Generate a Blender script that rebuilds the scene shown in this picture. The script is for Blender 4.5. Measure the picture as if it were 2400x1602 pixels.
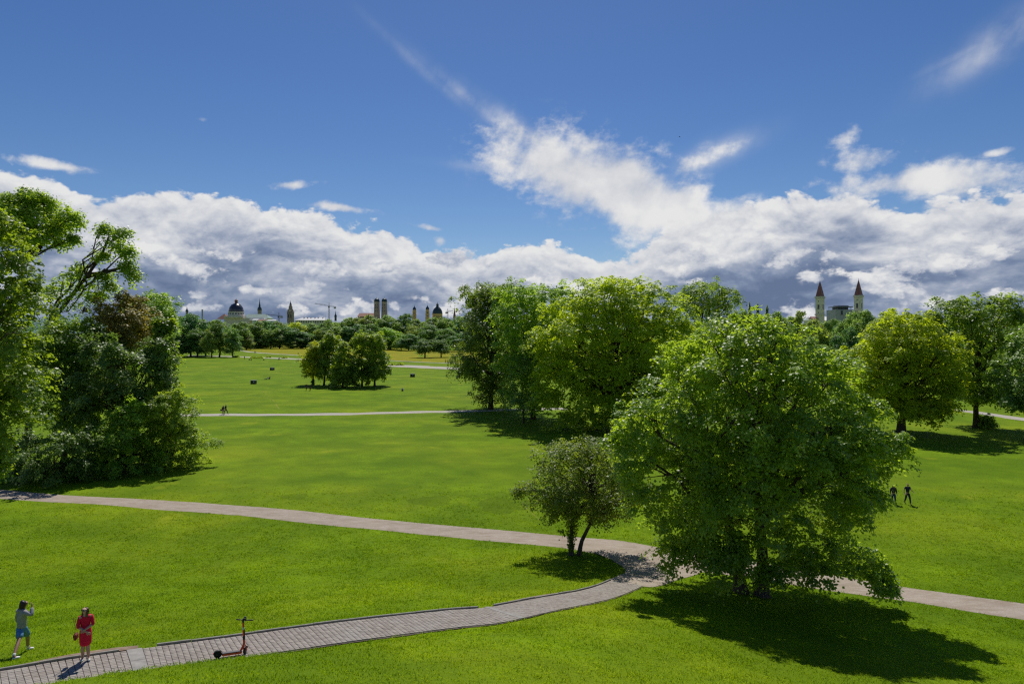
import bpy, bmesh, math, random
import numpy as np
from mathutils import Vector, Matrix

for _o in list(bpy.data.objects):
    bpy.data.objects.remove(_o)
SC = bpy.context.scene
COL = SC.collection

# ------------------------------------------------------------------ camera
F_PX, CX, HY = 1600.0, 1200.0, 778.0        # focal length, centre column and horizon row of the 2400 x 1602 photograph
CAM_H = 14.5                                 # eye height above the plain
cam_d = bpy.data.cameras.new('camera')
cam_d.sensor_width = 36.0
cam_d.lens = 36.0 * F_PX / 2400.0
cam_d.shift_y = -(801.0 - HY) / 2400.0
cam_d.clip_start = 0.2
cam_d.clip_end = 20000.0
cam = bpy.data.objects.new('camera', cam_d)
cam.location = (0, 0, CAM_H)
cam.rotation_euler = (math.radians(90), 0, 0)
COL.objects.link(cam)
SC.camera = cam
SC.render.engine = 'CYCLES'
SC.render.resolution_x, SC.render.resolution_y = 1024, 683
SC.view_settings.view_transform = 'Standard'
SC.view_settings.look = 'None'
SC.view_settings.gamma = 1.0
SC.view_settings.use_curve_mapping = False
SC.view_settings.exposure = 0.9
SC.cycles.max_bounces = 8
SC.cycles.diffuse_bounces = 5
SC.cycles.glossy_bounces = 2
SC.cycles.transmission_bounces = 4
SC.cycles.transparent_max_bounces = 6
SC.cycles.use_denoising = False
SC.cycles.pixel_filter_type = 'BLACKMAN_HARRIS'
SC.cycles.filter_width = 1.3

# ------------------------------------------------------------------ sun
SUN_EL, SUN_AZ = math.radians(53.5), math.radians(-1.0)   # azimuth measured from +Y towards +X
sun_dir = Vector((math.sin(SUN_AZ) * math.cos(SUN_EL), math.cos(SUN_AZ) * math.cos(SUN_EL), math.sin(SUN_EL)))
sun_d = bpy.data.lights.new('sun', 'SUN')
sun_d.energy = 2.25
sun_d.angle = math.radians(0.53)
sun_d.color = (1.0, 0.955, 0.87)
sun = bpy.data.objects.new('sun', sun_d)
sun.rotation_euler = sun_dir.to_track_quat('Z', 'Y').to_euler()
sun.location = (0, 0, 200)
COL.objects.link(sun)

# ------------------------------------------------------------------ sky: Nishita plus clouds laid out by azimuth and elevation
world = bpy.data.worlds.new('World')
SC.world = world
world.use_nodes = True
wt = world.node_tree
wt.nodes.clear()


class E:
    """one socket (or number) of a node tree, with arithmetic that makes Math nodes"""
    nt = None

    def __init__(self, s):
        self.s = s

    @staticmethod
    def _m(op, *a, clamp=False):
        n = E.nt.nodes.new('ShaderNodeMath')
        n.operation = op
        n.use_clamp = clamp
        for i, v in enumerate(a):
            v = v.s if isinstance(v, E) else v
            if isinstance(v, (int, float)):
                n.inputs[i].default_value = v
            else:
                E.nt.links.new(v, n.inputs[i])
        return E(n.outputs[0])

    def __add__(a, b): return E._m('ADD', a, b)
    __radd__ = __add__
    def __sub__(a, b): return E._m('SUBTRACT', a, b)
    def __rsub__(a, b): return E._m('SUBTRACT', b, a)
    def __mul__(a, b): return E._m('MULTIPLY', a, b)
    __rmul__ = __mul__
    def __truediv__(a, b): return E._m('DIVIDE', a, b)
    def __neg__(a): return E._m('MULTIPLY', a, -1.0)


def emax(a, b): return E._m('MAXIMUM', a, b)
def emin(a, b): return E._m('MINIMUM', a, b)
def eclamp(a): return E._m('ADD', a, 0.0, clamp=True)
def eexp(a): return E._m('EXPONENT', a)


def estep(a, lo, hi):
    n = E.nt.nodes.new('ShaderNodeMapRange')
    n.interpolation_type = 'SMOOTHSTEP'
    E.nt.links.new(a.s, n.inputs['Value'])
    n.inputs['From Min'].default_value = lo
    n.inputs['From Max'].default_value = hi
    return E(n.outputs['Result'])


def exyz(x, y, z):
    n = E.nt.nodes.new('ShaderNodeCombineXYZ')
    for i, v in enumerate((x, y, z)):
        v = v.s if isinstance(v, E) else v
        if isinstance(v, (int, float)):
            n.inputs[i].default_value = v
        else:
            E.nt.links.new(v, n.inputs[i])
    return n.outputs[0]


def enoise(vec, scale, detail=6.0, rough=0.55, dist=0.0, lac=2.0, color=False):
    n = E.nt.nodes.new('ShaderNodeTexNoise')
    n.noise_dimensions = '3D'
    E.nt.links.new(vec, n.inputs['Vector'])
    n.inputs['Scale'].default_value = scale
    n.inputs['Detail'].default_value = detail
    n.inputs['Roughness'].default_value = rough
    n.inputs['Lacunarity'].default_value = lac
    n.inputs['Distortion'].default_value = dist
    return n.outputs['Color'] if color else E(n.outputs['Fac'])


def ebillow(vec, scale, detail=3.0, rough=0.5):
    n = E.nt.nodes.new('ShaderNodeTexVoronoi')
    n.voronoi_dimensions = '3D'
    n.feature = 'F1'
    n.normalize = True
    E.nt.links.new(vec, n.inputs['Vector'])
    n.inputs['Scale'].default_value = scale
    n.inputs['Detail'].default_value = detail
    n.inputs['Roughness'].default_value = rough
    n.inputs['Lacunarity'].default_value = 2.1
    return 1.0 - E(n.outputs['Distance'])


def px_dir(px, py):
    az = math.atan((px - CX) / F_PX)
    el = math.atan((HY - py) / F_PX * math.cos(az))
    return math.degrees(az), math.degrees(el)


E.nt = wt
tc = wt.nodes.new('ShaderNodeTexCoord')
sep = wt.nodes.new('ShaderNodeSeparateXYZ')
wt.links.new(tc.outputs['Generated'], sep.inputs[0])
dx, dy, dz = (E(sep.outputs[i]) for i in range(3))
W_AZ = E._m('ARCTAN2', dx, dy) * (180 / math.pi)
W_EL = E._m('ARCSINE', dz) * (180 / math.pi)


def blob(az, el, px, py, rx, ry, rot=0.0, p=1.0):
    """soft elliptic patch centred on the direction of (px, py); radii in photo pixels (about 0.0358 degrees each)"""
    a0, e0 = px_dir(px, py)
    k = 0.0358
    c, s = math.cos(math.radians(rot)), math.sin(math.radians(rot))
    da, de = (az - a0) * math.cos(math.radians(e0)), el - e0
    u = (da * c + de * s) * (1 / (rx * k))
    v = (de * c - da * s) * (1 / (ry * k))
    return u * u + v * v


BANK = [(-120, 425), (0, 402), (60, 408), (150, 442), (240, 466), (330, 462), (420, 470), (560, 470), (650, 480), (770, 498), (800, 512), (830, 530), (960, 562), (1050, 588), (1120, 592),
        (1200, 580), (1290, 586), (1380, 602), (1450, 610), (1510, 596), (1545, 570), (1640, 532), (1750, 492), (1850, 470), (1950, 462), (2040, 470), (2110, 484), (2165, 494),
        (2240, 472), (2320, 450), (2400, 442), (2520, 455)]


def bank_curve(az):
    n = wt.nodes.new('ShaderNodeFloatCurve')
    pts = [(-180, 12.5), (-150, 10.5), (-120, 13.5), (-95, 11.0), (-70, 13.6), (-52, 12.2)] + [px_dir(x, y) for x, y in BANK] + [(50, 11.5), (65, 13.5), (90, 10.5), (120, 13.0), (150, 11.0), (180, 12.5)]
    cv = n.mapping.curves[0]
    q = [((a + 180) / 360, e / 30) for a, e in pts]
    cv.points[0].location = q[0]
    cv.points[1].location = q[-1]
    for a in q[1:-1]:
        cv.points.new(*a)
    for p_ in cv.points:
        p_.handle_type = 'AUTO_CLAMPED'
    n.mapping.update()
    wt.links.new(((az + 180.0) * (1 / 360)).s, n.inputs['Value'])
    return E(n.outputs[0]) * 30.0


W_TOP = bank_curve(W_AZ)
warp = enoise(exyz(dx, dy, dz * 1.3), 5.0, 3.0, color=True)
wv = wt.nodes.new('ShaderNodeVectorMath'); wv.operation = 'MULTIPLY_ADD'
wt.links.new(warp, wv.inputs[0]); wv.inputs[1].default_value = (0.05,) * 3; wv.inputs[2].default_value = (-0.025,) * 3
sepw = wt.nodes.new('ShaderNodeSeparateXYZ'); wt.links.new(wv.outputs[0], sepw.inputs[0])
wx, wy, wz = (E(sepw.outputs[i]) for i in range(3))


def bank_density(up):
    """cloud-bank density in the direction raised by `up` degrees"""
    zz = dz + up * math.pi / 180
    v = exyz(dx + wx, dy + wy, (zz + wz) * 1.7)
    n = enoise(v, 10.0, 10.0, 0.58)
    b = ebillow(v, 26.0, 3.0, 0.55)
    lump = (n - 0.5) * 2.0 + (b - 0.6) * 1.15
    cov = emin((W_TOP - W_EL - up) * 0.34 + 0.02, 1.2)
    return cov + lump


d0, d1, d2 = (bank_density(u) for u in (0.0, 0.5, 1.6))
bank_a = estep(d0, 0.02, 0.20)
depth = W_TOP - W_EL
v_l = exyz(dx + wx * 1.6 + 7.0, dy + wy * 1.6, (dz + wz) * 2.9)
L_n = enoise(v_l, 5.6, 10.0, 0.57) - 0.5
bank_b = 0.72 - estep(depth, 0.3, 5.0) * 0.44 - estep(depth, 5.0, 10.0) * 0.10 + L_n * 2.6 * estep(depth, 0.0, 3.0) + (d0 - d1) * 0.42 + (d0 - d2) * 0.20

# loose cumulus in front of the bank's shaded base
PUFFS = [(2075, 655, 78, 38, -14), (1622, 617, 56, 27, 0), (1280, 655, 60, 22, 4), (1960, 602, 40, 16, 0), (2245, 605, 80, 34, 0), (1880, 738, 60, 26, 0), (1905, 652, 26, 12, -30), (2185, 718, 22, 17, 0), (1850, 602, 45, 20, 0),
         (770, 640, 55, 20, 0), (720, 694, 40, 18, -8), (680, 712, 36, 17, 0), (620, 680, 22, 7, 0), (575, 680, 14, 9, 30), (470, 722, 40, 10, 0), (452, 690, 22, 9, -20), (390, 706, 22, 14, 0), (842, 706, 36, 12, -35),
         (925, 718, 14, 9, -30), (1050, 715, 56, 20, 0), (820, 720, 40, 13, 20), (440, 622, 75, 18, -12), (560, 600, 90, 15, -4), (885, 628, 34, 9, 0), (1060, 610, 70, 16, 0), (200, 640, 60, 14, 0), (2350, 690, 40, 14, 0)]
pm = None
for px_, py_, rx_, ry_, ro_ in PUFFS:
    q = eexp(blob(W_AZ, W_EL, px_, py_, rx_ * 1.15, ry_ * 1.15, ro_) * -0.9)
    pm = q if pm is None else emax(pm, q)


def puff_density(up):
    zz = dz + up * math.pi / 180
    v = exyz(dx + wx * 0.6 + 3.1, dy + wy * 0.6, (zz + wz * 0.6) * 1.6)
    n = enoise(v, 19.0, 9.0, 0.62)
    b = ebillow(v, 36.0, 2.0, 0.5)
    return (n - 0.5) * 3.8 + (b - 0.6) * 1.2


p0, p1 = puff_density(0.0), puff_density(0.7)
low = estep(W_EL, 9.5, 3.0) * 0.09
pd = pm * 1.05 - 0.70 + p0 * 1.25 + low
puff_a = estep(pd, -0.05, 0.5) * estep(pm, 0.02, 0.25)
puff_b = eclamp(0.66 + (p0 - p1) * 0.42 + (pm - 0.5) * 0.25)

# thin high cloud: the torn white cloud in the middle, its tail, and scattered shreds
cloudlets = [(1350, 412, 160, 60, -20, 1.2), (1470, 450, 150, 68, -30, 1.25), (1570, 490, 125, 50, -26, 1.15), (1700, 488, 110, 22, -8, 0.75), (1250, 398, 100, 26, -12, 0.85), (1365, 352, 60, 34, -12, 0.85), (1640, 378, 70, 14, 20, 0.58), (1600, 398, 50, 16, 40, 0.62), (1440, 370, 60, 40, -20, 0.7),
             (2030, 376, 56, 22, 6, 0.80), (2190, 422, 150, 24, -3, 0.95), (2080, 428, 80, 16, 8, 0.85), (2270, 440, 60, 18, 26, 0.78), (1980, 322, 25, 16, 20, 0.72), (2340, 358, 30, 6, 8, 0.55),
             (695, 434, 46, 8, 5, 0.78), (745, 427, 24, 6, 6, 0.66), (480, 278, 13, 7, 10, 0.6), (1015, 535, 36, 6, -8, 0.75), (112, 384, 50, 8, -4, 0.85), (1032, 566, 14, 12, 0, 0.85), (790, 486, 55, 8, -5, 0.9)]
cm = None
for px_, py_, rx_, ry_, ro_, am_ in cloudlets:
    q = eexp(blob(W_AZ, W_EL, px_, py_, rx_ * 1.2, ry_ * 1.25, ro_) * -0.85) * am_
    cm = q if cm is None else emax(cm, q)
rot = math.radians(-24)
ca, sa = math.cos(rot), math.sin(rot)
fa, fe = W_AZ * (math.pi / 180), W_EL * (math.pi / 180)
fib = exyz((fa * ca + fe * sa) * 1.0 + wx * 0.5, (fe * ca - fa * sa) * 0.42 + wy * 0.5, wz * 0.5)     # fibres stand across the sweep of the cloud
f_n = enoise(fib, 20.0, 8.0, 0.55)
f_f = enoise(exyz(dx + wx * 0.5, dy + wy * 0.5, dz * 1.5 + wz * 0.5), 10.0, 10.0, 0.58)
f_h = enoise(exyz(dx + wx * 0.4, dy + wy * 0.4, dz * 1.7 + wz * 0.4), 42.0, 7.0, 0.6)
cd = cm * 1.5 + (f_n - 0.5) * 2.2 + (f_f - 0.5) * 2.0 + (f_h - 0.5) * 2.2 * eclamp(1.25 - cm) - 0.68
thin_a = estep(cd, -0.42, 0.80) * estep(cm, 0.03, 0.34)
thin_b = eclamp(0.88 + (f_f - 0.5) * 0.95 + (f_n - 0.5) * 0.35)
STREAKS = [(1250, 325, 130, 17, -33, 0.60), (1125, 252, 130, 13, -36, 0.38), (1010, 178, 110, 10, -38, 0.22), (2352, 92, 90, 26, 28, 0.42), (2280, 114, 60, 9, 20, 0.30), (1655, 372, 85, 20, 20, 0.40), (1590, 402, 60, 18, 36, 0.36), (1170, 395, 90, 9, -4, 0.30)]
st = None
for px_, py_, rx_, ry_, ro_, am_ in STREAKS:
    q = eexp(blob(W_AZ, W_EL, px_, py_, rx_, ry_, ro_) * -0.8) * am_
    st = q if st is None else emax(st, q)
streak_a = eclamp(st * (0.85 + (f_n - 0.5) * 3.2 + (f_f - 0.5) * 2.2))


def ramp(f, stops):
    n = wt.nodes.new('ShaderNodeValToRGB')
    el = n.color_ramp.elements
    while len(el) < len(stops):
        el.new(0.5)
    for e, (p_, c) in zip(el, stops):
        e.position = p_
        e.color = (*c, 1)
    wt.links.new(f.s, n.inputs['Fac'])
    return n.outputs['Color']


CLOUD_RAMP = [(0.0, (0.155, 0.215, 0.365)), (0.25, (0.235, 0.305, 0.46)), (0.5, (0.41, 0.47, 0.61)), (0.75, (0.71, 0.74, 0.81)), (1.0, (0.98, 0.98, 0.98))]


def mixc(f, a, b):
    n = wt.nodes.new('ShaderNodeMix')
    n.data_type = 'RGBA'
    wt.links.new(f.s, n.inputs[0])
    wt.links.new(a, n.inputs[6])
    wt.links.new(b, n.inputs[7])
    return n.outputs[2]


sky_n = wt.nodes.new('ShaderNodeTexSky')
sky_n.sky_type = 'NISHITA'
sky_n.sun_disc = False
sky_n.sun_elevation = SUN_EL
sky_n.sun_rotation = SUN_AZ
sky_n.altitude = 500.0
sky_n.air_density = 1.0
sky_n.dust_density = 0.25
sky_n.ozone_density = 4.0
hs = wt.nodes.new('ShaderNodeHueSaturation')
hs.inputs['Saturation'].default_value = 1.22
hs.inputs['Hue'].default_value = 0.509
hs.inputs['Value'].default_value = 0.755
wt.links.new(sky_n.outputs[0], hs.inputs['Color'])
SKY_STRENGTH, CLOUD_STRENGTH = 0.052, 0.43
c_thin = ramp(thin_b, CLOUD_RAMP)
c_bank = ramp(eclamp(bank_b), CLOUD_RAMP)
c_puff = ramp(puff_b, CLOUD_RAMP)
cloud_c = mixc(bank_a, c_thin, c_bank)
cloud_c = mixc(puff_a, cloud_c, c_puff)
cloud_a = 1.0 - (1.0 - thin_a) * (1.0 - streak_a) * (1.0 - bank_a * 0.985) * (1.0 - puff_a)
bg_sky = wt.nodes.new('ShaderNodeBackground')
wt.links.new(hs.outputs[0], bg_sky.inputs['Color'])
bg_sky.inputs['Strength'].default_value = SKY_STRENGTH
bg_cl = wt.nodes.new('ShaderNodeBackground')
wt.links.new(cloud_c, bg_cl.inputs['Color'])
bg_cl.inputs['Strength'].default_value = CLOUD_STRENGTH
mx = wt.nodes.new('ShaderNodeMixShader')
wt.links.new(eclamp(cloud_a).s, mx.inputs[0])
wt.links.new(bg_sky.outputs[0], mx.inputs[1])
wt.links.new(bg_cl.outputs[0], mx.inputs[2])
wo = wt.nodes.new('ShaderNodeOutputWorld')
wt.links.new(mx.outputs[0], wo.inputs['Surface'])
world.cycles.sampling_method = 'MANUAL'
world.cycles.sample_map_resolution = 512
# ------------------------------------------------------------------ terrain: a plain with the round hill the camera looks down from
rng = np.random.default_rng(7)
random.seed(7)


_hr = np.linspace(0, 60, 1201)
_hz = np.interp(_hr, [0, 8, 14, 18, 22, 26, 31, 36, 40, 44, 48, 60], [9.2, 8.5, 7.0, 5.7, 4.5, 3.4, 2.15, 1.15, 0.55, 0.15, 0.0, 0.0])
_hz = np.convolve(np.pad(_hz, 60, mode='edge'), np.hanning(123)[1:-1] / np.hanning(123)[1:-1].sum(), 'valid')


# the paved path that winds down the hill: photo pixels of its centre line and its height above the plain
PAVED_PX = [(-230, 1636, 4.78), (-120, 1622, 4.72), (0, 1602, 4.66), (149, 1576, 4.56), (328, 1548, 4.44), (530, 1520, 4.30), (700, 1495, 4.14), (912, 1467, 3.84), (1060, 1450, 3.50), (1171, 1437, 3.15), (1300, 1412, 2.35), (1400, 1392, 1.55), (1465, 1368, 0.9), (1520, 1340, 0.45)]
_pp = []
for _x, _y, _z in PAVED_PX:
    _d = (CAM_H - _z) / ((_y - HY) / F_PX)
    _pp.append(((_x - CX) / F_PX * _d, _d, _z))
_pp = np.array(_pp)


def hill0(x, y):
    return np.interp(np.hypot(np.asarray(x, float) + 6.0, np.asarray(y, float)), _hr, _hz)


_cp = np.vstack([_pp, [(-15.0, 20.8, 4.68), (-16.2, 21.6, 4.6), (-13.0, 22.6, 4.2)]])
_res = _cp[:, 2] - hill0(_cp[:, 0], _cp[:, 1])


def hill(x, y):
    """the round hill, eased to meet the path"""
    x, y = np.asarray(x, float), np.asarray(y, float)
    num, den = 0.0, 0.25
    for (px_, py_, _), r_ in zip(_cp, _res):
        w = np.exp(-((x - px_) ** 2 + (y - py_) ** 2) / (2 * 3.6 ** 2))
        num = num + w * r_
        den = den + w
    return hill0(x, y) + num / den


def ray_to(fn, px, py):
    """where the sight line through a photo pixel meets the height field fn: (x, y, z)"""
    t = (HY - py) / F_PX
    lo, hi = 3.0, 3.0
    y = 3.0
    while y < 9000:
        if CAM_H + t * y <= float(fn((px - CX) / F_PX * y, y)):
            break
        lo = y
        y *= 1.02
    hi = y
    for _ in range(40):
        m = (lo + hi) / 2
        if CAM_H + t * m <= float(fn((px - CX) / F_PX * m, m)):
            hi = m
        else:
            lo = m
    return ((px - CX) / F_PX * hi, hi, float(fn((px - CX) / F_PX * hi, hi)))


def smooth_line(pts, step):
    """Catmull-Rom through 2-D points, resampled at about `step`"""
    P = np.array(pts, float)
    P = np.vstack([2 * P[0] - P[1], P, 2 * P[-1] - P[-2]])
    out = []
    for i in range(1, len(P) - 2):
        for t in np.linspace(0, 1, 24, endpoint=False):
            a, b, c, d = P[i - 1], P[i], P[i + 1], P[i + 2]
            out.append(0.5 * ((2 * b) + (c - a) * t + (2 * a - 5 * b + 4 * c - d) * t * t + (3 * b - a - 3 * c + d) * t ** 3))
    out.append(P[-2])
    out = np.array(out)
    s = np.r_[0, np.cumsum(np.hypot(*np.diff(out, axis=0).T))]
    n = max(2, int(s[-1] / step) + 1)
    q = np.linspace(0, s[-1], n)
    return np.c_[np.interp(q, s, out[:, 0]), np.interp(q, s, out[:, 1])]


paved = smooth_line(_pp[:, :2], 0.1)
pav_s = np.r_[0, np.cumsum(np.hypot(*np.diff(paved, axis=0).T))]
_ks = [float(pav_s[((paved - q[:2]) ** 2).sum(1).argmin()]) for q in _pp]
pav_z = np.polyval(np.polyfit(_ks, _pp[:, 2], 6), pav_s)
PAV_W = 0.88                                   # half width
pav_t = np.gradient(paved, axis=0)
pav_t /= np.linalg.norm(pav_t, axis=1)[:, None]
pav_nrm = np.c_[-pav_t[:, 1], pav_t[:, 0]]       # points to the far (kerb) side


def undul(x, y):
    return 0.035 * np.sin(x * 0.61 + 1.3 * np.sin(y * 0.23)) * np.cos(y * 0.47 + x * 0.13) + 0.05 * np.sin(x * 0.17 + 0.9) * np.sin(y * 0.145)


def ground(x, y):
    x = np.asarray(x, float)
    y = np.asarray(y, float)
    shp = np.broadcast(x, y).shape
    xf, yf = np.broadcast_to(x, shp).ravel(), np.broadcast_to(y, shp).ravel()
    z = hill(xf, yf) + undul(xf, yf) * np.clip((np.hypot(xf, yf) - 8) / 20, 0, 1)
    near = np.flatnonzero((yf > 8) & (yf < 48) & (xf > -24) & (xf < 14))
    for k in range(0, len(near), 20000):
        ii = near[k:k + 20000]
        d2 = (xf[ii, None] - paved[None, ::3, 0]) ** 2 + (yf[ii, None] - paved[None, ::3, 1]) ** 2
        j = d2.argmin(1)
        d = np.sqrt(d2[np.arange(len(ii)), j])
        w = np.clip((2.6 - d) / (2.6 - 0.95), 0, 1)
        w = w * w * (3 - 2 * w)
        jj = j * 3
        s_ = pav_s[jj] + (xf[ii] - paved[jj, 0]) * pav_t[jj, 0] + (yf[ii] - paved[jj, 1]) * pav_t[jj, 1]
        z[ii] = z[ii] * (1 - w) + np.interp(s_, pav_s, pav_z) * w
    return z.reshape(shp) if shp else float(z[0])


def at(px, py):
    return ray_to(ground, px, py)


def link(o, parent=None):
    COL.objects.link(o)
    if parent is not None:
        o.parent = parent
    return o


def tag(o, label=None, cat=None, group=None, kind=None):
    for k, v in (('label', label), ('category', cat), ('group', group), ('kind', kind)):
        if v:
            o[k] = v
    return o


def mesh_from(name, verts, faces, mat=None, smooth=False):
    """verts (n,3); faces: int array (m,3) or (m,4), or a list of tuples"""
    me = bpy.data.meshes.new(name)
    if isinstance(faces, np.ndarray):
        verts = np.asarray(verts, np.float32)
        k = faces.shape[1]
        me.vertices.add(len(verts))
        me.vertices.foreach_set('co', verts.ravel())
        me.loops.add(faces.size)
        me.loops.foreach_set('vertex_index', faces.ravel().astype(np.int32))
        me.polygons.add(len(faces))
        me.polygons.foreach_set('loop_start', np.arange(0, faces.size, k, dtype=np.int32))
        me.polygons.foreach_set('loop_total', np.full(len(faces), k, np.int32))
        me.update(calc_edges=True)
    else:
        me.from_pydata([tuple(v) for v in verts], [], [tuple(f) for f in faces])
    if mat is not None:
        me.materials.append(mat)
    if smooth:
        me.polygons.foreach_set('use_smooth', np.ones(len(me.polygons), bool))
    return me


def mobj(name, verts, faces, mat=None, parent=None, smooth=False):
    return link(bpy.data.objects.new(name, mesh_from(name, verts, faces, mat, smooth)), parent)


# ------------------------------------------------------------------ materials
def new_mat(name):
    m = bpy.data.materials.new(name)
    m.use_nodes = True
    nt = m.node_tree
    nt.nodes.clear()
    out = nt.nodes.new('ShaderNodeOutputMaterial')
    return m, nt, out


def node(nt, kind, **inp):
    n = nt.nodes.new(kind)
    for k, v in inp.items():
        key = k.replace('_', ' ')
        if isinstance(v, bpy.types.NodeSocket):
            nt.links.new(v, n.inputs[key])
        else:
            n.inputs[key].default_value = v
    return n


def nmix(nt, f, a, b, blend='MIX'):
    n = nt.nodes.new('ShaderNodeMix')
    n.data_type = 'RGBA'
    n.blend_type = blend
    for i, v in ((0, f), (6, a), (7, b)):
        if isinstance(v, bpy.types.NodeSocket):
            nt.links.new(v, n.inputs[i])
        elif i == 0:
            n.inputs[0].default_value = v
        else:
            n.inputs[i].default_value = (*v, 1) if len(v) == 3 else v
    return n.outputs[2]


def nmap(nt, v, a, b, c=0.0, d=1.0):
    n = nt.nodes.new('ShaderNodeMapRange')
    nt.links.new(v, n.inputs['Value'])
    for k, x in (('From Min', a), ('From Max', b), ('To Min', c), ('To Max', d)):
        n.inputs[k].default_value = x
    return n.outputs['Result']


def nnoise(nt, vec, scale, detail=4.0, rough=0.55):
    n = node(nt, 'ShaderNodeTexNoise', Scale=scale, Detail=detail, Roughness=rough)
    if vec is not None:
        nt.links.new(vec, n.inputs['Vector'])
    return n.outputs['Fac']


def plain_mat(name, color, rough=0.6, var=0.12, scale=6.0, metallic=0.0, spec=0.4, bump=0.0):
    """solid colour with a little mottling"""
    m, nt, out = new_mat(name)
    tcn = nt.nodes.new('ShaderNodeTexCoord')
    f = nnoise(nt, tcn.outputs['Object'], scale, 5.0)
    dark = tuple(c * (1 - var) for c in color)
    lite = tuple(min(1.0, c * (1 + var)) for c in color)
    c = nmix(nt, nmap(nt, f, 0.3, 0.7), dark, lite)
    p = node(nt, 'ShaderNodeBsdfPrincipled', Base_Color=c, Roughness=rough, Metallic=metallic)
    p.inputs['Specular IOR Level'].default_value = spec
    if bump:
        bp = node(nt, 'ShaderNodeBump', Strength=bump, Distance=0.01, Height=f)
        nt.links.new(bp.outputs[0], p.inputs['Normal'])
    nt.links.new(p.outputs[0], out.inputs[0])
    return m


def lawn_material(name, c_dark, c_mid, c_lite, c_dry, dry_amt):
    m, nt, out = new_mat(name)
    pos = nt.nodes.new('ShaderNodeNewGeometry').outputs['Position']
    n_big = nnoise(nt, pos, 0.045, 4.0, 0.6)
    n_mid = nnoise(nt, pos, 0.42, 5.0, 0.62)
    n_fin = nnoise(nt, pos, 5.5, 6.0, 0.7)
    mp = nt.nodes.new('ShaderNodeMapping')
    nt.links.new(pos, mp.inputs['Vector'])
    mp.inputs['Rotation'].default_value = (0, 0, 0.25)
    mp.inputs['Scale'].default_value = (0.35, 1.6, 1.0)
    n_str = nnoise(nt, mp.outputs[0], 0.11, 3.0, 0.5)           # mowing streaks
    c = nmix(nt, nmap(nt, n_mid, 0.36, 0.66), c_dark, c_mid)
    c = nmix(nt, nmap(nt, n_fin, 0.42, 0.74), c, c_lite)
    c = nmix(nt, nmap(nt, n_big, 0.44, 0.66, 0.0, dry_amt), c, c_dry)
    n_soft = nnoise(nt, pos, 0.13, 3.0, 0.5)
    c = nmix(nt, nmap(nt, n_soft, 0.42, 0.62, 0.0, 0.6), c, c_dark)
    c = nmix(nt, nmap(nt, n_str, 0.36, 0.66, 0.0, 0.38), c, c_dark)
    n_pat = nnoise(nt, pos, 0.16, 2.0, 0.5)                      # a few yellowish worn patches
    c = nmix(nt, nmap(nt, n_pat, 0.66, 0.74, 0.0, 0.55), c, c_dry)
    p = node(nt, 'ShaderNodeBsdfPrincipled', Base_Color=c, Roughness=0.9)
    p.inputs['Specular IOR Level'].default_value = 0.05
    bp = node(nt, 'ShaderNodeBump', Strength=0.9, Distance=0.09, Height=n_fin)
    bp2 = node(nt, 'ShaderNodeBump', Strength=0.5, Distance=0.35, Height=n_mid, Normal=bp.outputs[0])
    nt.links.new(bp2.outputs[0], p.inputs['Normal'])
    nt.links.new(p.outputs[0], out.inputs[0])
    return m


M_LAWN = lawn_material('lawn_grass', (0.080, 0.152, 0.004), (0.155, 0.265, 0.005), (0.230, 0.335, 0.008), (0.270, 0.310, 0.014), 0.55)
M_MEADOW = lawn_material('meadow_grass', (0.16, 0.185, 0.006), (0.29, 0.285, 0.010), (0.36, 0.33, 0.016), (0.38, 0.29, 0.018), 0.8)


def gravel_material(name, base, dirt, pale):
    m, nt, out = new_mat(name)
    pos = nt.nodes.new('ShaderNodeNewGeometry').outputs['Position']
    mp = nt.nodes.new('ShaderNodeMapping')
    nt.links.new(pos, mp.inputs['Vector'])
    mp.inputs['Scale'].default_value = (0.45, 1.5, 1.0)
    n1 = nnoise(nt, mp.outputs[0], 0.9, 6.0, 0.65)
    n2 = nnoise(nt, pos, 14.0, 4.0, 0.7)
    n3 = nnoise(nt, mp.outputs[0], 3.4, 4.0, 0.6)
    c = nmix(nt, nmap(nt, n1, 0.40, 0.62), base, dirt)
    c = nmix(nt, nmap(nt, n3, 0.50, 0.72, 0, 0.7), c, pale)
    c = nmix(nt, nmap(nt, n2, 0.45, 0.75, 0, 0.55), c, tuple(x * 0.45 for x in base))
    p = node(nt, 'ShaderNodeBsdfPrincipled', Base_Color=c, Roughness=0.9)
    p.inputs['Specular IOR Level'].default_value = 0.2
    bp = node(nt, 'ShaderNodeBump', Strength=0.6, Distance=0.02, Height=n2)
    nt.links.new(bp.outputs[0], p.inputs['Normal'])
    nt.links.new(p.outputs[0], out.inputs[0])
    return m


M_GRAVEL = gravel_material('gravel', (0.38, 0.315, 0.255), (0.30, 0.24, 0.18), (0.48, 0.42, 0.36))
M_GRAVEL_PALE = gravel_material('pale_gravel', (0.44, 0.41, 0.36), (0.38, 0.33, 0.27), (0.52, 0.49, 0.45))

# ------------------------------------------------------------------ the ground sheet
def axis(fine, step, far, grow):
    a = [0.0]
    while a[-1] < fine:
        a.append(a[-1] + step)
    while a[-1] < far:
        a.append(a[-1] + step)
        step *= grow
    return a


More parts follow.
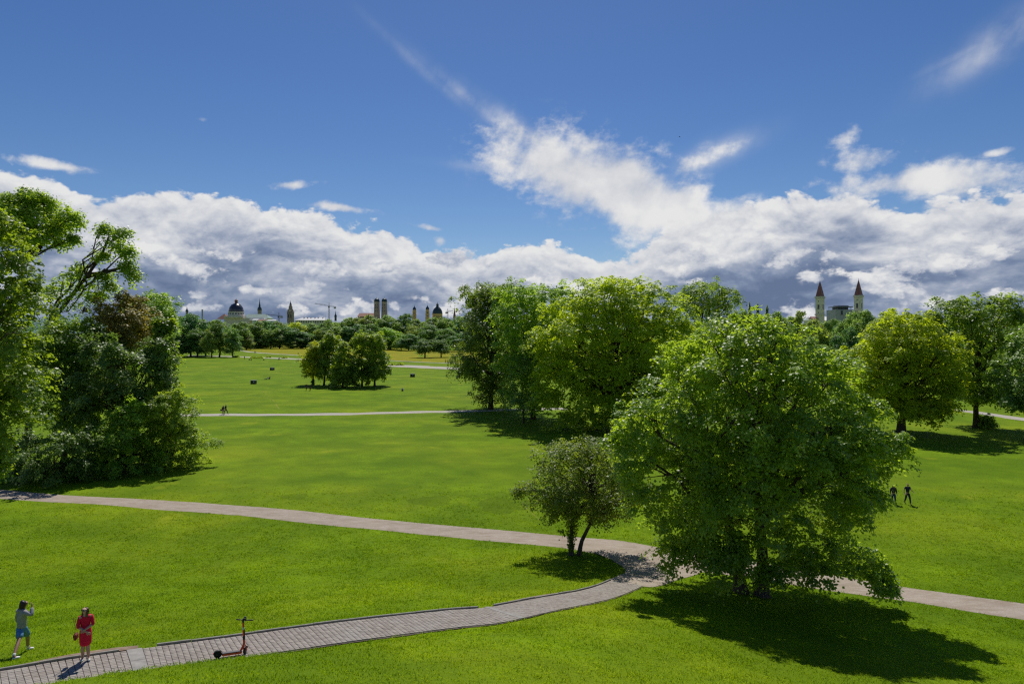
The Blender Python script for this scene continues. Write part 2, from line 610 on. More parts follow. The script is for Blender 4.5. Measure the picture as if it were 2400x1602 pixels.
gx = axis(30.0, 0.5, 7000.0, 1.10)
gx = np.array([-v for v in gx[:0:-1]] + gx)
gy = np.array([-v for v in axis(6.0, 1.0, 400.0, 1.4)[:0:-1]] + axis(58.0, 0.5, 9000.0, 1.08))
GX, GY = np.meshgrid(gx, gy)
GZ = ground(GX, GY)
_nb = (GY > 8) & (GY < 48) & (GX > -26) & (GX < 12)
_d = np.full(GX.shape, 9.0)
_d[_nb] = np.sqrt(((GX[_nb][:, None] - paved[None, ::2, 0]) ** 2 + (GY[_nb][:, None] - paved[None, ::2, 1]) ** 2).min(1))
GZ -= 0.07 * np.clip((PAV_W + 0.15 - _d) / 0.3, 0, 1)       # the sheet dips under the paving
nx, ny = len(gx), len(gy)
idx = np.arange(nx * ny).reshape(ny, nx)
quads = np.stack([idx[:-1, :-1], idx[:-1, 1:], idx[1:, 1:], idx[1:, :-1]], -1).reshape(-1, 4)
lawn = mobj('lawn', np.c_[GX.ravel(), GY.ravel(), GZ.ravel()], quads, M_LAWN, smooth=True)
tag(lawn, kind='structure')


# ------------------------------------------------------------------ paths
def edge_noise(n, amp, seed, k=9):
    r = np.random.default_rng(seed).normal(0, 1, n + 2 * k)
    r = np.convolve(r, np.ones(k) / k, 'valid')[:n]
    return r * amp * math.sqrt(k) * 0.6


def ribbon(name, left, right, lift, mat, cross=7, parent=None, jitter=0.05, seed=1):
    """a strip of ground between two polylines of the same length that follows the terrain"""
    n = len(left)
    left = left.copy()
    right = right.copy()
    dirv = right - left
    dirv /= np.linalg.norm(dirv, axis=1)[:, None]
    left += dirv * edge_noise(n, jitter, seed)[:, None]
    right += dirv * edge_noise(n, jitter, seed + 1)[:, None]
    v = []
    for k in range(cross):
        f = k / (cross - 1)
        p = left * (1 - f) + right * f
        z = ground(p[:, 0], p[:, 1]) + lift * (1 if 0 < k < cross - 1 else 0.3)
        v.append(np.c_[p, z])
    v = np.stack(v, 1).reshape(-1, 3)
    ii = np.arange(n * cross).reshape(n, cross)
    q = np.stack([ii[:-1, :-1], ii[1:, :-1], ii[1:, 1:], ii[:-1, 1:]], -1).reshape(-1, 4)
    o = mobj(name, v, q[:, ::-1], mat, parent, smooth=True)
    return tag(o, kind='structure'), left, right


def strip_from_px(name, top_px, bot_px, lift, mat, step=0.35, seed=1, jitter=0.05, cross=7):
    a = smooth_line([at(*p)[:2] for p in top_px], step)
    b = smooth_line([at(*p)[:2] for p in bot_px], step)
    n = max(len(a), len(b))
    f = lambda L: np.c_[np.interp(np.linspace(0, 1, n), np.linspace(0, 1, len(L)), L[:, 0]), np.interp(np.linspace(0, 1, n), np.linspace(0, 1, len(L)), L[:, 1])]
    return ribbon(name, f(a), f(b), lift, mat, cross, None, jitter, seed)


PATH_POLYS = []                                 # (n,2) outlines that stay free of grass blades
GR_TOP = [(-160, 1141), (0, 1147), (153, 1160), (350, 1170), (572, 1185), (750, 1201), (920, 1219), (1120, 1237), (1318, 1255), (1451, 1266), (1560, 1284), (1690, 1303), (1830, 1326), (1960, 1349), (2115, 1374), (2255, 1394), (2400, 1413), (2560, 1434)]
GR_BOT = [(-160, 1158), (0, 1168), (102, 1175), (350, 1192), (613, 1213), (800, 1233), (1022, 1255), (1180, 1270), (1318, 1283), (1410, 1300), (1520, 1330), (1640, 1340), (1750, 1352), (1911, 1379), (2105, 1405), (2255, 1429), (2400, 1451), (2560, 1475)]
gravel_path, l_, r_ = strip_from_px('gravel_path', GR_TOP, GR_BOT, 0.022, M_GRAVEL, 0.25, 3, 0.05)
PATH_POLYS.append(np.vstack([l_, r_[::-1]]))
# the widened gravel fork where the paved path comes in
_je = int(((paved - np.array(at(1462, 1365)[:2])) ** 2).sum(1).argmin())
_ek, _el = paved[_je] + pav_nrm[_je] * (PAV_W + 0.1), paved[_je] - pav_nrm[_je] * (PAV_W + 0.1)
fork_px = [(1380, 1290), (1415, 1302), (1450, 1322), (1466, 1340)]
fork_px2 = [(1540, 1374), (1590, 1358), (1640, 1341), (1600, 1318), (1500, 1300)]
fk = np.array([at(*p)[:2] for p in fork_px] + [tuple(_ek), tuple((_ek + _el) / 2), tuple(_el)] + [at(*p)[:2] for p in fork_px2])
fk_c = fk[:, :2].mean(0)
fk2 = smooth_line(np.vstack([fk[:, :2], fk[:1, :2]]), 0.12)
fk2[:, 0] += edge_noise(len(fk2), 0.03, 61, 5)
fk2[:, 1] += edge_noise(len(fk2), 0.03, 62, 5)
fk2[-1] = fk2[0]
rings = []
for f in np.linspace(0, 1, 8):
    p = fk_c + (fk2 - fk_c) * f
    rings.append(np.c_[p, ground(p[:, 0], p[:, 1]) + (0.044 if f < 0.99 else 0.020)])
fv = np.vstack(rings)
nr = len(fk2)
ii = np.arange(8 * nr).reshape(8, nr)
fq = np.stack([ii[:-1, :-1], ii[1:, :-1], ii[1:, 1:], ii[:-1, 1:]], -1).reshape(-1, 4)
tag(mobj('gravel_fork', fv, fq, M_GRAVEL, smooth=True), kind='structure')
PATH_POLYS.append(fk2)

# far paths
fp, l_, r_ = strip_from_px('meadow_path', [(300, 968), (430, 969), (620, 969.5), (860, 966), (1080, 961), (1200, 957.5), (1330, 955)], [(300, 974.5), (430, 974.5), (620, 974), (860, 970.5), (1080, 965.5), (1200, 962), (1330, 959.5)], 0.04, M_GRAVEL_PALE, 1.0, 5, 0.1, 4)
PATH_POLYS.append(np.vstack([l_, r_[::-1]]))
strip_from_px('far_gravel_road', [(440, 832), (540, 834), (620, 837), (730, 841.5), (830, 846.5), (900, 852), (950, 855.2), (1000, 857), (1070, 861), (1180, 868)], [(440, 834), (540, 836.2), (620, 839.4), (730, 844.3), (830, 850.5), (900, 857.8), (950, 860.5), (1000, 863), (1070, 866), (1180, 875)], 0.08, M_GRAVEL_PALE, 3.0, 8, 0.2, 4)
strip_from_px('far_footpath', [(560, 817), (567, 820.3), (585, 823.5), (620, 826.8), (700, 831.6), (760, 834), (850, 840), (920, 844.6), (1000, 848.4), (1090, 852)], [(556, 819), (566, 822.6), (584, 825.2), (620, 828.0), (700, 832.5), (760, 834.8), (850, 840.8), (920, 845.4), (1000, 849.3), (1090, 853)], 0.08, M_GRAVEL_PALE, 4.0, 9, 0.15, 3)
strip_from_px('side_footpath', [(2180, 952), (2230, 957.5), (2300, 965), (2400, 979), (2500, 993)], [(2180, 955), (2230, 962), (2300, 971), (2400, 986), (2500, 1001)], 0.05, M_GRAVEL_PALE, 1.0, 10, 0.1, 4)
# the unmown, yellowing meadow beyond the road
strip_from_px('dry_meadow', [(470, 808), (590, 806), (700, 807), (800, 808), (900, 814), (1000, 819), (1150, 821)], [(575, 822), (640, 828), (700, 831), (800, 836.6), (900, 843), (1000, 848), (1150, 853)], 0.05, M_MEADOW, 6.0, 12, 1.2, 8)

# darker rings of rank grass and two faint trodden lines on the lawn
M_RANK = lawn_material('rank_grass', (0.075, 0.135, 0.003), (0.115, 0.195, 0.004), (0.165, 0.245, 0.006), (0.18, 0.22, 0.010), 0.3)
M_TROD = lawn_material('trodden_grass', (0.14, 0.19, 0.02), (0.22, 0.27, 0.03), (0.29, 0.33, 0.05), (0.31, 0.31, 0.05), 0.6)
for px_, py_, rx_, ry_ in ((1010, 1173, 1.9, 1.7), (1182, 1182, 2.2, 2.6), (690, 1163, 1.2, 1.1)):
    c_ = np.array(at(px_, py_)[:2])
    an = np.linspace(0, 2 * np.pi, 40, endpoint=False)
    w_ = 1 + 0.10 * np.sin(an * 3 + px_) + 0.06 * np.sin(an * 7)
    vv = [np.r_[c_, float(ground(*c_)) + 0.016]]
    for f_ in (0.5, 1.0):
        q_ = c_ + np.c_[np.cos(an) * rx_, np.sin(an) * ry_] * (w_ * f_)[:, None]
        vv += list(np.c_[q_, ground(q_[:, 0], q_[:, 1]) + (0.014 if f_ < 1 else 0.006)])
    ff = [(0, 1 + i, 1 + (i + 1) % 40) for i in range(40)] + [(1 + i, 41 + i, 41 + (i + 1) % 40, 1 + (i + 1) % 40) for i in range(40)]
    tag(mobj('grass_patch', vv, ff, M_RANK, smooth=True), kind='structure')
for a_, b_ in (([(1208, 1158), (1232, 1190), (1262, 1218)], [(1211, 1157), (1236, 1189), (1267, 1217)]), ([(1240, 1160), (1280, 1190), (1312, 1222)], [(1242, 1159), (1283, 1189), (1316, 1221)]), ([(612, 915), (640, 940), (652, 958)], [(614, 915), (643, 940), (656, 958)])):
    strip_from_px('trodden_track', a_, b_, 0.012, M_TROD, 0.4, int(a_[0][0]), 0.08, 3)
# ------------------------------------------------------------------ the paved path: bed, pavers, kerb stones, concrete strips
M_BED = plain_mat('joint_sand', (0.115, 0.090, 0.075), 0.95, 0.3, 3.0)


def paver_material():
    m, nt, out = new_mat('paver_stone')
    pos = nt.nodes.new('ShaderNodeNewGeometry').outputs['Position']
    att = nt.nodes.new('ShaderNodeAttribute')
    att.attribute_name = 'tint'
    oi = nt.nodes.new('ShaderNodeObjectInfo')
    add = node(nt, 'ShaderNodeMath')
    add.operation = 'ADD'
    nt.links.new(att.outputs['Fac'], add.inputs[0])
    nt.links.new(oi.outputs['Random'], add.inputs[1])
    fr = node(nt, 'ShaderNodeMath')
    fr.operation = 'FRACT'
    nt.links.new(add.outputs[0], fr.inputs[0])
    c = nmix(nt, fr.outputs[0], (0.265, 0.225, 0.192), (0.375, 0.33, 0.285))
    n = nnoise(nt, pos, 30.0, 4.0, 0.7)
    c = nmix(nt, nmap(nt, n, 0.4, 0.75, 0, 0.5), c, (0.16, 0.14, 0.12))
    n2 = nnoise(nt, pos, 0.8, 4.0, 0.6)
    c = nmix(nt, nmap(nt, n2, 0.45, 0.7, 0, 0.45), c, (0.34, 0.325, 0.295))
    p = node(nt, 'ShaderNodeBsdfPrincipled', Base_Color=c, Roughness=0.8)
    p.inputs['Specular IOR Level'].default_value = 0.3
    nt.links.new(p.outputs[0], out.inputs[0])
    return m


M_PAVER = paver_material()
M_CONC = plain_mat('concrete', (0.28, 0.265, 0.24), 0.85, 0.2, 4.0, bump=0.2)
M_KERB = plain_mat('kerb_concrete', (0.24, 0.23, 0.20), 0.85, 0.25, 5.0, bump=0.2)
M_EARTH = gravel_material('bare_earth', (0.27, 0.19, 0.135), (0.21, 0.145, 0.10), (0.36, 0.28, 0.21))


def pav_at(s, o, lift=0.0):
    x = np.interp(s, pav_s, paved[:, 0]) + np.interp(s, pav_s, pav_nrm[:, 0]) * o
    y = np.interp(s, pav_s, paved[:, 1]) + np.interp(s, pav_s, pav_nrm[:, 1]) * o
    return np.stack([x, y, np.interp(s, pav_s, pav_z) + lift + 0 * x], -1)


def s_of_px(px, py):
    p = np.array(at(px, py)[:2])
    return float(pav_s[((paved - p) ** 2).sum(1).argmin()])


S_END = s_of_px(1462, 1365)
S_SLAB = [(s_of_px(322, 1545), 0.42), (s_of_px(1171, 1432), 0.26)]
ss = np.arange(0, S_END + 0.1, 0.25)
bed, _, _ = ribbon('paved_path', pav_at(ss, -PAV_W - 0.06)[:, :2], pav_at(ss, PAV_W)[:, :2], 0.012, M_BED, 9, None, 0.04, 21)
bl = pav_at(ss, -PAV_W - 0.1)[:, :2]
br = pav_at(ss, PAV_W + 0.14)[:, :2]
PATH_POLYS.append(np.vstack([bl, br[::-1]]))
PL, PW, GAP, CH = 0.172, 0.1145, 0.012, 0.005
SKEW = 0.0                                     # the joints run a little aslant across the path
_q = np.array([at(328, 1515)[:2], at(364, 1569)[:2]])
_j = [int(((paved - q) ** 2).sum(1).argmin()) for q in _q]
_o = [float((_q[i] - paved[_j[i]]) @ pav_nrm[_j[i]]) for i in (0, 1)]
SKEW = float(np.clip((pav_s[_j[1]] - pav_s[_j[0]]) / max(0.3, _o[0] - _o[1]), -0.7, 0.7))
rows = np.arange(-PAV_W + PW / 2, PAV_W - PW / 2 + 1e-6, PW)
cells = []
_seg = [0.05] + [v for sc, w in S_SLAB for v in (sc - w / 2 - 0.008, sc + w / 2 + 0.008)] + [S_END]
PITCH = []
for s_a, s_b in zip(_seg[::2], _seg[1::2]):
    n_c = int(round((s_b - s_a) / PL))
    for i in range(n_c):
        for r_ in rows:
            cells.append((s_a + (i + 0.5) * (s_b - s_a) / n_c, r_))
cells = np.array(cells)
zj = rng.normal(0, 0.0022, len(cells))


def paver_corners(s, o, lift, half_l, half_w):
    return [pav_at(np.float64(s + a * half_l - SKEW * (o + b * half_w)), np.float64(o + b * half_w), lift) for a, b in ((-1, -1), (1, -1), (1, 1), (-1, 1))]


BOXF = [(0, 1, 5, 4), (1, 2, 6, 5), (2, 3, 7, 6), (3, 0, 4, 7), (4, 5, 9, 8), (5, 6, 10, 9), (6, 7, 11, 10), (7, 4, 8, 11), (8, 9, 10, 11)]


def paver_verts(i):
    s, o = cells[i]
    hl, hw = PL / 2 - GAP / 2, PW / 2 - GAP * 0.35
    return np.array(paver_corners(s, o, 0.004, hl, hw) + paver_corners(s, o, 0.026 + zj[i], hl, hw) + paver_corners(s, o, 0.032 + zj[i], hl - CH, hw - CH))


cen = pav_at(cells[:, 0] - SKEW * cells[:, 1], cells[:, 1])
size = 1.0 / cen[:, 1]
inframe = (np.abs(cen[:, 0] / cen[:, 1]) < 0.75) & ((CAM_H - cen[:, 2]) / cen[:, 1] < (1602 - HY) / F_PX)
order = np.argsort(-(size * inframe))
own = set(order[:300].tolist())
b_me = None
allv, allf, tint = [], [], []
for i in range(len(cells)):
    v = paver_verts(i)
    if i in own:
        c = v[8:].mean(0)
        # one shared paver mesh, turned to follow the path
        s_c = cells[i][0] - SKEW * cells[i][1]
        ax = pav_at(np.float64(s_c + 0.05), np.float64(cells[i][1])) - pav_at(np.float64(s_c - 0.05), np.float64(cells[i][1]))
        if b_me is None:
            hl, hw = PL / 2 - GAP / 2, PW / 2 - GAP * 0.35
            q = lambda a, b, z: [(-a + SKEW * b, -b, z), (a + SKEW * b, -b, z), (a - SKEW * b, b, z), (-a - SKEW * b, b, z)]
            b_me = mesh_from('brick', q(hl, hw, -0.028) + q(hl, hw, -0.006) + q(hl - CH, hw - CH, 0.0), BOXF, M_PAVER)
        o = link(bpy.data.objects.new('brick', b_me), bed)
        o.location = c
        o.rotation_euler = (0, -math.atan2(ax[2], math.hypot(ax[0], ax[1])), math.atan2(ax[1], ax[0]))
    else:
        n = len(allv) * 12
        allv.append(v)
        allf += [tuple(a + n for a in f) for f in BOXF]
        tint += [rng.random()] * len(BOXF)
pv = mobj('paving', np.vstack(allv), np.array(allf), M_PAVER, bed)
at_ = pv.data.attributes.new('tint', 'FLOAT', 'FACE')
at_.data.foreach_set('value', np.array(tint, np.float32))
tag(pv, kind='stuff')


def bar_along(s_a, s_b, o_a, o_b, lift0, lift1, ch, skew=0.0):
    v = []
    for lift, c in ((lift0, 0), (lift1 - ch, 0), (lift1, ch)):
        for a, b in ((s_a + c, o_a + c), (s_b - c, o_a + c), (s_b - c, o_b - c), (s_a + c, o_b - c)):
            v.append(pav_at(np.float64(a - skew * b), np.float64(b), lift))
    return v


for sc, w in S_SLAB:
    for ka in range(2):                                     # two slabs make up each strip across the path
        oa, ob = (-PAV_W, 0.0) if ka == 0 else (0.008, PAV_W + 0.02)
        mobj('concrete_slab', bar_along(sc - w / 2, sc + w / 2, oa, ob, 0.0, 0.037, 0.006, SKEW), BOXF, M_CONC, bed)
sk = 0.0
while sk + 1.0 < S_END + 0.5:
    if not any(abs(sk + 0.5 - sc) < 0.62 for sc, w in S_SLAB):
        j = rng.normal(0, 0.006, 2)
        mobj('kerb_stone', bar_along(sk + 0.006, sk + 0.994, PAV_W + 0.004 + j[0], PAV_W + 0.075 + j[0], -0.05, 0.082 + j[1], 0.008), BOXF, M_KERB, bed)
    sk += 1.0
# trodden earth behind the kerb
e_s = np.arange(s_of_px(40, 1580), s_of_px(335, 1541), 0.2)
eo, e_l, e_r = ribbon('bare_earth', pav_at(e_s, PAV_W + 0.10)[:, :2], pav_at(e_s, PAV_W + 0.10 + 0.36 * np.sin(np.linspace(0.25, 2.6, len(e_s))) ** 0.7)[:, :2], 0.03, M_EARTH, 5, None, 0.06, 31)
PATH_POLYS.append(np.vstack([e_l, e_r[::-1]]))

e_s = np.arange(s_of_px(1215, 1420), s_of_px(1350, 1395), 0.2)
eo, e_l, e_r = ribbon('bare_earth', pav_at(e_s, PAV_W + 0.10)[:, :2], pav_at(e_s, PAV_W + 0.10 + 0.30 * np.sin(np.linspace(0.2, 2.9, len(e_s))))[:, :2], 0.03, M_EARTH, 5, None, 0.06, 33)
PATH_POLYS.append(np.vstack([e_l, e_r[::-1]]))
# ------------------------------------------------------------------ foliage
def leaf_material(name, dark, mid, lite, trans, t_amt=0.42, rough=0.42, spec=0.5, tinted=False):
    m, nt, out = new_mat(name)
    att = nt.nodes.new('ShaderNodeAttribute')
    att.attribute_name = 'tint'
    cr = nt.nodes.new('ShaderNodeValToRGB')
    e = cr.color_ramp.elements
    e.new(0.5)
    for x, (p_, c) in zip(e, ((0.08, dark), (0.5, mid), (0.95, lite))):
        x.position = p_
        x.color = (*c, 1)
    nt.links.new(att.outputs['Fac'], cr.inputs['Fac'])
    col = cr.outputs['Color']
    tcol = nmix(nt, 0.55, col, trans)
    tcol = nmix(nt, 1.0, tcol, (1.7, 1.7, 1.7), 'MULTIPLY')
    if tinted:
        oi = nt.nodes.new('ShaderNodeObjectInfo')
        col = nmix(nt, 1.0, col, oi.outputs['Color'], 'MULTIPLY')
        tcol = nmix(nt, 1.0, tcol, oi.outputs['Color'], 'MULTIPLY')
    p = node(nt, 'ShaderNodeBsdfPrincipled', Base_Color=col, Roughness=rough)
    p.inputs['Specular IOR Level'].default_value = spec
    t = node(nt, 'ShaderNodeBsdfTranslucent', Color=tcol)
    mx_ = nt.nodes.new('ShaderNodeMixShader')
    mx_.inputs[0].default_value = t_amt
    nt.links.new(p.outputs[0], mx_.inputs[1])
    nt.links.new(t.outputs[0], mx_.inputs[2])
    nt.links.new(mx_.outputs[0], out.inputs[0])
    return m


def bark_material(name, a, b):
    m, nt, out = new_mat(name)
    tcn = nt.nodes.new('ShaderNodeTexCoord')
    mp = nt.nodes.new('ShaderNodeMapping')
    nt.links.new(tcn.outputs['Object'], mp.inputs['Vector'])
    mp.inputs['Scale'].default_value = (5, 5, 0.9)
    n = nnoise(nt, mp.outputs[0], 3.0, 6.0, 0.65)
    c = nmix(nt, nmap(nt, n, 0.35, 0.68), a, b)
    p = node(nt, 'ShaderNodeBsdfPrincipled', Base_Color=c, Roughness=0.9)
    p.inputs['Specular IOR Level'].default_value = 0.2
    bp = node(nt, 'ShaderNodeBump', Strength=0.8, Distance=0.05, Height=n)
    nt.links.new(bp.outputs[0], p.inputs['Normal'])
    nt.links.new(p.outputs[0], out.inputs[0])
    return m


M_BARK = bark_material('bark_brown', (0.035, 0.026, 0.018), (0.10, 0.075, 0.052))
M_BARK_GREY = bark_material('bark_grey', (0.055, 0.045, 0.038), (0.15, 0.125, 0.10))
L_MAPLE = leaf_material('leaf_maple', (0.085, 0.155, 0.017), (0.153, 0.259, 0.026), (0.275, 0.388, 0.034), (0.512, 0.647, 0.020), 0.52, 0.42, 0.5)
L_MAPLE_Y = leaf_material('leaf_maple_light', (0.066, 0.137, 0.013), (0.119, 0.218, 0.018), (0.221, 0.300, 0.024), (0.384, 0.465, 0.011), 0.54, 0.44, 0.5)
L_BEECH = leaf_material('leaf_yellow_green', (0.121, 0.200, 0.011), (0.228, 0.333, 0.014), (0.450, 0.502, 0.023), (0.600, 0.696, 0.011), 0.5, 0.5, 0.35)
L_ORANGE = leaf_material('leaf_golden', (0.135, 0.205, 0.011), (0.260, 0.335, 0.014), (0.470, 0.480, 0.020), (0.54, 0.62, 0.009), 0.58, 0.5, 0.35)
L_BRIGHT = leaf_material('leaf_bright_green', (0.092, 0.180, 0.020), (0.167, 0.288, 0.032), (0.314, 0.437, 0.042), (0.450, 0.619, 0.023), 0.5, 0.45, 0.45)
L_DARK = leaf_material('leaf_dark_green', (0.068, 0.128, 0.015), (0.133, 0.216, 0.022), (0.272, 0.336, 0.031), (0.359, 0.496, 0.015), 0.45, 0.45, 0.45)
L_GREY = leaf_material('leaf_grey_green', (0.075, 0.150, 0.024), (0.152, 0.260, 0.043), (0.364, 0.484, 0.100), (0.284, 0.433, 0.040), 0.42, 0.45, 0.5)
L_RED = leaf_material('leaf_reddish', (0.098, 0.103, 0.022), (0.206, 0.194, 0.036), (0.415, 0.352, 0.083), (0.432, 0.332, 0.040), 0.42, 0.5, 0.4)
L_OLIVE = leaf_material('leaf_olive', (0.092, 0.159, 0.016), (0.185, 0.270, 0.025), (0.369, 0.437, 0.045), (0.450, 0.572, 0.022), 0.45, 0.5, 0.4)
L_YELLOW = leaf_material('leaf_yellowing', (0.151, 0.207, 0.011), (0.308, 0.364, 0.015), (0.507, 0.495, 0.024), (0.664, 0.660, 0.011), 0.5, 0.5, 0.35)
L_THORN = leaf_material('leaf_hawthorn', (0.063, 0.108, 0.011), (0.126, 0.184, 0.017), (0.251, 0.297, 0.031), (0.306, 0.389, 0.015), 0.45, 0.5, 0.4)
L_DEEP = leaf_material('leaf_deep_green', (0.049, 0.092, 0.011), (0.096, 0.156, 0.016), (0.196, 0.242, 0.022), (0.258, 0.357, 0.011), 0.45, 0.45, 0.45)
L_BANK = leaf_material('leaf_shrub_green', (0.060, 0.120, 0.019), (0.122, 0.208, 0.034), (0.291, 0.387, 0.080), (0.227, 0.346, 0.032), 0.42, 0.45, 0.5)
L_FAR = leaf_material('leaf_far', (0.081, 0.163, 0.044), (0.172, 0.282, 0.067), (0.352, 0.431, 0.090), (0.360, 0.498, 0.060), 0.45, 0.55, 0.35, tinted=True)


def unit(v):
    return v / np.maximum(np.linalg.norm(v, axis=-1, keepdims=True), 1e-9)


def rand_dirs(r, n):
    return unit(r.normal(0, 1, (n, 3)))


def leaf_quads(r, pos, nrm, length, width, jitter=0.55, along=None):
    """one folded rhombic leaf per position"""
    n = len(pos)
    nn = unit(nrm + r.normal(0, jitter, (n, 3)))
    a = r.normal(0, 1, (n, 3)) if along is None else along + r.normal(0, 0.5, (n, 3))
    a = unit(a - (a * nn).sum(1, keepdims=True) * nn)
    b = np.cross(nn, a)
    L = (length * r.uniform(0.7, 1.25, n))[:, None]
    W = (width * r.uniform(0.75, 1.2, n))[:, None]
    v = np.stack([pos - a * L * 0.5, pos + b * W * 0.5 - nn * W * 0.14, pos + a * L * 0.5 - nn * L * 0.10, pos - b * W * 0.5 - nn * W * 0.14], 1)
    return v.reshape(-1, 3)


def tube(points, radii, sides=7):
    P = np.array(points, float)
    n = len(P)
    t = unit(np.gradient(P, axis=0))
    ref = np.array([0.31, 0.95, 0.08])
    u = unit(np.cross(t, ref))
    w = np.cross(t, u)
    ang = np.linspace(0, 2 * np.pi, sides, endpoint=False)
    R = np.asarray(radii, float)[:, None, None]
    v = P[:, None] + R * (np.cos(ang)[None, :, None] * u[:, None] + np.sin(ang)[None, :, None] * w[:, None])
    v = np.vstack([v.reshape(-1, 3), P[-1:] + t[-1:] * R[-1, 0]])
    f = []
    for i in range(n - 1):
        for k in range(sides):
            a, b = i * sides + k, i * sides + (k + 1) % sides
            f.append((a, b, b + sides, a + sides))
    tip = n * sides
    for k in range(sides):
        f.append(((n - 1) * sides + k, (n - 1) * sides + (k + 1) % sides, tip))
    return v, f


def join(parts):
    V, Fs, n = [], [], 0
    for v, f in parts:
        V.append(np.asarray(v))
        Fs += [tuple(i + n for i in q) for q in f]
        n += len(v)
    return np.vstack(V), Fs


def bend(r, a, b, n=6, sag=0.12, wob=0.05):
    a, b = np.asarray(a, float), np.asarray(b, float)
    t = np.linspace(0, 1, n)[:, None]
    L = np.linalg.norm(b - a)
    p = a + (b - a) * t
    p[:, 2] += (np.sin(t[:, 0] * np.pi) * sag) * L
    p[1:-1] += r.normal(0, wob * L / 3, (n - 2, 3))
    return p


def crown_points(r, lobes, density, rc, fill=0.12, lo=0.72, nsub=None, layer=0.0):
    """cluster centres over a union of ellipsoids (centre, radii), gathered into rounded clumps with shaded hollows between; returns centres and outward directions"""
    L = np.asarray(lobes, float)
    subs = []
    for i, l in enumerate(L):
        m = nsub or 13
        d = rand_dirs(r, m * 3)
        d = d[(d[:, 2] > -0.6)]
        pick = [d[0]]
        for q in d[1:]:                                  # keep the clumps apart
            if min(((q - z) ** 2).sum() for z in pick) > 0.30 and len(pick) < m:
                pick.append(q)
        for q in pick:
            c = l[:3] + q * l[3:] * r.uniform(0.62, 0.76)
            s_ = r.uniform(0.27, 0.41)
            subs.append([*c, l[3] * s_ * (1 + 0.35 * layer), l[4] * s_ * (1 + 0.35 * layer), l[5] * s_ * (0.9 - 0.45 * layer), *q])
    S = np.array(subs)
    keep = np.ones(len(S), bool)
    for i in range(len(S)):
        for q in L:                                      # clumps buried in a neighbouring lobe carry no leaves
            if (((S[i, :3] - q[:3]) / (q[3:] * 0.52)) ** 2).sum() < 1:
                keep[i] = False
                break
    S = S[keep]
    out_p, out_d = [], []
    for i, l in enumerate(S):
        a, b, c = l[3:6]
        p_ = 1.6
        area = 4 * np.pi * (((a * b) ** p_ + (a * c) ** p_ + (b * c) ** p_) / 3) ** (1 / p_)
        n = max(1, int(area * density * 0.43 + r.random()))
        d = rand_dirs(r, n)
        low = d[:, 2] < -0.15
        d[low & (r.random(n) < 0.7), 2] *= -1
        k = r.uniform(lo, 1.0, n)
        k[r.random(n) < fill] *= 0.5
        out_p.append(l[:3] + d * l[3:6] * k[:, None])
        out_d.append(unit(d * 0.8 + l[6:9] * 0.6))
    for i, l in enumerate(L):                            # sparse leaves inside, so that the middle is not hollow
        a, b, c = l[3:]
        n = int((a * b + a * c + b * c) * 4 * density * 0.04)
        d = rand_dirs(r, n)
        out_p.append(l[:3] + d * l[3:] * r.uniform(0.3, 0.75, (n, 1)))
        out_d.append(d)
    return np.vstack(out_p), np.vstack(out_d)


def spray_points(r, lobes, density, rc, flatten=0.0):
    """cluster centres gathered on drooping, fan-like boughs that reach out of each ellipsoid by uneven amounts, with gaps between; returns centres and leaf-facing directions"""
    L = np.asarray(lobes, float)
    out_p, out_d = [], []
    up_ = np.array([0, 0, 1.0])
    for i, l in enumerate(L):
        m = 14
        d = rand_dirs(r, m * 2)
        d = d[d[:, 2] > -0.75][:m]
        for q in d:
            rad = r.uniform(0.60, 0.98) if r.random() > 0.12 else r.uniform(0.98, 1.16)
            c = l[:3] + q * l[3:6] * rad
            hid = False
            for j, z in enumerate(L):
                if j != i and (((c - z[:3]) / (z[3:6] * 0.70)) ** 2).sum() < 1:
                    hid = True
                    break
            if hid:
                continue
            R = (l[3] + l[4] + l[5]) / 3
            ln = R * r.uniform(0.45, 0.78)
            wd = ln * r.uniform(0.42, 0.62)
            a = unit(q * np.array([1, 1, 0.55 - 0.3 * flatten]) + r.normal(0, 0.22, 3))
            n_ = unit(up_ * (0.95 + 0.6 * flatten) + q * 0.55 + r.normal(0, 0.18, 3))
            n_ = unit(n_ - (n_ @ a) * a)
            b = np.cross(n_, a)
            n = max(2, int(ln * wd * density * 2.6 + r.random()))
            t = r.uniform(-0.75, 1.0, n)
            w = r.normal(0, 0.42, n) * (1.05 - 0.55 * np.clip(t, 0, 1))
            p = c + a * (t * ln)[:, None] * 0.75 + b * (w * wd)[:, None] + n_ * (r.normal(0, 0.07, n) * ln)[:, None]
            p[:, 2] -= (np.clip(t, 0, 1) ** 2 * 0.28 + (w * 0.9) ** 2 * 0.18) * ln
            out_p.append(p)
            out_d.append(np.tile(unit(n_ * 0.75 + q * 0.5), (n, 1)))
    return np.vstack(out_p), np.vstack(out_d)


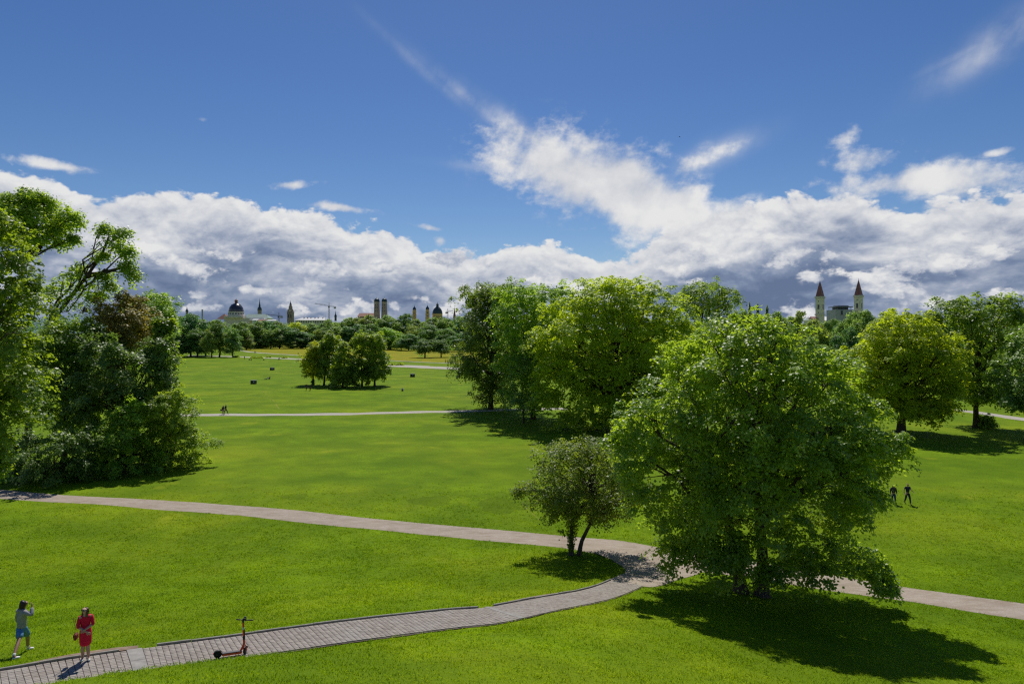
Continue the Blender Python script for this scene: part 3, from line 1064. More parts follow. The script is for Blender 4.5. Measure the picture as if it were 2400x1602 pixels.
def build_foliage(r, P, D, k, rc, flat, leaf, up=0.75, droop=0.35):
    """k leaves about each cluster centre, spread over a tilted, slightly drooping pad"""
    n = len(P)
    nrm = unit(D * 0.75 + np.array([0, 0, up]) + r.normal(0, 0.22, (n, 3)))
    hor = unit(np.cross(nrm, r.normal(0, 1, (n, 3))))
    oth = np.cross(nrm, hor)
    rcs = rc * r.uniform(0.65, 1.3, n)
    u = r.normal(0, 0.55, (n, k))
    v = r.normal(0, 0.55, (n, k))
    w = r.normal(0, flat, (n, k))
    off = (hor[:, None] * u[..., None] + oth[:, None] * v[..., None] + nrm[:, None] * (w - droop * (u * u + v * v))[..., None]) * rcs[:, None, None]
    pos = (P[:, None] + off).reshape(-1, 3)
    nr = np.repeat(unit(D * 0.9 + nrm * 0.7), k, 0) + 0.35 * unit(off.reshape(-1, 3))
    tint = np.repeat(r.normal(0.45, 0.15, n), k) + r.normal(0, 0.07, n * k)
    along = np.repeat(D, k, 0)
    return leaf_quads(r, pos, nr, leaf[0], leaf[1], 0.30, along), np.clip(tint, 0, 1)


def foliage_object(name, verts, tint, mat, parent):
    q = np.arange(len(verts)).reshape(-1, 4)
    me = mesh_from(name, verts, q, mat)
    a = me.attributes.new('tint', 'FLOAT', 'FACE')
    a.data.foreach_set('value', tint.astype(np.float32))
    return link(bpy.data.objects.new(name, me), parent)


def px3(px, py, d):
    return np.array([(px - CX) / F_PX * d, d, CAM_H + (HY - py) / F_PX * d])


def expand_lobes(r, lobes_px, d, axis_px, depth=1.0, low=3.0, maxr=1.0):
    """photo lobes (px, py, rx, rz[, dy]) at distance d -> ellipsoids, with copies turned round the trunk so that the crown has depth"""
    L = []
    ax = (axis_px - CX) / F_PX * d
    kx = d / F_PX
    for l in lobes_px:
        px, py, rx, rz = l[:4]
        dy = l[4] if len(l) > 4 else None
        c = px3(px, py, d)
        a, b = rx * kx, rz * kx
        if dy is not None:
            s = (d + dy) / d
            L.append([*px3(px, py, d + dy), a * s, min(a, 1.6 * b) * s, b * s])
            continue
        L.append([*c, a, a * 0.9, b])
        off = c[0] - ax
        if c[2] < low:
            continue
        for ang in (75, 130, 180, 235, 290):
            th = math.radians(ang + r.uniform(-18, 18))
            rr = abs(off) + a * 0.35
            s = r.uniform(0.8, 0.98)
            dy_ = math.sin(th) * rr * depth * (0.72 if math.sin(th) < 0 else 1.0)
            x_ = ax + math.cos(th) * off
            if abs(dy_) < a * 0.3:
                continue
            L.append([x_, d + dy_, c[2] + r.uniform(-0.25, 0.15) * b, a * s, a * s * 0.9, b * s])
    return np.array(L)


def make_tree(name, label, cat, base, axis_px, d, lobes_px, mat, bark=M_BARK, density=1.2, rc=0.8, k=16, leaf=(0.3, 0.22), flat=0.16, trunk_r=0.3, seed=1, depth=1.0, low=3.0, up=0.75, droop=0.35,
              fill=0.12, group=None, grow=1.08, fine=0.96, layer=0.0, spray=0.72, trunks=None, limbs=True, extra=None, fork=0.35, raw=False, twig=True):
    r = np.random.default_rng(seed)
    lobes_px = [(l[0], l[1], l[2] * grow, l[3] * grow, *l[4:]) for l in lobes_px]
    leaf = (leaf[0] * fine * 1.12, leaf[1] * fine * 1.12)
    k = int(k / fine ** 2)
    L = np.array([[*px3(l[0], l[1], d), l[2] * d / F_PX, l[2] * d / F_PX, l[3] * d / F_PX] for l in lobes_px]) if raw else expand_lobes(r, lobes_px, d, axis_px, depth, low)
    bz = float(ground(base[0], base[1]))
    base = np.array([base[0], base[1], bz])
    top = L[:, 2].max()
    root = link(bpy.data.objects.new(name, None))
    root.empty_display_size = 0.3
    root.location = base
    tag(root, label, cat, group)
    P, D = crown_points(r, L, density * 0.24, rc, fill, layer=layer)
    P[:] = P + (L[((P[:, None, :] - L[None, :, :3]) ** 2).sum(2).argmin(1)][:, :3] - P) * 0.16      # the inner foliage sits a little deeper
    P2, D2 = spray_points(r, L, density * spray, rc, layer)
    P, D = np.vstack([P, P2]), np.vstack([D, D2])
    ok = P[:, 2] > bz + 0.25
    P, D = P[ok], D[ok]
    V, T = build_foliage(r, P, D, k, rc * 0.72, flat, leaf, up, droop)
    if extra is not None:
        ev, et = extra(r)
        V, T = np.vstack([V, ev]), np.r_[T, et]
    foliage_object('crown', V - base, T, mat, root)
    # trunk and limbs
    parts = []
    cen = L[:, :3].mean(0)
    hub = np.array([base[0] * 0.45 + cen[0] * 0.55, base[1] * 0.45 + cen[1] * 0.55, bz + (cen[2] - bz) * 0.95])
    lines = trunks if trunks else [[base - [0, 0, 0.3], base + (hub - base) * 0.33 + r.normal(0, 0.1, 3), base + (hub - base) * 0.66 + r.normal(0, 0.15, 3), hub]]
    tops = []
    for ti, ln in enumerate(lines):
        ln = np.array(ln, float)
        t = np.linspace(0, 1, len(ln))
        q = np.linspace(0, 1, 12)
        pts = np.c_[[np.interp(q, t, ln[:, i]) for i in range(3)]].T
        rad = trunk_r * (1 - 0.62 * q) * (1 + 0.55 * np.exp(-q * 14))
        parts.append(tube(pts, rad, 10))
        tops.append((pts, rad))
    if limbs:
        idx_ = np.arange(len(L))
        for i in idx_[:70]:
            c = L[i, :3]
            pts, rad = min(tops, key=lambda z: np.linalg.norm(z[0][-1] - c))
            zt = bz + (c[2] - bz) * r.uniform(0.42, 0.72)
            j = int(np.clip(np.searchsorted(pts[:, 2], zt), int(len(pts) * fork), len(pts) - 1))
            br = bend(r, pts[j], c, 6, 0.06, 0.10)
            r0 = min(rad[j] * 0.6, 0.03 + 0.022 * np.linalg.norm(c - pts[j]))
            parts.append(tube(br, np.linspace(r0, r0 * 0.35, 6), 5))
            if twig:
                near = np.argsort(((P - c) ** 2).sum(1))[::max(1, len(P) // (len(L) * 9))][:7]
                for q_ in near:
                    parts.append(tube(bend(r, br[r.integers(3, 6)], P[q_], 4, 0.05, 0.1), np.linspace(r0 * 0.35, r0 * 0.10, 4), 3))
    tv, tf = join(parts)
    tr = mobj('trunk', tv - base, tf, bark, root, smooth=True)
    return root


# ------------------------------------------------------------------ the trees one can tell apart
def b_px(px, py):
    return at(px, py)[:2]


def b_d(px, d):
    return ((px - CX) / F_PX * d, d)


def g3(px, py, d=None):
    return np.array(at(px, py)) if d is None else px3(px, py, d)


# the large maple at the fork of the paths
mb, mb2 = np.array(at(1786, 1396)), np.array(at(1738, 1387))
DM = mb[1]
make_tree('maple_tree', 'large round maple with two trunks standing beside the fork of the paths', 'tree', mb[:2], 1765, DM,
          [(1765, 778, 84, 58), (1690, 812, 72, 58), (1855, 800, 82, 60), (1605, 895, 84, 70), (1935, 870, 72, 66), (1520, 985, 76, 66), (1770, 900, 150, 100), (1640, 985, 130, 95), (1890, 970, 130, 100), (2012, 985, 58, 56), (2050, 955, 30, 18, 0.8),
           (1490, 1085, 66, 62), (1590, 1110, 98, 85), (1730, 1110, 135, 105), (1870, 1120, 125, 105), (1955, 1105, 64, 72), (2030, 1160, 40, 20, -0.6), (1585, 1215, 78, 58), (1690, 1215, 90, 58), (1835, 1230, 100, 68), (1950, 1235, 78, 66),
           (1578, 1282, 54, 36, 0.4), (1652, 1300, 44, 28, -0.8), (1838, 1312, 64, 40, -1.2), (1905, 1318, 50, 36, -0.5), (1985, 1300, 62, 44, 0.2), (2025, 1315, 46, 36, -0.2), (1930, 1290, 56, 46, -0.8), (1640, 1255, 60, 44, -1.0), (2050, 1335, 42, 32, -0.6), (2078, 1368, 24, 20, -0.8), (1735, 1272, 50, 28, -2.0), (1980, 1045, 46, 56), (1700, 1322, 52, 26, -2.5), (1805, 1348, 46, 24, -2.2), (1455, 1030, 40, 40), (1985, 1190, 50, 50), (1530, 1160, 60, 60), (1690, 1300, 50, 26, -2.2), (1830, 1335, 60, 30, -2.0), (1600, 1305, 44, 30, -0.5)],
          L_MAPLE, M_BARK_GREY, density=2.5, rc=0.56, k=26, leaf=(0.18, 0.155), flat=0.17, trunk_r=0.34, seed=11, depth=0.92, low=5.4, grow=1.06, fine=0.84, spray=0.9, droop=0.5, fork=0.22,
          trunks=[[mb - [0, 0, 0.3], mb + [0.1, 0.2, 2.4], mb + [-0.2, 0.5, 6.0], mb + [-0.4, 0.6, 10.5]], [mb2 - [0, 0, 0.3], mb2 + [-0.25, 0.1, 2.0], mb2 + [-0.9, 0.2, 4.6], mb2 + [-1.8, 0.4, 8.5]]])

# the small crooked tree on the grass tongue
hb = np.array(at(1340, 1301))
hb2 = np.array(at(1356, 1300))
DH = hb[1]


def sprays(r):
    """thin outlying shoots with small leaves"""
    vs, ts = [], []
    for a, b in (((1290, 1130), (1200, 1146)), ((1285, 1120), (1235, 1133)), ((1335, 1105), (1258, 1091)), ((1350, 1085), (1320, 1068)), ((1390, 1070), (1318, 1035)), ((1400, 1060), (1368, 1030)), ((1300, 1140), (1214, 1157)), ((1440, 1200), (1484, 1222)), ((1380, 1060), (1350, 1048)),
                 ((1300, 1110), (1270, 1102)), ((1420, 1195), (1450, 1228)), ((1320, 1150), (1255, 1160))):
        n = 46
        t = r.uniform(0, 1, n) ** 0.8
        dy = r.uniform(-0.6, 0.4)
        pa, pb = px3(*a, DH), px3(*b, DH + dy)
        p = pa + (pb - pa) * t[:, None] + r.normal(0, 0.07, (n, 3))
        vs.append(leaf_quads(r, p, np.tile([0, 0, 1.0], (n, 1)), 0.13, 0.09, 0.8))
        ts.append(r.uniform(0.2, 0.8, n))
    n = 900                                         # ivy on the left stem
    t = r.uniform(0, 1, n)
    p = px3(1338, 1290, DH) + (px3(1342, 1195, DH) - px3(1338, 1290, DH)) * t[:, None] + rand_dirs(r, n) * (0.22 + 0.42 * t[:, None]) * r.uniform(0.5, 1, (n, 1))
    vs.append(leaf_quads(r, p, rand_dirs(r, n), 0.13, 0.11, 0.4))
    ts.append(r.uniform(0.0, 0.6, n))
    return np.vstack(vs), np.concatenate(ts)


make_tree('hawthorn_tree', 'small crooked tree with an ivy clad stem and a leaning second stem', 'tree', hb[:2], 1370, DH,
          [(1285, 1138, 50, 26), (1262, 1150, 42, 20), (1330, 1125, 50, 34), (1380, 1100, 50, 42), (1402, 1062, 36, 32), (1240, 1140, 36, 15), (1222, 1150, 18, 8), (1300, 1105, 30, 16), (1350, 1070, 26, 16), (1455, 1130, 46, 40), (1470, 1070, 36, 36), (1480, 1180, 34, 24), (1290, 1175, 30, 16), (1310, 1200, 24, 16), (1425, 1130, 50, 50), (1438, 1190, 36, 20), (1335, 1170, 38, 22), (1380, 1165, 45, 25), (1450, 1090, 36, 40)],
          L_THORN, M_BARK_GREY, density=2.4, rc=0.42, k=13, leaf=(0.14, 0.10), flat=0.3, trunk_r=0.15, seed=12, grow=1.2, depth=0.8, low=2.0, extra=sprays, fork=0.5,
          trunks=[[hb - [0, 0, 0.2], px3(1338, 1260, DH), px3(1342, 1215, DH), px3(1352, 1195, DH), px3(1385, 1170, DH)], [hb2 - [0, 0, 0.2], px3(1362, 1270, DH), px3(1384, 1225, DH), px3(1405, 1205, DH), px3(1445, 1165, DH)], [px3(1384, 1225, DH), px3(1392, 1200, DH), px3(1388, 1160, DH), px3(1395, 1110, DH)]])

YB = at(1440, 1010)[1]
make_tree('beech_tree', 'broad yellow green beech rising behind the small crooked tree', 'tree', b_px(1440, 1010), 1445, YB,
          [(1330, 720, 50, 34), (1310, 790, 50, 40), (1620, 790, 50, 40), (1600, 860, 50, 40), (1420, 700, 66, 44), (1512, 694, 60, 44), (1585, 735, 56, 42), (1372, 765, 68, 42), (1460, 780, 85, 55), (1560, 800, 85, 55), (1335, 845, 60, 36), (1297, 880, 48, 28), (1420, 870, 85, 48), (1520, 890, 75, 55), (1288, 930, 42, 28), (1370, 940, 75, 38), (1450, 950, 65, 40), (1338, 982, 50, 22), (1415, 985, 46, 18)],
          L_BEECH, M_BARK, density=0.75, rc=1.15, k=26, leaf=(0.36, 0.26), flat=0.13, trunk_r=0.5, seed=13, spray=0.85, grow=1.12, layer=0.9, depth=0.8, low=4.0, up=1.1, droop=0.45)
make_tree('broadleaf_tree', 'fresh bright green tree between the dark drooping tree and the yellow beech', 'tree', b_d(1250, 114), 1250, 114,
          [(1290, 715, 50, 36), (1240, 745, 46, 40), (1190, 798, 36, 36), (1270, 800, 55, 55), (1215, 855, 42, 38), (1290, 870, 55, 55), (1330, 740, 40, 40), (1250, 930, 50, 40), (1300, 940, 40, 30), (1200, 760, 30, 34), (1180, 850, 36, 40), (1320, 690, 40, 30)],
          L_BRIGHT, M_BARK, density=0.6, rc=1.0, k=24, leaf=(0.36, 0.24), flat=0.2, trunk_r=0.4, seed=14, spray=0.9, grow=1.12, depth=0.9)
make_tree('willow_shrub', 'grey green bush at the foot of the bright green tree by the meadow path', 'bush', b_d(1228, 109), 1225, 109,
          [(1225, 895, 42, 46), (1212, 935, 30, 28), (1240, 850, 30, 26), (1250, 935, 30, 28)],
          L_GREY, M_BARK, density=0.9, rc=0.8, k=22, leaf=(0.34, 0.14), flat=0.3, trunk_r=0.15, seed=15, low=2.0, up=0.3)
make_tree('broadleaf_tree', 'dark drooping tree with two tops at the left end of the grove', 'tree', b_d(1150, 128), 1155, 128,
          [(1145, 700, 30, 36), (1216, 690, 46, 32), (1130, 760, 40, 45), (1190, 770, 50, 50), (1108, 830, 38, 40), (1168, 850, 52, 52), (1088, 868, 18, 20), (1128, 905, 28, 26), (1165, 908, 30, 30), (1150, 800, 52, 52), (1230, 760, 40, 50), (1240, 830, 40, 50), (1140, 935, 26, 16), (1190, 925, 30, 24)],
          L_DEEP, M_BARK, density=0.62, rc=1.0, k=24, leaf=(0.36, 0.22), flat=0.25, trunk_r=0.45, seed=16, spray=1.15, grow=1.08, depth=0.9, up=0.35, droop=0.8)
make_tree('broadleaf_tree', 'dark round topped tree showing above the right shoulder of the yellow beech', 'tree', b_d(1665, 160), 1662, 160,
          [(1662, 690, 50, 42), (1618, 695, 34, 34), (1708, 704, 34, 38), (1660, 745, 66, 48), (1640, 800, 60, 50), (1710, 760, 40, 50)],
          L_DARK, M_BARK, density=0.42, rc=1.2, k=22, leaf=(0.46, 0.3), flat=0.3, trunk_r=0.5, seed=17)
OB = at(2112, 1018)[1]
make_tree('beech_tree', 'spreading beech with golden sprays and a bare dark trunk on the right lawn', 'tree', b_px(2112, 1018), 2125, OB,
          [(2088, 762, 50, 34), (2048, 800, 44, 34), (2140, 778, 50, 30), (2192, 815, 54, 26), (2248, 826, 36, 16), (2058, 858, 48, 38), (2130, 858, 64, 42), (2212, 872, 54, 32), (2248, 905, 30, 28), (2078, 915, 48, 32), (2160, 930, 62, 32), (2216, 948, 34, 20), (2172, 975, 34, 12), (2052, 950, 26, 20)],
          L_ORANGE, M_BARK, density=0.85, rc=1.0, k=26, leaf=(0.36, 0.24), flat=0.12, trunk_r=0.62, seed=18, layer=1.0, grow=1.1, depth=0.85, up=1.1, droop=0.45, fork=0.3)
TR = at(2288, 1002)[1]
make_tree('lime_tree', 'tall domed tree with an airy top behind the golden beech', 'tree', b_px(2288, 1002), 2292, TR,
          [(2292, 712, 70, 36), (2240, 735, 38, 36), (2350, 722, 46, 32), (2384, 742, 22, 24), (2290, 790, 66, 46), (2340, 800, 46, 42), (2268, 850, 44, 46), (2310, 880, 46, 46), (2298, 925, 30, 26), (2345, 920, 30, 30)],
          L_DARK, M_BARK, density=0.55, rc=0.95, k=22, leaf=(0.38, 0.26), flat=0.25, trunk_r=0.42, seed=19, layer=0.3, depth=0.9, fork=0.3)
make_tree('bush', 'small bush growing against the trunk of the tall domed tree', 'bush', b_px(2314, 1004), 2314, at(2314, 1004)[1],
          [(2312, 985, 16, 15), (2318, 992, 14, 10)], L_OLIVE, M_BARK, density=2.5, rc=0.45, k=16, leaf=(0.3, 0.18), flat=0.3, trunk_r=0.08, seed=20, low=0.5)
make_tree('broadleaf_tree', 'grey green tree cut off by the right end of the lawn', 'tree', b_d(2425, 92), 2420, 92,
          [(2400, 850, 46, 60), (2385, 918, 36, 34), (2425, 800, 38, 40), (2388, 945, 26, 20), (2450, 880, 50, 60)],
          L_GREY, M_BARK, density=0.8, rc=0.8, k=24, leaf=(0.34, 0.24), flat=0.3, trunk_r=0.35, seed=21)
make_tree('broadleaf_tree', 'shaded dark tree standing behind the tall domed tree', 'tree', b_d(2368, 145), 2368, 145,
          [(2362, 775, 46, 50), (2380, 840, 50, 60), (2340, 850, 40, 50)], L_DARK, M_BARK, density=0.45, rc=1.1, k=20, leaf=(0.45, 0.3), flat=0.3, trunk_r=0.4, seed=22)

# the belt at the left edge
make_tree('maple_tree', 'light green maple whose foliage fills the left edge above the gravel path', 'tree', b_d(-115, 46), -90, 46,
          [(-8, 525, 36, 36), (5, 600, 66, 62), (32, 690, 64, 52), (12, 785, 68, 62), (2, 875, 72, 62), (-8, 965, 70, 52), (-22, 1040, 36, 42), (-18, 1095, 24, 26), (-90, 620, 90, 90), (-100, 780, 110, 110), (-100, 950, 90, 90)],
          L_MAPLE_Y, M_BARK_GREY, density=2.2, rc=0.6, k=26, leaf=(0.22, 0.18), flat=0.18, trunk_r=0.4, seed=30, grow=1.2, spray=1.1, depth=0.8, droop=0.55)
make_tree('ash_tree', 'tall airy tree with dark bare limbs topping the left group', 'tree', b_d(-40, 80), 60, 80,
          [(14, 470, 24, 16), (62, 456, 17, 15), (48, 496, 44, 24), (108, 500, 40, 22), (148, 513, 30, 18), (178, 514, 15, 16), (130, 542, 26, 12), (170, 560, 10, 9), (58, 535, 22, 14), (0, 540, 40, 40), (95, 470, 20, 14)],
          L_MAPLE, M_BARK, density=1.0, rc=1.0, k=15, leaf=(0.32, 0.2), flat=0.3, trunk_r=0.35, seed=31, grow=1.18, depth=0.7, fork=0.6,
          trunks=[[np.array([*b_d(-40, 80), 0]), px3(10, 800, 80), px3(52, 640, 80), px3(72, 595, 80), px3(125, 535, 80)], [px3(52, 640, 80), px3(56, 560, 80), px3(55, 490, 80)]])
make_tree('leaning_tree', 'slender leaning tree with two airy tufts against the clouds', 'tree', b_d(60, 84), 230, 84,
          [(245, 538, 15, 17), (287, 545, 19, 14), (270, 575, 26, 16), (302, 592, 12, 12), (312, 640, 17, 20), (296, 625, 17, 14), (240, 600, 16, 11), (246, 645, 10, 8), (185, 632, 22, 22), (150, 668, 36, 26), (120, 682, 22, 16), (200, 680, 36, 30), (160, 730, 45, 40), (232, 690, 22, 16), (255, 670, 14, 10)],
          L_MAPLE, M_BARK, density=1.15, rc=0.95, k=14, leaf=(0.32, 0.2), flat=0.3, trunk_r=0.30, seed=32, grow=1.15, raw=True, fork=0.3,
          trunks=[[np.array([*b_d(60, 84), 0]), px3(95, 790, 84), px3(150, 715, 84), px3(205, 645, 84), px3(238, 598, 84), px3(255, 555, 84)], [px3(205, 645, 84), px3(240, 640, 84), px3(275, 630, 84), px3(300, 622, 84)]])
make_tree('copper_tree', 'reddish brown tree crown in the middle of the left group', 'tree', b_d(285, 82), 288, 82,
          [(290, 740, 44, 40), (250, 742, 36, 30), (330, 770, 30, 34), (300, 800, 42, 38), (262, 790, 36, 30)], L_RED, M_BARK, density=1.0, rc=0.75, k=24, leaf=(0.3, 0.2), flat=0.28, trunk_r=0.3, seed=33, grow=1.22, spray=1.45)
make_tree('broadleaf_tree', 'mid green tree showing behind the reddish crown', 'tree', b_d(352, 100), 350, 100,
          [(332, 712, 34, 24), (368, 722, 32, 28), (392, 742, 20, 22), (356, 770, 46, 40), (340, 830, 40, 40)], L_BRIGHT, M_BARK, density=0.8, rc=0.85, k=22, leaf=(0.34, 0.22), flat=0.28, trunk_r=0.3, seed=34, grow=1.22, spray=1.45)
make_tree('broadleaf_tree', 'yellow green young tree leaning out at the right end of the left group', 'tree', b_d(385, 78), 385, 78,
          [(400, 762, 13, 16), (388, 785, 14, 14), (376, 810, 18, 16), (394, 846, 16, 11), (372, 845, 20, 24), (374, 900, 22, 40)], L_MAPLE_Y, M_BARK, density=1.2, rc=0.6, k=20, leaf=(0.28, 0.18), flat=0.25, trunk_r=0.16, seed=35)
make_tree('broadleaf_tree', 'dense dark tree under the leaning trunk in the left group', 'tree', b_d(150, 76), 155, 76,
          [(200, 792, 52, 38), (122, 850, 42, 42), (182, 850, 62, 42), (150, 925, 62, 42), (108, 960, 38, 42), (190, 960, 60, 40)], L_DARK, M_BARK, density=1.0, rc=0.75, k=24, leaf=(0.30, 0.2), flat=0.28, trunk_r=0.3, seed=36, grow=1.22, spray=1.45, depth=0.8)
make_tree('broadleaf_tree', 'soft grey green tree filling the middle of the left group', 'tree', b_d(285, 75), 290, 75,
          [(258, 850, 70, 42), (330, 850, 52, 40), (368, 875, 30, 38), (250, 920, 72, 44), (338, 930, 48, 40), (380, 930, 34, 40), (300, 980, 60, 40), (385, 820, 20, 30)], L_BANK, M_BARK, density=1.05, rc=0.75, k=24, leaf=(0.28, 0.19), flat=0.28, trunk_r=0.3, seed=37, grow=1.22, spray=1.45, depth=0.8)
make_tree('shrub', 'large grey green shrub nearest the gravel path in the left group', 'bush', b_d(130, 66), 130, 66,
          [(130, 1055, 80, 56), (82, 1078, 46, 46), (192, 1048, 46, 50), (62, 1108, 36, 26), (120, 1110, 60, 28)], L_BANK, M_BARK, density=2.2, rc=0.5, k=24, leaf=(0.23, 0.15), flat=0.28, trunk_r=0.14, seed=38, grow=1.22, spray=1.45, low=1.0, depth=0.7)
make_tree('shrub', 'dark green shrub between the grey green shrub and the olive shrub', 'bush', b_d(290, 70), 290, 70,
          [(290, 1020, 62, 58), (262, 1068, 52, 32), (330, 1065, 46, 34), (300, 980, 40, 40), (250, 1085, 50, 22), (300, 1085, 50, 22)], L_BRIGHT, M_BARK, density=2.0, rc=0.5, k=24, leaf=(0.23, 0.15), flat=0.28, trunk_r=0.14, seed=39, grow=1.22, spray=1.45, low=1.0, depth=0.7)
make_tree('shrub', 'rounded olive shrub at the right foot of the left group', 'bush', b_d(398, 73), 395, 73,
          [(392, 1000, 42, 50), (418, 1012, 26, 36), (380, 1050, 46, 32), (420, 1050, 24, 28), (362, 950, 40, 40), (345, 1040, 40, 40), (405, 1070, 34, 18)], L_OLIVE, M_BARK, density=2.0, rc=0.5, k=24, leaf=(0.23, 0.15), flat=0.28, trunk_r=0.14, seed=40, grow=1.22, spray=1.45, low=1.0, depth=0.8)

# the clump in the middle of the meadow
DC = at(800, 905)[1]
CG = 'trees of the clump in the meadow'
for nm, lab, ct, bx, dd, ax, lobes, mt, sd in (
        ('young_tree', 'low yellow tree at the left side of the meadow clump', 'tree', 733, DC + 4, 735, [(725, 850, 20, 22), (745, 822, 14, 22), (736, 876, 20, 14), (752, 850, 18, 26)], L_YELLOW, 50),
        ('lime_tree', 'tall tree with a short trunk behind the yellow one in the meadow clump', 'tree', 759, DC + 3, 776, [(781, 798, 17, 20), (775, 830, 26, 26), (766, 866, 23, 22), (797, 812, 13, 18), (790, 850, 22, 26)], L_OLIVE, 51),
        ('lime_tree', 'cone shaped tree with foliage down to the grass in the meadow clump', 'tree', 803, DC - 4, 806, [(806, 812, 13, 13), (804, 842, 23, 22), (806, 874, 28, 22), (810, 892, 27, 12), (828, 870, 13, 18), (784, 880, 12, 16)], L_OLIVE, 52),
        ('lime_tree', 'full crowned tree on a thin trunk right of the cone shaped tree', 'tree', 848, DC, 848, [(844, 794, 17, 16), (850, 825, 21, 22), (850, 858, 22, 20), (841, 876, 17, 12)], L_OLIVE, 53),
        ('lime_tree', 'rightmost tree of the meadow clump with a clear trunk', 'tree', 878, DC, 882, [(876, 797, 19, 17), (885, 828, 22, 22), (892, 858, 24, 18), (876, 876, 18, 10), (904, 870, 14, 10)], L_OLIVE, 54),
        ('sapling', 'tiny sapling in the shade left of the meadow clump', 'tree', 733, DC + 0.5, 733, [(733, 896, 3, 4), (734, 892, 2, 3)], L_DARK, 55),
        ('bush', 'little bush between the two thin trunks of the meadow clump', 'bush', 861, DC + 1, 861, [(861, 898, 6, 5), (863, 893, 4, 4)], L_OLIVE, 56)):
    make_tree(nm, lab, ct, b_d(bx, dd), ax, dd, lobes, mt, M_BARK, density=0.8 if sd < 55 else 4.0, rc=0.8 if sd < 55 else 0.3, k=22 if sd < 55 else 10, leaf=(0.42, 0.28) if sd < 55 else (0.3, 0.2), flat=0.3, trunk_r=0.28 if sd < 55 else 0.05, seed=sd, spray=1.7, group=CG, low=1.5, fork=0.2)
# ------------------------------------------------------------------ far trees: six grown shapes, each tree an object of its own
def far_variant(seed, w, h, n_l, low, leaf, n_pts, squat=1.0):
    """crown and trunk meshes of a tree `h` tall and `w` wide"""
    r = np.random.default_rng(seed)
    L = []
    for i in range(n_l):
        t = (i + 0.5) / n_l
        z = h * (low + 0.09 + (0.93 - low - 0.09) * t)
        rad = w / 2 * math.sin(math.pi * (0.16 + 0.76 * t)) ** 0.8
        a = i * 2.4 + r.uniform(-0.4, 0.4)
        o = rad * r.uniform(0.32, 0.55)
        q = max(w * 0.17, rad * r.uniform(0.5, 0.62))
        L.append([math.cos(a) * o, math.sin(a) * o, z - q * 0.25, q, q, q * r.uniform(0.66, 0.85) * squat])
    L = np.array(L)
    L[:, 2] += h - (L[:, 2] + L[:, 5]).max() - 0.2
    P, D = crown_points(r, L, n_pts / (w * h), 1.2, nsub=7)
    P, D = P[P[:, 2] > 0.4], D[P[:, 2] > 0.4]
    V, T = build_foliage(r, P, D, 9, 1.25, 0.3, (leaf, leaf * 0.72), 0.7, 0.4)
    q = np.arange(len(V)).reshape(-1, 4)
    me = mesh_from('crown', V, q, L_FAR)
    at_ = me.attributes.new('tint', 'FLOAT', 'FACE')
    at_.data.foreach_set('value', T.astype(np.float32))
    parts = [tube(bend(r, (0, 0, -0.4), (0, 0, h * 0.72), 6, 0, 0.03), np.linspace(0.42, 0.12, 6), 7)]
    for l in L[::2]:
        parts.append(tube(bend(r, (0, 0, max(1.2, l[2] * 0.55)), l[:3], 4, 0.05, 0.06), np.linspace(0.2, 0.07, 4), 4))
    tv, tf = join(parts)
    return me, mesh_from('trunk', tv, tf, M_BARK, smooth=True), w, h


FARV = [far_variant(101, 16, 20, 10, 0.02, 0.75, 620), far_variant(102, 13, 22, 10, 0.05, 0.75, 640), far_variant(103, 19, 19, 12, 0.02, 0.8, 600),
        far_variant(104, 15, 18, 9, 0.16, 0.7, 640), far_variant(105, 18, 24, 12, 0.03, 0.8, 600), far_variant(106, 12, 17, 8, 0.0, 0.7, 660)]
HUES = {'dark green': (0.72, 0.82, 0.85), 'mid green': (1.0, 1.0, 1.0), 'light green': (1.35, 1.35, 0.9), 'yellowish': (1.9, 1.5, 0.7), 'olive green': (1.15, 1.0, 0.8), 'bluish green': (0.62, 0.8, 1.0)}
ORD = ['first', 'second', 'third', 'fourth', 'fifth', 'sixth', 'seventh', 'eighth', 'ninth', 'tenth', 'eleventh', 'twelfth']
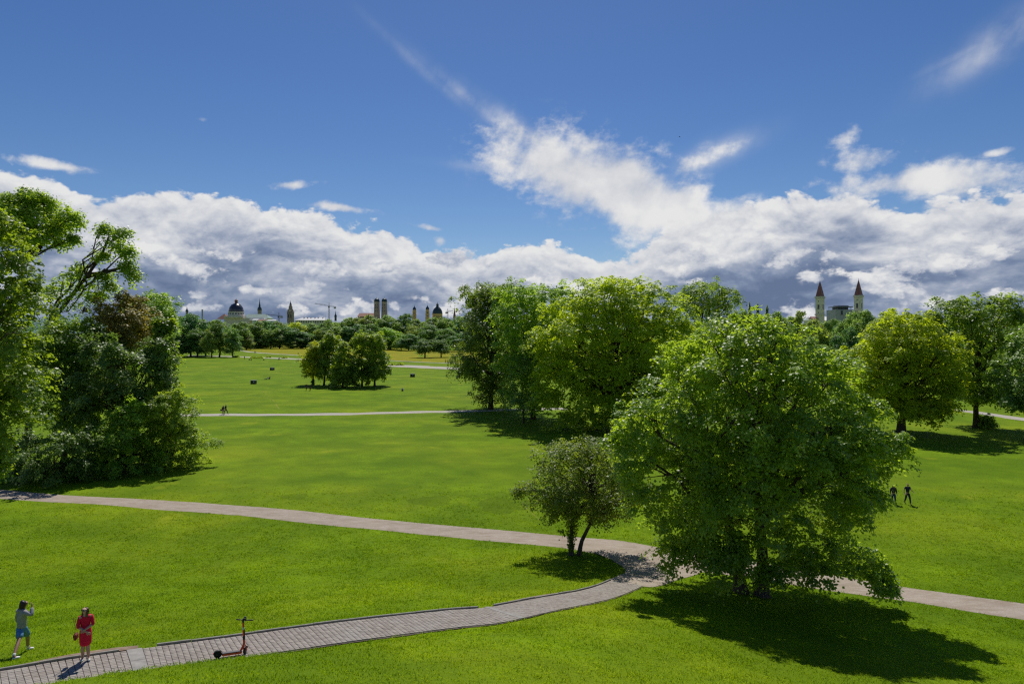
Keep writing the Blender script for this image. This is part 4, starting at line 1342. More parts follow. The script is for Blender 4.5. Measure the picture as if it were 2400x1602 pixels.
# px centre, px top, px width, distance (m), shape, hue, row, zone
FAR = [
    (372, 712, 78, 420, 2, 'olive green', 'back', 'left of the domed hall'), (412, 736, 52, 420, 4, 'mid green', 'back', 'left of the domed hall'), (447, 731, 68, 405, 4, 'bluish green', 'back', 'left of the domed hall'), (482, 745, 52, 420, 0, 'mid green', 'back', 'left of the domed hall'),
    (420, 782, 50, 395, 5, 'dark green', 'front', 'left of the domed hall'), (462, 770, 48, 396, 1, 'dark green', 'front', 'left of the domed hall'), (514, 746, 46, 398, 1, 'mid green', 'front', 'left of the domed hall'), (496, 765, 36, 392, 3, 'olive green', 'front', 'left of the domed hall'), (546, 768, 36, 396, 1, 'dark green', 'front', 'left of the domed hall'),
    (560, 752, 44, 560, 0, 'mid green', 'back', 'below the domed hall'), (594, 751, 56, 600, 2, 'mid green', 'back', 'below the domed hall'), (628, 749, 46, 640, 0, 'bluish green', 'back', 'below the domed hall'),
    (578, 784, 34, 560, 5, 'olive green', 'front', 'below the domed hall'), (604, 778, 52, 605, 2, 'dark green', 'front', 'below the domed hall'), (634, 772, 30, 596, 1, 'mid green', 'front', 'below the domed hall'),
    (658, 752, 54, 660, 2, 'mid green', 'back', 'below the brown stepped tower'), (694, 753, 44, 650, 1, 'yellowish', 'back', 'below the brown stepped tower'),
    (655, 768, 44, 600, 3, 'mid green', 'front', 'below the brown stepped tower'), (681, 764, 52, 602, 0, 'bluish green', 'front', 'below the brown stepped tower'), (686, 797, 28, 590, 5, 'olive green', 'front', 'below the brown stepped tower'),
    (722, 756, 44, 690, 2, 'mid green', 'back', 'below the long pale roof'), (752, 754, 40, 680, 0, 'dark green', 'back', 'below the long pale roof'), (780, 747, 46, 660, 2, 'mid green', 'back', 'below the long pale roof'),
    (720, 776, 58, 602, 2, 'bluish green', 'front', 'below the long pale roof'), (744, 770, 24, 596, 1, 'olive green', 'front', 'below the long pale roof'), (764, 766, 42, 606, 0, 'dark green', 'front', 'below the long pale roof'), (736, 799, 30, 585, 5, 'mid green', 'front', 'below the long pale roof'),
    (812, 742, 56, 680, 2, 'mid green', 'back', 'below the twin brick towers'), (850, 736, 66, 680, 2, 'olive green', 'back', 'below the twin brick towers'), (893, 737, 62, 680, 2, 'mid green', 'back', 'below the twin brick towers'), (926, 742, 44, 670, 0, 'mid green', 'back', 'below the twin brick towers'),
    (790, 762, 50, 620, 0, 'mid green', 'front', 'below the twin brick towers'), (830, 758, 60, 620, 2, 'bluish green', 'front', 'below the twin brick towers'), (866, 756, 56, 600, 4, 'dark green', 'front', 'below the twin brick towers'), (915, 766, 62, 560, 2, 'light green', 'front', 'below the twin brick towers'), (884, 780, 40, 565, 3, 'dark green', 'front', 'below the twin brick towers'),
    (950, 732, 44, 680, 4, 'dark green', 'back', 'below the yellow church'), (978, 746, 52, 660, 2, 'mid green', 'back', 'below the yellow church'), (1016, 742, 60, 650, 2, 'mid green', 'back', 'below the yellow church'),
    (940, 790, 34, 540, 3, 'mid green', 'front', 'below the yellow church'), (958, 781, 42, 530, 1, 'bluish green', 'front', 'below the yellow church'), (975, 762, 44, 590, 0, 'olive green', 'front', 'below the yellow church'), (1008, 758, 56, 560, 4, 'dark green', 'front', 'below the yellow church'),
    (1048, 741, 46, 660, 0, 'mid green', 'back', 'below the slim grey spire'), (1076, 739, 42, 560, 1, 'bluish green', 'back', 'below the slim grey spire'), (1102, 752, 48, 620, 2, 'mid green', 'back', 'below the slim grey spire'),
    (1045, 768, 44, 540, 1, 'dark green', 'front', 'below the slim grey spire'), (1078, 779, 50, 500, 0, 'bluish green', 'front', 'below the slim grey spire'), (1112, 785, 46, 505, 2, 'dark green', 'front', 'below the slim grey spire'),
    (1735, 726, 60, 330, 2, 'dark green', 'back', 'left of the twin pale towers'), (1785, 733, 60, 330, 0, 'mid green', 'back', 'left of the twin pale towers'), (1835, 728, 64, 320, 2, 'mid green', 'back', 'left of the twin pale towers'), (1872, 724, 40, 320, 1, 'olive green', 'back', 'left of the twin pale towers'),
    (1905, 746, 56, 300, 2, 'olive green', 'back', 'below the twin pale towers'), (1942, 744, 50, 300, 0, 'mid green', 'back', 'below the twin pale towers'), (1990, 728, 62, 280, 2, 'mid green', 'back', 'below the twin pale towers'), (2030, 722, 60, 270, 4, 'mid green', 'back', 'below the twin pale towers'), (2090, 724, 64, 270, 2, 'olive green', 'back', 'below the twin pale towers'), (2160, 738, 64, 260, 0, 'mid green', 'back', 'below the twin pale towers'), (2215, 742, 60, 260, 2, 'dark green', 'back', 'below the twin pale towers'),
    (1935, 764, 60, 215, 2, 'olive green', 'front', 'below the twin pale towers'), (1985, 762, 56, 205, 0, 'bluish green', 'front', 'below the twin pale towers'), (2010, 800, 70, 190, 2, 'dark green', 'front', 'below the twin pale towers'), (1940, 805, 60, 190, 0, 'mid green', 'front', 'below the twin pale towers'),
]


def place_far(name, px, top, w_px, d, var, hue, label, group, bottom=None):
    cm_, tm_, w, h = FARV[var]
    x = (px - CX) / F_PX * d
    z0 = float(ground(x, d))
    ht = CAM_H + (HY - top) / F_PX * d - z0
    root = link(bpy.data.objects.new(name, None))
    root.location = (x, d, z0)
    sx = w_px * d / F_PX / w
    root.scale = (sx * 1.52, sx * 1.52, ht / h)
    root.rotation_euler[2] = random.uniform(0, 6.28)
    tag(root, label, 'tree', group)
    c = link(bpy.data.objects.new('crown', cm_), root)
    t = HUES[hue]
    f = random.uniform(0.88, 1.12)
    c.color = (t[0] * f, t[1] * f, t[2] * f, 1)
    link(bpy.data.objects.new('trunk', tm_), root)
    return root


count = {}
for px, top, w_px, d, var, hue, row, zone in sorted(FAR, key=lambda q: q[0]):
    kk = (row, zone)
    count[kk] = count.get(kk, 0) + 1
    place_far('park_tree', px, top, w_px, d, var, hue, f'{ORD[count[kk] - 1]} tree from the left in the {row} row {zone}', 'trees of the far tree line')
dp = at(1000, 838)[1]
place_far('park_tree', 996, 792, 46, dp, 3, 'dark green', 'left one of two round trees standing alone in the dry meadow', 'two round trees in the meadow')
place_far('park_tree', 1034, 793, 42, dp + 6, 3, 'dark green', 'right one of two round trees standing alone in the dry meadow', 'two round trees in the meadow')

# conifer tips above the big maple
def conifer(px, top, w_px, d, label):
    r = np.random.default_rng(int(px))
    x = (px - CX) / F_PX * d
    h = CAM_H + (HY - top) / F_PX * d
    root = link(bpy.data.objects.new('conifer', None))
    root.location = (x, d, 0)
    tag(root, label, 'tree', 'conifers behind the large maple')
    n = 3400
    t = r.uniform(0, 1, n) ** 0.7
    z = h * (1 - t * 0.85)
    tier = 0.72 + 0.28 * np.sin(z * 3.1)
    rad = (w_px * d / F_PX * 0.5) * t * tier * r.uniform(0.3, 1, n) + 0.05
    a = r.uniform(0, 6.283, n)
    dirv = np.c_[np.cos(a), np.sin(a), np.full(n, -0.15)]
    p = np.c_[np.cos(a) * rad, np.sin(a) * rad, z - rad * 0.25]
    V = leaf_quads(r, p, np.c_[np.cos(a) * 0.4, np.sin(a) * 0.4, np.ones(n)], 0.75, 0.26, 0.25, dirv)
    foliage_object('crown', V, np.clip(r.normal(0.3, 0.15, n), 0, 1), L_DARK, root)
    tv, tf = tube([(0, 0, -0.3), (0, 0, h * 0.5), (0, 0, h * 0.97)], [0.3, 0.16, 0.03], 7)
    mobj('trunk', tv, tf, M_BARK, root, smooth=True)


conifer(1757, 706, 90, 235, 'pointed conifer tip nearest the dark round tree behind the large maple')
conifer(1776, 709, 90, 240, 'middle pointed conifer tip showing above the large maple')
conifer(1798, 714, 100, 238, 'rightmost and lowest conifer tip showing above the large maple')


# the woods behind the tree line: one mass
def woods(name, spans, seed, label):
    r = np.random.default_rng(seed)
    vs, ts = [], []
    for x0, x1, d, top, hv, step in spans:
        px = x0
        while px < x1:
            w = r.uniform(0.8, 1.3) * step
            dd = d + r.uniform(-30, 40)
            t = top + r.uniform(-hv, hv)
            c = px3(px, t, dd)
            R = w * dd / F_PX * 0.62
            h = c[2]
            n = 170
            dr = rand_dirs(r, n)
            dr[:, 2] = np.abs(dr[:, 2])
            P = np.array([c[0], dd, h * 0.55]) + dr * np.array([R, R, h * 0.45]) * r.uniform(0.8, 1.0, (n, 1))
            low_ = r.random(n) < 0.3
            P[low_, 2] *= r.uniform(0.2, 0.9, low_.sum())
            V, T = build_foliage(r, P, dr, 6, 1.6, 0.3, (1.2, 0.85), 0.7, 0.3)
            vs.append(V)
            ts.append(T)
            px += step * 0.62
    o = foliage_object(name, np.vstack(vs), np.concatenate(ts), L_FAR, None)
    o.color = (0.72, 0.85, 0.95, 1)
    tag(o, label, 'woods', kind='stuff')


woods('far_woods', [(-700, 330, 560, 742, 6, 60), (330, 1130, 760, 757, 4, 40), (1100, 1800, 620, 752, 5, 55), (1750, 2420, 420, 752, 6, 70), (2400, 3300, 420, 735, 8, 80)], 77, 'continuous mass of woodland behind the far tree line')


def low_hedge(px0, px1, py, hpx, label, seed):
    r = np.random.default_rng(seed)
    a, b = np.array(at(px0, py)), np.array(at(px1, py))
    root = link(bpy.data.objects.new('hedge', None))
    root.location = (a + b) / 2
    tag(root, label, 'hedge', 'low hedges along the far road')
    hh = hpx * a[1] / F_PX
    n = 420
    t = r.uniform(0, 1, n)
    p = a + (b - a) * t[:, None] + np.c_[r.normal(0, 0.5, n), r.normal(0, 0.8, n), r.uniform(0.1, 1, n) * hh * (0.7 + 0.3 * np.sin(t * 9))]
    V = leaf_quads(r, p - np.array(root.location), rand_dirs(r, n), 0.8, 0.55, 0.5)
    foliage_object('foliage', V, r.uniform(0.1, 0.7, n), L_OLIVE, root)
    for q in (0.1, 0.35, 0.6, 0.85):
        o_ = a + (b - a) * q - np.array(root.location)
        tv, tf = tube([tuple(o_ - [0, 0, 0.1]), tuple(o_ + [0, 0, hh * 0.3]), tuple(o_ + [0, 0, hh * 0.6])], [0.08, 0.06, 0.04], 5)
        mobj('stem', tv, tf, M_BARK, root)


low_hedge(590, 614, 839.4, 4.5, 'low hedge beside the far road left of the seated people', 81)
low_hedge(548, 558, 837.6, 4.0, 'short hedge at the foot of the end tree by the far road', 82)
low_hedge(905, 946, 856.0, 6.0, 'low hedge beside the far road right of the meadow clump', 83)
low_hedge(627, 633, 838.2, 3.5, 'small round bush on the far verge behind the road', 84)
low_hedge(664, 670, 839.6, 3.5, 'second small bush on the far verge nearer the meadow clump', 85)


# ------------------------------------------------------------------ the skyline
M_COPPER = plain_mat('copper_green', (0.20, 0.30, 0.25), 0.55, 0.2, 0.2)
M_COPPER_D = plain_mat('copper_dark', (0.045, 0.065, 0.068), 0.45, 0.25, 0.2)
M_DOME = plain_mat('dome_slate', (0.045, 0.040, 0.055), 0.28, 0.2, 0.2, spec=0.7)
M_STONE = plain_mat('pale_stone', (0.68, 0.61, 0.50), 0.8, 0.15, 0.3)
M_STONE_D = plain_mat('weathered_stone', (0.36, 0.27, 0.23), 0.85, 0.25, 0.3)
M_BRICKR = plain_mat('red_brick', (0.50, 0.34, 0.28), 0.85, 0.25, 0.3)
M_OCHRE = plain_mat('ochre_plaster', (0.78, 0.48, 0.18), 0.8, 0.15, 0.3)
M_CREAM = plain_mat('cream_limestone', (0.80, 0.71, 0.53), 0.8, 0.12, 0.3)
M_ROOFRED = plain_mat('red_tiles', (0.24, 0.10, 0.07), 0.8, 0.25, 0.3)
M_SLATE = plain_mat('slate_roof', (0.27, 0.105, 0.085), 0.6, 0.2, 0.3)
M_METALR = plain_mat('sheet_roof', (0.52, 0.52, 0.50), 0.45, 0.12, 0.3, spec=0.6)
M_WHITE = plain_mat('white_render', (0.80, 0.79, 0.76), 0.7, 0.06, 0.3)
M_GLASS = plain_mat('dark_glazing', (0.025, 0.028, 0.034), 0.15, 0.2, 1.0, spec=0.6)
M_GREYC = plain_mat('grey_cladding', (0.42, 0.40, 0.41), 0.7, 0.15, 0.3)
M_STEEL = plain_mat('dark_steel', (0.11, 0.115, 0.13), 0.5, 0.2, 1.0)


def lathe(profile, sides=20, rot=0.0, cap=True):
    """profile: list of (radius, z)"""
    v, f = [], []
    n = len(profile)
    for rr, z in profile:
        for k in range(sides):
            a = rot + 2 * math.pi * k / sides
            v.append((rr * math.cos(a), rr * math.sin(a), z))
    for i in range(n - 1):
        for k in range(sides):
            k2 = (k + 1) % sides
            f.append((i * sides + k, i * sides + k2, (i + 1) * sides + k2, (i + 1) * sides + k))
    if cap:
        f.append(tuple(range((n - 1) * sides, n * sides)))
    return v, f


def shift(vf, dx=0, dy=0, dz=0):
    v, f = vf
    return [(a + dx, b + dy, c + dz) for a, b, c in v], f


def box(x0, x1, y0, y1, z0, z1, rot=0.0):
    v = [(x0, y0, z0), (x1, y0, z0), (x1, y1, z0), (x0, y1, z0), (x0, y0, z1), (x1, y0, z1), (x1, y1, z1), (x0, y1, z1)]
    if rot:
        c, s = math.cos(rot), math.sin(rot)
        v = [(a * c - b * s, a * s + b * c, z) for a, b, z in v]
    return v, [(0, 3, 2, 1), (4, 5, 6, 7), (0, 1, 5, 4), (1, 2, 6, 5), (2, 3, 7, 6), (3, 0, 4, 7)]


def bar(a, b, w, sides=4):
    return tube([a, [(a[i] + b[i]) / 2 for i in range(3)], b], [w, w, w], sides)


class Far:
    """a building at distance d whose parts are given in photo pixels"""
    def __init__(self, name, label, cat, px, d, group=None):
        self.d, self.k = d, d / F_PX
        self.px = px
        self.root = link(bpy.data.objects.new(name, None))
        self.root.location = ((px - CX) / F_PX * d, d, 0)
        tag(self.root, label, cat, group)

    def x(self, px): return (px - self.px) * self.k
    def z(self, py): return CAM_H + (HY - py) * self.k

    def part(self, name, vf, mat, parent=None, smooth=False):
        o = mobj(name, vf[0], vf[1], mat, parent or self.root, smooth)
        return o

    def lathe(self, name, px, prof, mat, sides=20, rot=0.0, parent=None, y=0.0, smooth=False):
        """prof: list of (half width px, py)"""
        v, f = lathe([(max(0.01, r * self.k), self.z(py)) for r, py in prof], sides, rot)
        return self.part(name, shift((v, f), self.x(px), y), mat, parent, smooth)

    def box(self, name, px0, px1, py0, py1, y0, y1, mat, parent=None):
        zt, zb = self.z(py0), (0.0 if py1 is None else self.z(py1))
        return self.part(name, box(self.x(px0), self.x(px1), y0, y1, zb, zt), mat, parent)

    def gable(self, name, px0, px1, py_ridge, py_eave, y0, y1, mat, hip=(0, 0), parent=None):
        """roof with a ridge along x; hip: how many px each end of the ridge is drawn in"""
        a, b = self.x(px0), self.x(px1)
        r0, r1 = self.x(px0 + hip[0]), self.x(px1 - hip[1])
        ze, zr, ym = self.z(py_eave), self.z(py_ridge), (y0 + y1) / 2
        v = [(a, y0, ze), (b, y0, ze), (b, y1, ze), (a, y1, ze), (r0, ym, zr), (r1, ym, zr)]
        return self.part(name, (v, [(0, 1, 5, 4), (2, 3, 4, 5), (1, 2, 5), (3, 0, 4), (0, 3, 2, 1)]), mat, parent)


# domed state building
b = Far('domed_hall', 'large building with a dark round dome and a long green roof', 'building', 553.5, 1100)
b.box('wall', 531, 589, 745.0, None, -9, 26, M_STONE)
b.gable('roof', 512.5, 537, 735.0, 747.5, -8, 12, M_ROOFRED, (12, 12))
b.box('wing_wall', 575, 627, 745.6, None, 0, 24, M_CREAM)
b.gable('roof', 573, 630, 735.4, 745.6, 0, 24, M_COPPER, (0, 13))
b.gable('roof', 590, 626, 744.2, 750.5, -10, -1, M_METALR, (2, 5))
b.box('drum_base', 533, 575, 741.0, 745.0, -14, 14, M_STONE)
dr = b.lathe('drum', 553.5, [(19.6, 741.2), (19.6, 738.0), (18.4, 737.6), (17.2, 732.4), (17.8, 732.0), (17.8, 730.4)], M_STONE, 24)
for kx in range(9):
    an = math.radians(180 + 20 * kx + 10)
    wv_, wf_ = box(-1.1, 1.1, -0.3, 0.3, b.z(736.6), b.z(733.4))
    c_, s_ = math.cos(an), math.sin(an)
    rr_ = 17.55 * b.k
    b.part('window', ([(x * -s_ + (rr_ + y) * c_, x * c_ + (rr_ + y) * s_, z) for x, y, z in wv_], wf_), M_GLASS, dr)
dm = b.lathe('dome', 553.5, [(16.6, 730.6), (16.7, 727), (15.9, 722.5), (13.6, 718), (10.2, 714.2), (6.4, 711.9), (4.4, 711.2)], M_DOME, 28, smooth=True)
ln = b.lathe('lantern', 553.5, [(4.4, 711.4), (3.3, 710.6), (3.2, 705.2), (4.2, 704.8), (3.9, 703.6), (2.2, 702.2), (0.9, 701.4), (0.3, 700.6), (0.25, 698.4)], M_ROOFRED, 12)
b.part('ribs', join([tube([((16.75 * math.cos(a_) * b.k), 16.75 * math.sin(a_) * b.k, b.z(729)), (15.4 * math.cos(a_) * b.k, 15.4 * math.sin(a_) * b.k, b.z(721.6)), (10.3 * math.cos(a_) * b.k, 10.3 * math.sin(a_) * b.k, b.z(714.1)), (4.5 * math.cos(a_) * b.k, 4.5 * math.sin(a_) * b.k, b.z(711))], [0.22] * 4, 4) for a_ in np.linspace(0, 2 * math.pi, 16, endpoint=False)]), M_COPPER_D, dm)

b = Far('steeple', 'thin dark green pointed steeple behind the long green roof', 'tower', 608.5, 1350)
b.lathe('tower', 608.5, [(4.6, 748), (4.6, 728.6), (5.2, 728.2), (5.2, 726.8)], M_STONE_D, 8)
b.lathe('spire', 608.5, [(5.0, 727), (5.2, 724.5), (4.4, 721.4), (2.6, 719.0), (1.9, 717.6), (2.3, 715.6), (1.5, 713), (0.9, 708), (0.4, 702.5), (0.12, 697.8)], M_COPPER_D, 10, smooth=True)

b = Far('town_hall_tower', 'brown stepped neo-gothic tower with a needle top', 'tower', 681, 1500)
tw = b.box('tower', 674.8, 687.2, 732, None, -6, 6, M_STONE_D)
b.box('upper_storey', 676.2, 685.8, 724, 732, -4.6, 4.6, M_STONE_D)
b.lathe('octagon', 681, [(4.6, 724.2), (4.3, 717.4), (3.0, 716.9), (2.7, 712.6)], M_STONE_D, 8)
b.lathe('spire', 681, [(2.7, 712.8), (1.2, 709.4), (0.5, 706.4), (0.12, 703.4)], M_COPPER_D, 8)
for qx in (675.3, 686.7):
    for qy in (-5.6, 5.6):
        b.lathe('pinnacle', qx, [(0.9, 733.4), (0.9, 729.4), (0.1, 725.6)], M_STONE_D, 6, y=qy)
for qx in (678.4, 683.6):
    b.box('window', qx - 1.1, qx + 1.1, 736.5, 745, -6.25, -5.8, M_GLASS, tw)
b.lathe('clock_face', 681, [(2.2, 730.0), (2.2, 726.2)], M_STONE, 12, y=-3.6)

b = Far('long_block', 'long building with a pale metal roof and small chimneys', 'building', 730, 1000)
wl = b.box('wall', 696, 764, 750.2, None, -9, 12, M_CREAM)
b.gable('roof', 694, 766, 744.4, 750.2, -10, 13, M_METALR, (13, 6))
for qx in (713, 721, 729, 738.5, 746, 757):
    b.box('chimney', qx - 0.8, qx + 0.8, 743.2, 747, -1.2, 1.2, M_STONE_D)
for kx in range(12):
    qx = 699.5 + kx * 5.4
    b.box('window', qx, qx + 2.2, 752.2, 756.4, -9.25, -8.8, M_GLASS, wl)
for qx, t_ in ((712.5, 737.5), (763.5, 737.0)):
    b.lathe('antenna', qx, [(0.3, 747), (0.12, t_)], M_STEEL, 6)


def crane(px, mast_top, mast_bot, jib0, jib1, counter, d, label):
    b = Far('tower_crane', label, 'crane', px, d, 'tower cranes on the skyline')
    w = 0.9
    z0, z1 = 0.0, b.z(mast_top)
    mast = [bar((sx * w, sy * w, z0), (sx * w, sy * w, z1), 0.16) for sx in (-1, 1) for sy in (-1, 1)]
    zz = z0
    s = 1
    while zz < z1 - 2:
        mast.append(bar((-w * s, -w, zz), (w * s, -w, zz + 2), 0.1))
        mast.append(bar((-w * s, w, zz), (w * s, w, zz + 2), 0.1))
        zz += 2
        s = -s
    b.part('mast', join(mast), M_STEEL)
    a, c = (b.x(jib0[0]), 0, b.z(jib0[1])), (b.x(jib1[0]), 0, b.z(jib1[1]))
    jb = []
    for oy, oz in ((-0.7, 0), (0.7, 0), (0, 1.2)):
        jb.append(bar((a[0], oy, a[2] + oz), (c[0], oy, c[2] + oz), 0.17))
    n = 16
    for i in range(n):
        p = [a[j] + (c[j] - a[j]) * i / n for j in range(3)]
        q = [a[j] + (c[j] - a[j]) * (i + 0.5) / n for j in range(3)]
        jb.append(bar((p[0], -0.7, p[2]), (q[0], 0, q[2] + 1.2), 0.09))
        jb.append(bar((p[0], 0.7, p[2]), (q[0], 0, q[2] + 1.2), 0.09))
    b.part('jib', join(jb), M_STEEL)
    apex = (0, 0, z1 + 5)
    b.part('tie_rods', join([bar((-w, 0, z1), apex, 0.2), bar((w, 0, z1), apex, 0.2), bar(apex, (a[0] * 0.6, 0, a[2] * 0.6 + z1 * 0.4), 0.08), bar(apex, (c[0] * 0.9, 0, c[2]), 0.08)]), M_STEEL)
    b.part('counterweight', shift(box(-1.6, 1.6, -1, 1, -2.4, 0.4), b.x(counter[0]), 0, b.z(counter[1])), M_GREYC)
    b.part('cab', shift(box(-1.0, 1.0, -2.2, -0.8, -2.4, 0.0), 0, 0, z1 - 0.5), M_STEEL)


crane(771.3, 716.5, 746, (738, 711.8), (787.5, 720.2), (785, 719.6), 1100, 'large tower crane with a long jib over the pale metal roof')
crane(653.5, 739.8, 750, (623, 737.6), (662, 741.2), (660, 741.0), 1000, 'small low tower crane between the green roof and the brown tower')
crane(1049.3, 730.0, 745, (1062.5, 728.2), (1045.2, 731.6), (1046, 731.5), 1200, 'small tower crane between the yellow church and the slim spire')

b = Far('steeple', 'small dark onion steeple right of the large crane', 'tower', 786.5, 1250)
b.lathe('tower', 786.5, [(2.6, 752), (2.6, 742.4), (3.1, 742.0), (3.1, 741.2)], M_COPPER_D, 8)
b.lathe('spire', 786.5, [(3.0, 741.4), (3.0, 739.4), (2.0, 737.4), (1.0, 736.0), (1.1, 734.4), (0.5, 731.4), (0.1, 726.6)], M_COPPER_D, 8, smooth=True)

b = Far('twin_tower_church', 'brick cathedral with twin domed towers and a long dark roof', 'church', 892, 1480)
for qx, off in ((883.2, 0.0), (900.8, 0.4)):
    t_ = b.lathe('tower', qx, [(7.6, 790), (7.4, 744), (6.9, 730), (6.35, 718), (6.0, 708.6), (6.5, 708.2), (6.5, 707.2)], M_BRICKR, 16)
    b.lathe('band', qx, [(6.25, 709.6), (6.25, 708.8)], M_STONE, 16, parent=t_)
    b.lathe('dome', qx, [(6.3, 707.3), (6.5, 705.2), (6.1, 702.2), (4.6, 700.1), (2.2, 699.0), (0.7, 698.6), (0.5, 697.3), (0.1, 695.4)], M_COPPER_D, 16, parent=t_, smooth=True)
    for zz_ in (713, 719.5, 726.5):
        for ax_ in (-2.4, 2.0):
            hw_ = 6.2 + (zz_ - 708) * 0.032
            yy_ = -math.sqrt(max(0, (hw_ + 0.05) ** 2 - ax_ ** 2)) * b.k
            b.box('window', qx + ax_ - 0.55, qx + ax_ + 0.55, zz_, zz_ + 3.6, yy_ - 0.3, yy_ + 0.8, M_GLASS, t_)
b.gable('roof', 836, 878, 732.8, 741, 4, 34, M_ROOFRED, (2, 0))
b.box('wall', 837, 878, 741, None, 6, 32, M_BRICKR)

b = Far('yellow_church', 'ochre church with two ringed towers and a dark copper dome', 'church', 1010, 1150)
for qx, tp in ((971.2, 0.0), (1001.8, -1.2)):
    t_ = b.lathe('tower', qx, [(4.9, 790), (4.9, 747 + tp), (5.6, 746.6 + tp), (5.6, 745.6 + tp), (4.7, 745 + tp), (4.6, 737.6 + tp), (5.4, 737.2 + tp), (5.4, 736.2 + tp), (4.3, 735.6 + tp), (4.2, 731.6 + tp), (5.0, 731.2 + tp), (5.0, 730.2 + tp), (3.9, 729.6 + tp), (3.8, 726.4 + tp), (4.3, 726.0 + tp)], M_OCHRE, 12)
    b.lathe('dome', qx, [(4.1, 726.2 + tp), (4.2, 724.4 + tp), (3.5, 721.6 + tp), (1.6, 719.6 + tp), (1.1, 718.6 + tp), (0.8, 717.2 + tp), (0.2, 716.4 + tp), (0.15, 713.4 + tp)], M_COPPER_D, 12, parent=t_, smooth=True)
    for zz_ in (739.5, 732.6):
        b.box('window', qx - 0.8, qx + 0.8, zz_ + tp, zz_ + 2.8 + tp, -4.75 * b.k, -3.6 * b.k, M_GLASS, t_)
dr = b.lathe('drum', 1024.3, [(12.0, 790), (12.0, 746), (12.4, 745.6), (11.9, 745.2), (11.8, 736.6), (12.5, 736.2), (12.4, 735.0)], M_OCHRE, 24, y=6)
for kx in range(7):
    an = math.radians(195 + 25 * kx)
    wv_, wf_ = box(-0.75, 0.75, -0.4, 0.25, b.z(744.6), b.z(740.6))
    c_, s_ = math.cos(an), math.sin(an)
    rr_ = 11.9 * b.k
    b.part('window', ([(x * -s_ + (rr_ + y) * c_ + b.x(1024.3), x * c_ + (rr_ + y) * s_ + 6, z) for x, y, z in wv_], wf_), M_GLASS, dr)
b.lathe('dome', 1024.3, [(11.8, 735.2), (11.9, 732.6), (11.2, 728.4), (9.0, 723.8), (6.2, 720.4), (3.8, 718.6), (3.4, 718.0)], M_COPPER_D, 24, y=6, smooth=True)
b.lathe('lantern', 1024.3, [(3.4, 718.4), (2.9, 717.6), (2.8, 714.2), (3.4, 713.6), (2.5, 711.8), (1.0, 710.6), (0.8, 709.6), (0.2, 708.8), (0.15, 706.4)], M_COPPER_D, 12, y=6)

b = Far('slim_spire', 'slim grey needle spire just left of the grove', 'tower', 1065.2, 1300)
b.lathe('tower', 1065.2, [(3.2, 790), (3.2, 741.6), (3.5, 741.2)], M_STONE_D, 8)
b.lathe('spire', 1065.2, [(3.2, 741.4), (2.0, 733.6), (0.9, 725.4), (0.1, 718.6)], M_SLATE, 8)

b = Far('onion_turret', 'little dark onion turret above the trees left of the dome', 'tower', 438.2, 1250)
b.lathe('tower', 438.2, [(2.8, 760), (2.8, 731), (3.2, 730.6)], M_STONE_D, 8)
b.lathe('roof', 438.2, [(3.1, 730.8), (3.3, 728.6), (2.3, 726.0), (1.0, 724.4), (1.2, 722.8), (0.6, 721.2), (0.1, 717.2)], M_COPPER_D, 10, smooth=True)
b = Far('chimney_stack', 'plain grey chimney stack left of the domed hall', 'chimney', 474.2, 1150)
b.lathe('shaft', 474.2, [(1.9, 770), (1.6, 726.0)], M_GREYC, 10)
b.lathe('rim', 474.2, [(1.9, 726.4), (1.9, 724.8)], M_GREYC, 10)
for (qx0, qx1, ry, ey, lab, mt, rf) in ((594, 606.5, 746.8, 750.2, 'small white house front gleaming below the green roof', M_WHITE, M_METALR), (607.5, 622, 748.4, 751.6, 'low house with a red roof right of the gleaming white front', M_CREAM, M_ROOFRED), (628, 648, 748.6, 751.4, 'row of pale low roofs left of the brown stepped tower', M_WHITE, M_METALR)):
    b = Far('house', lab, 'house', (qx0 + qx1) / 2, 980 + qx0 * 0.05)
    w_ = b.box('wall', qx0, qx1, ey, None, -5, 6, mt)
    b.gable('roof', qx0 - 0.6, qx1 + 0.6, ry, ey, -5.5, 6.5, rf, (1, 1))
    b.box('window', (qx0 + qx1) / 2 - 2.2, (qx0 + qx1) / 2 - 1.0, ey + 1.2, ey + 3.2, -5.2, -4.8, M_GLASS, w_)
    b.box('window', (qx0 + qx1) / 2 + 1.0, (qx0 + qx1) / 2 + 2.2, ey + 1.2, ey + 3.2, -5.2, -4.8, M_GLASS, w_)

# the church with two pale square towers
b = Far('twin_spire_church', 'pale limestone church with two square towers under pointed roofs', 'church', 1966, 900)
YAW = math.radians(40)


def arch(w, h, y, n=8):
    pts = [(-w, 0), (w, 0)] + [(w * math.cos(a), h - w + w * math.sin(a)) for a in np.linspace(0, math.pi, n)]
    m = len(pts)
    v = [(x, y, z) for x, z in pts] + [(x, y + 0.6, z) for x, z in pts]
    return v, [tuple(range(m))] + [(i, i + m, (i + 1) % m + m, (i + 1) % m) for i in range(m)]


def turned(vf, ang, px):
    c, s = math.cos(ang), math.sin(ang)
    return [(x * c - y * s + b.x(px), x * s + y * c, z) for x, y, z in vf[0]], vf[1]


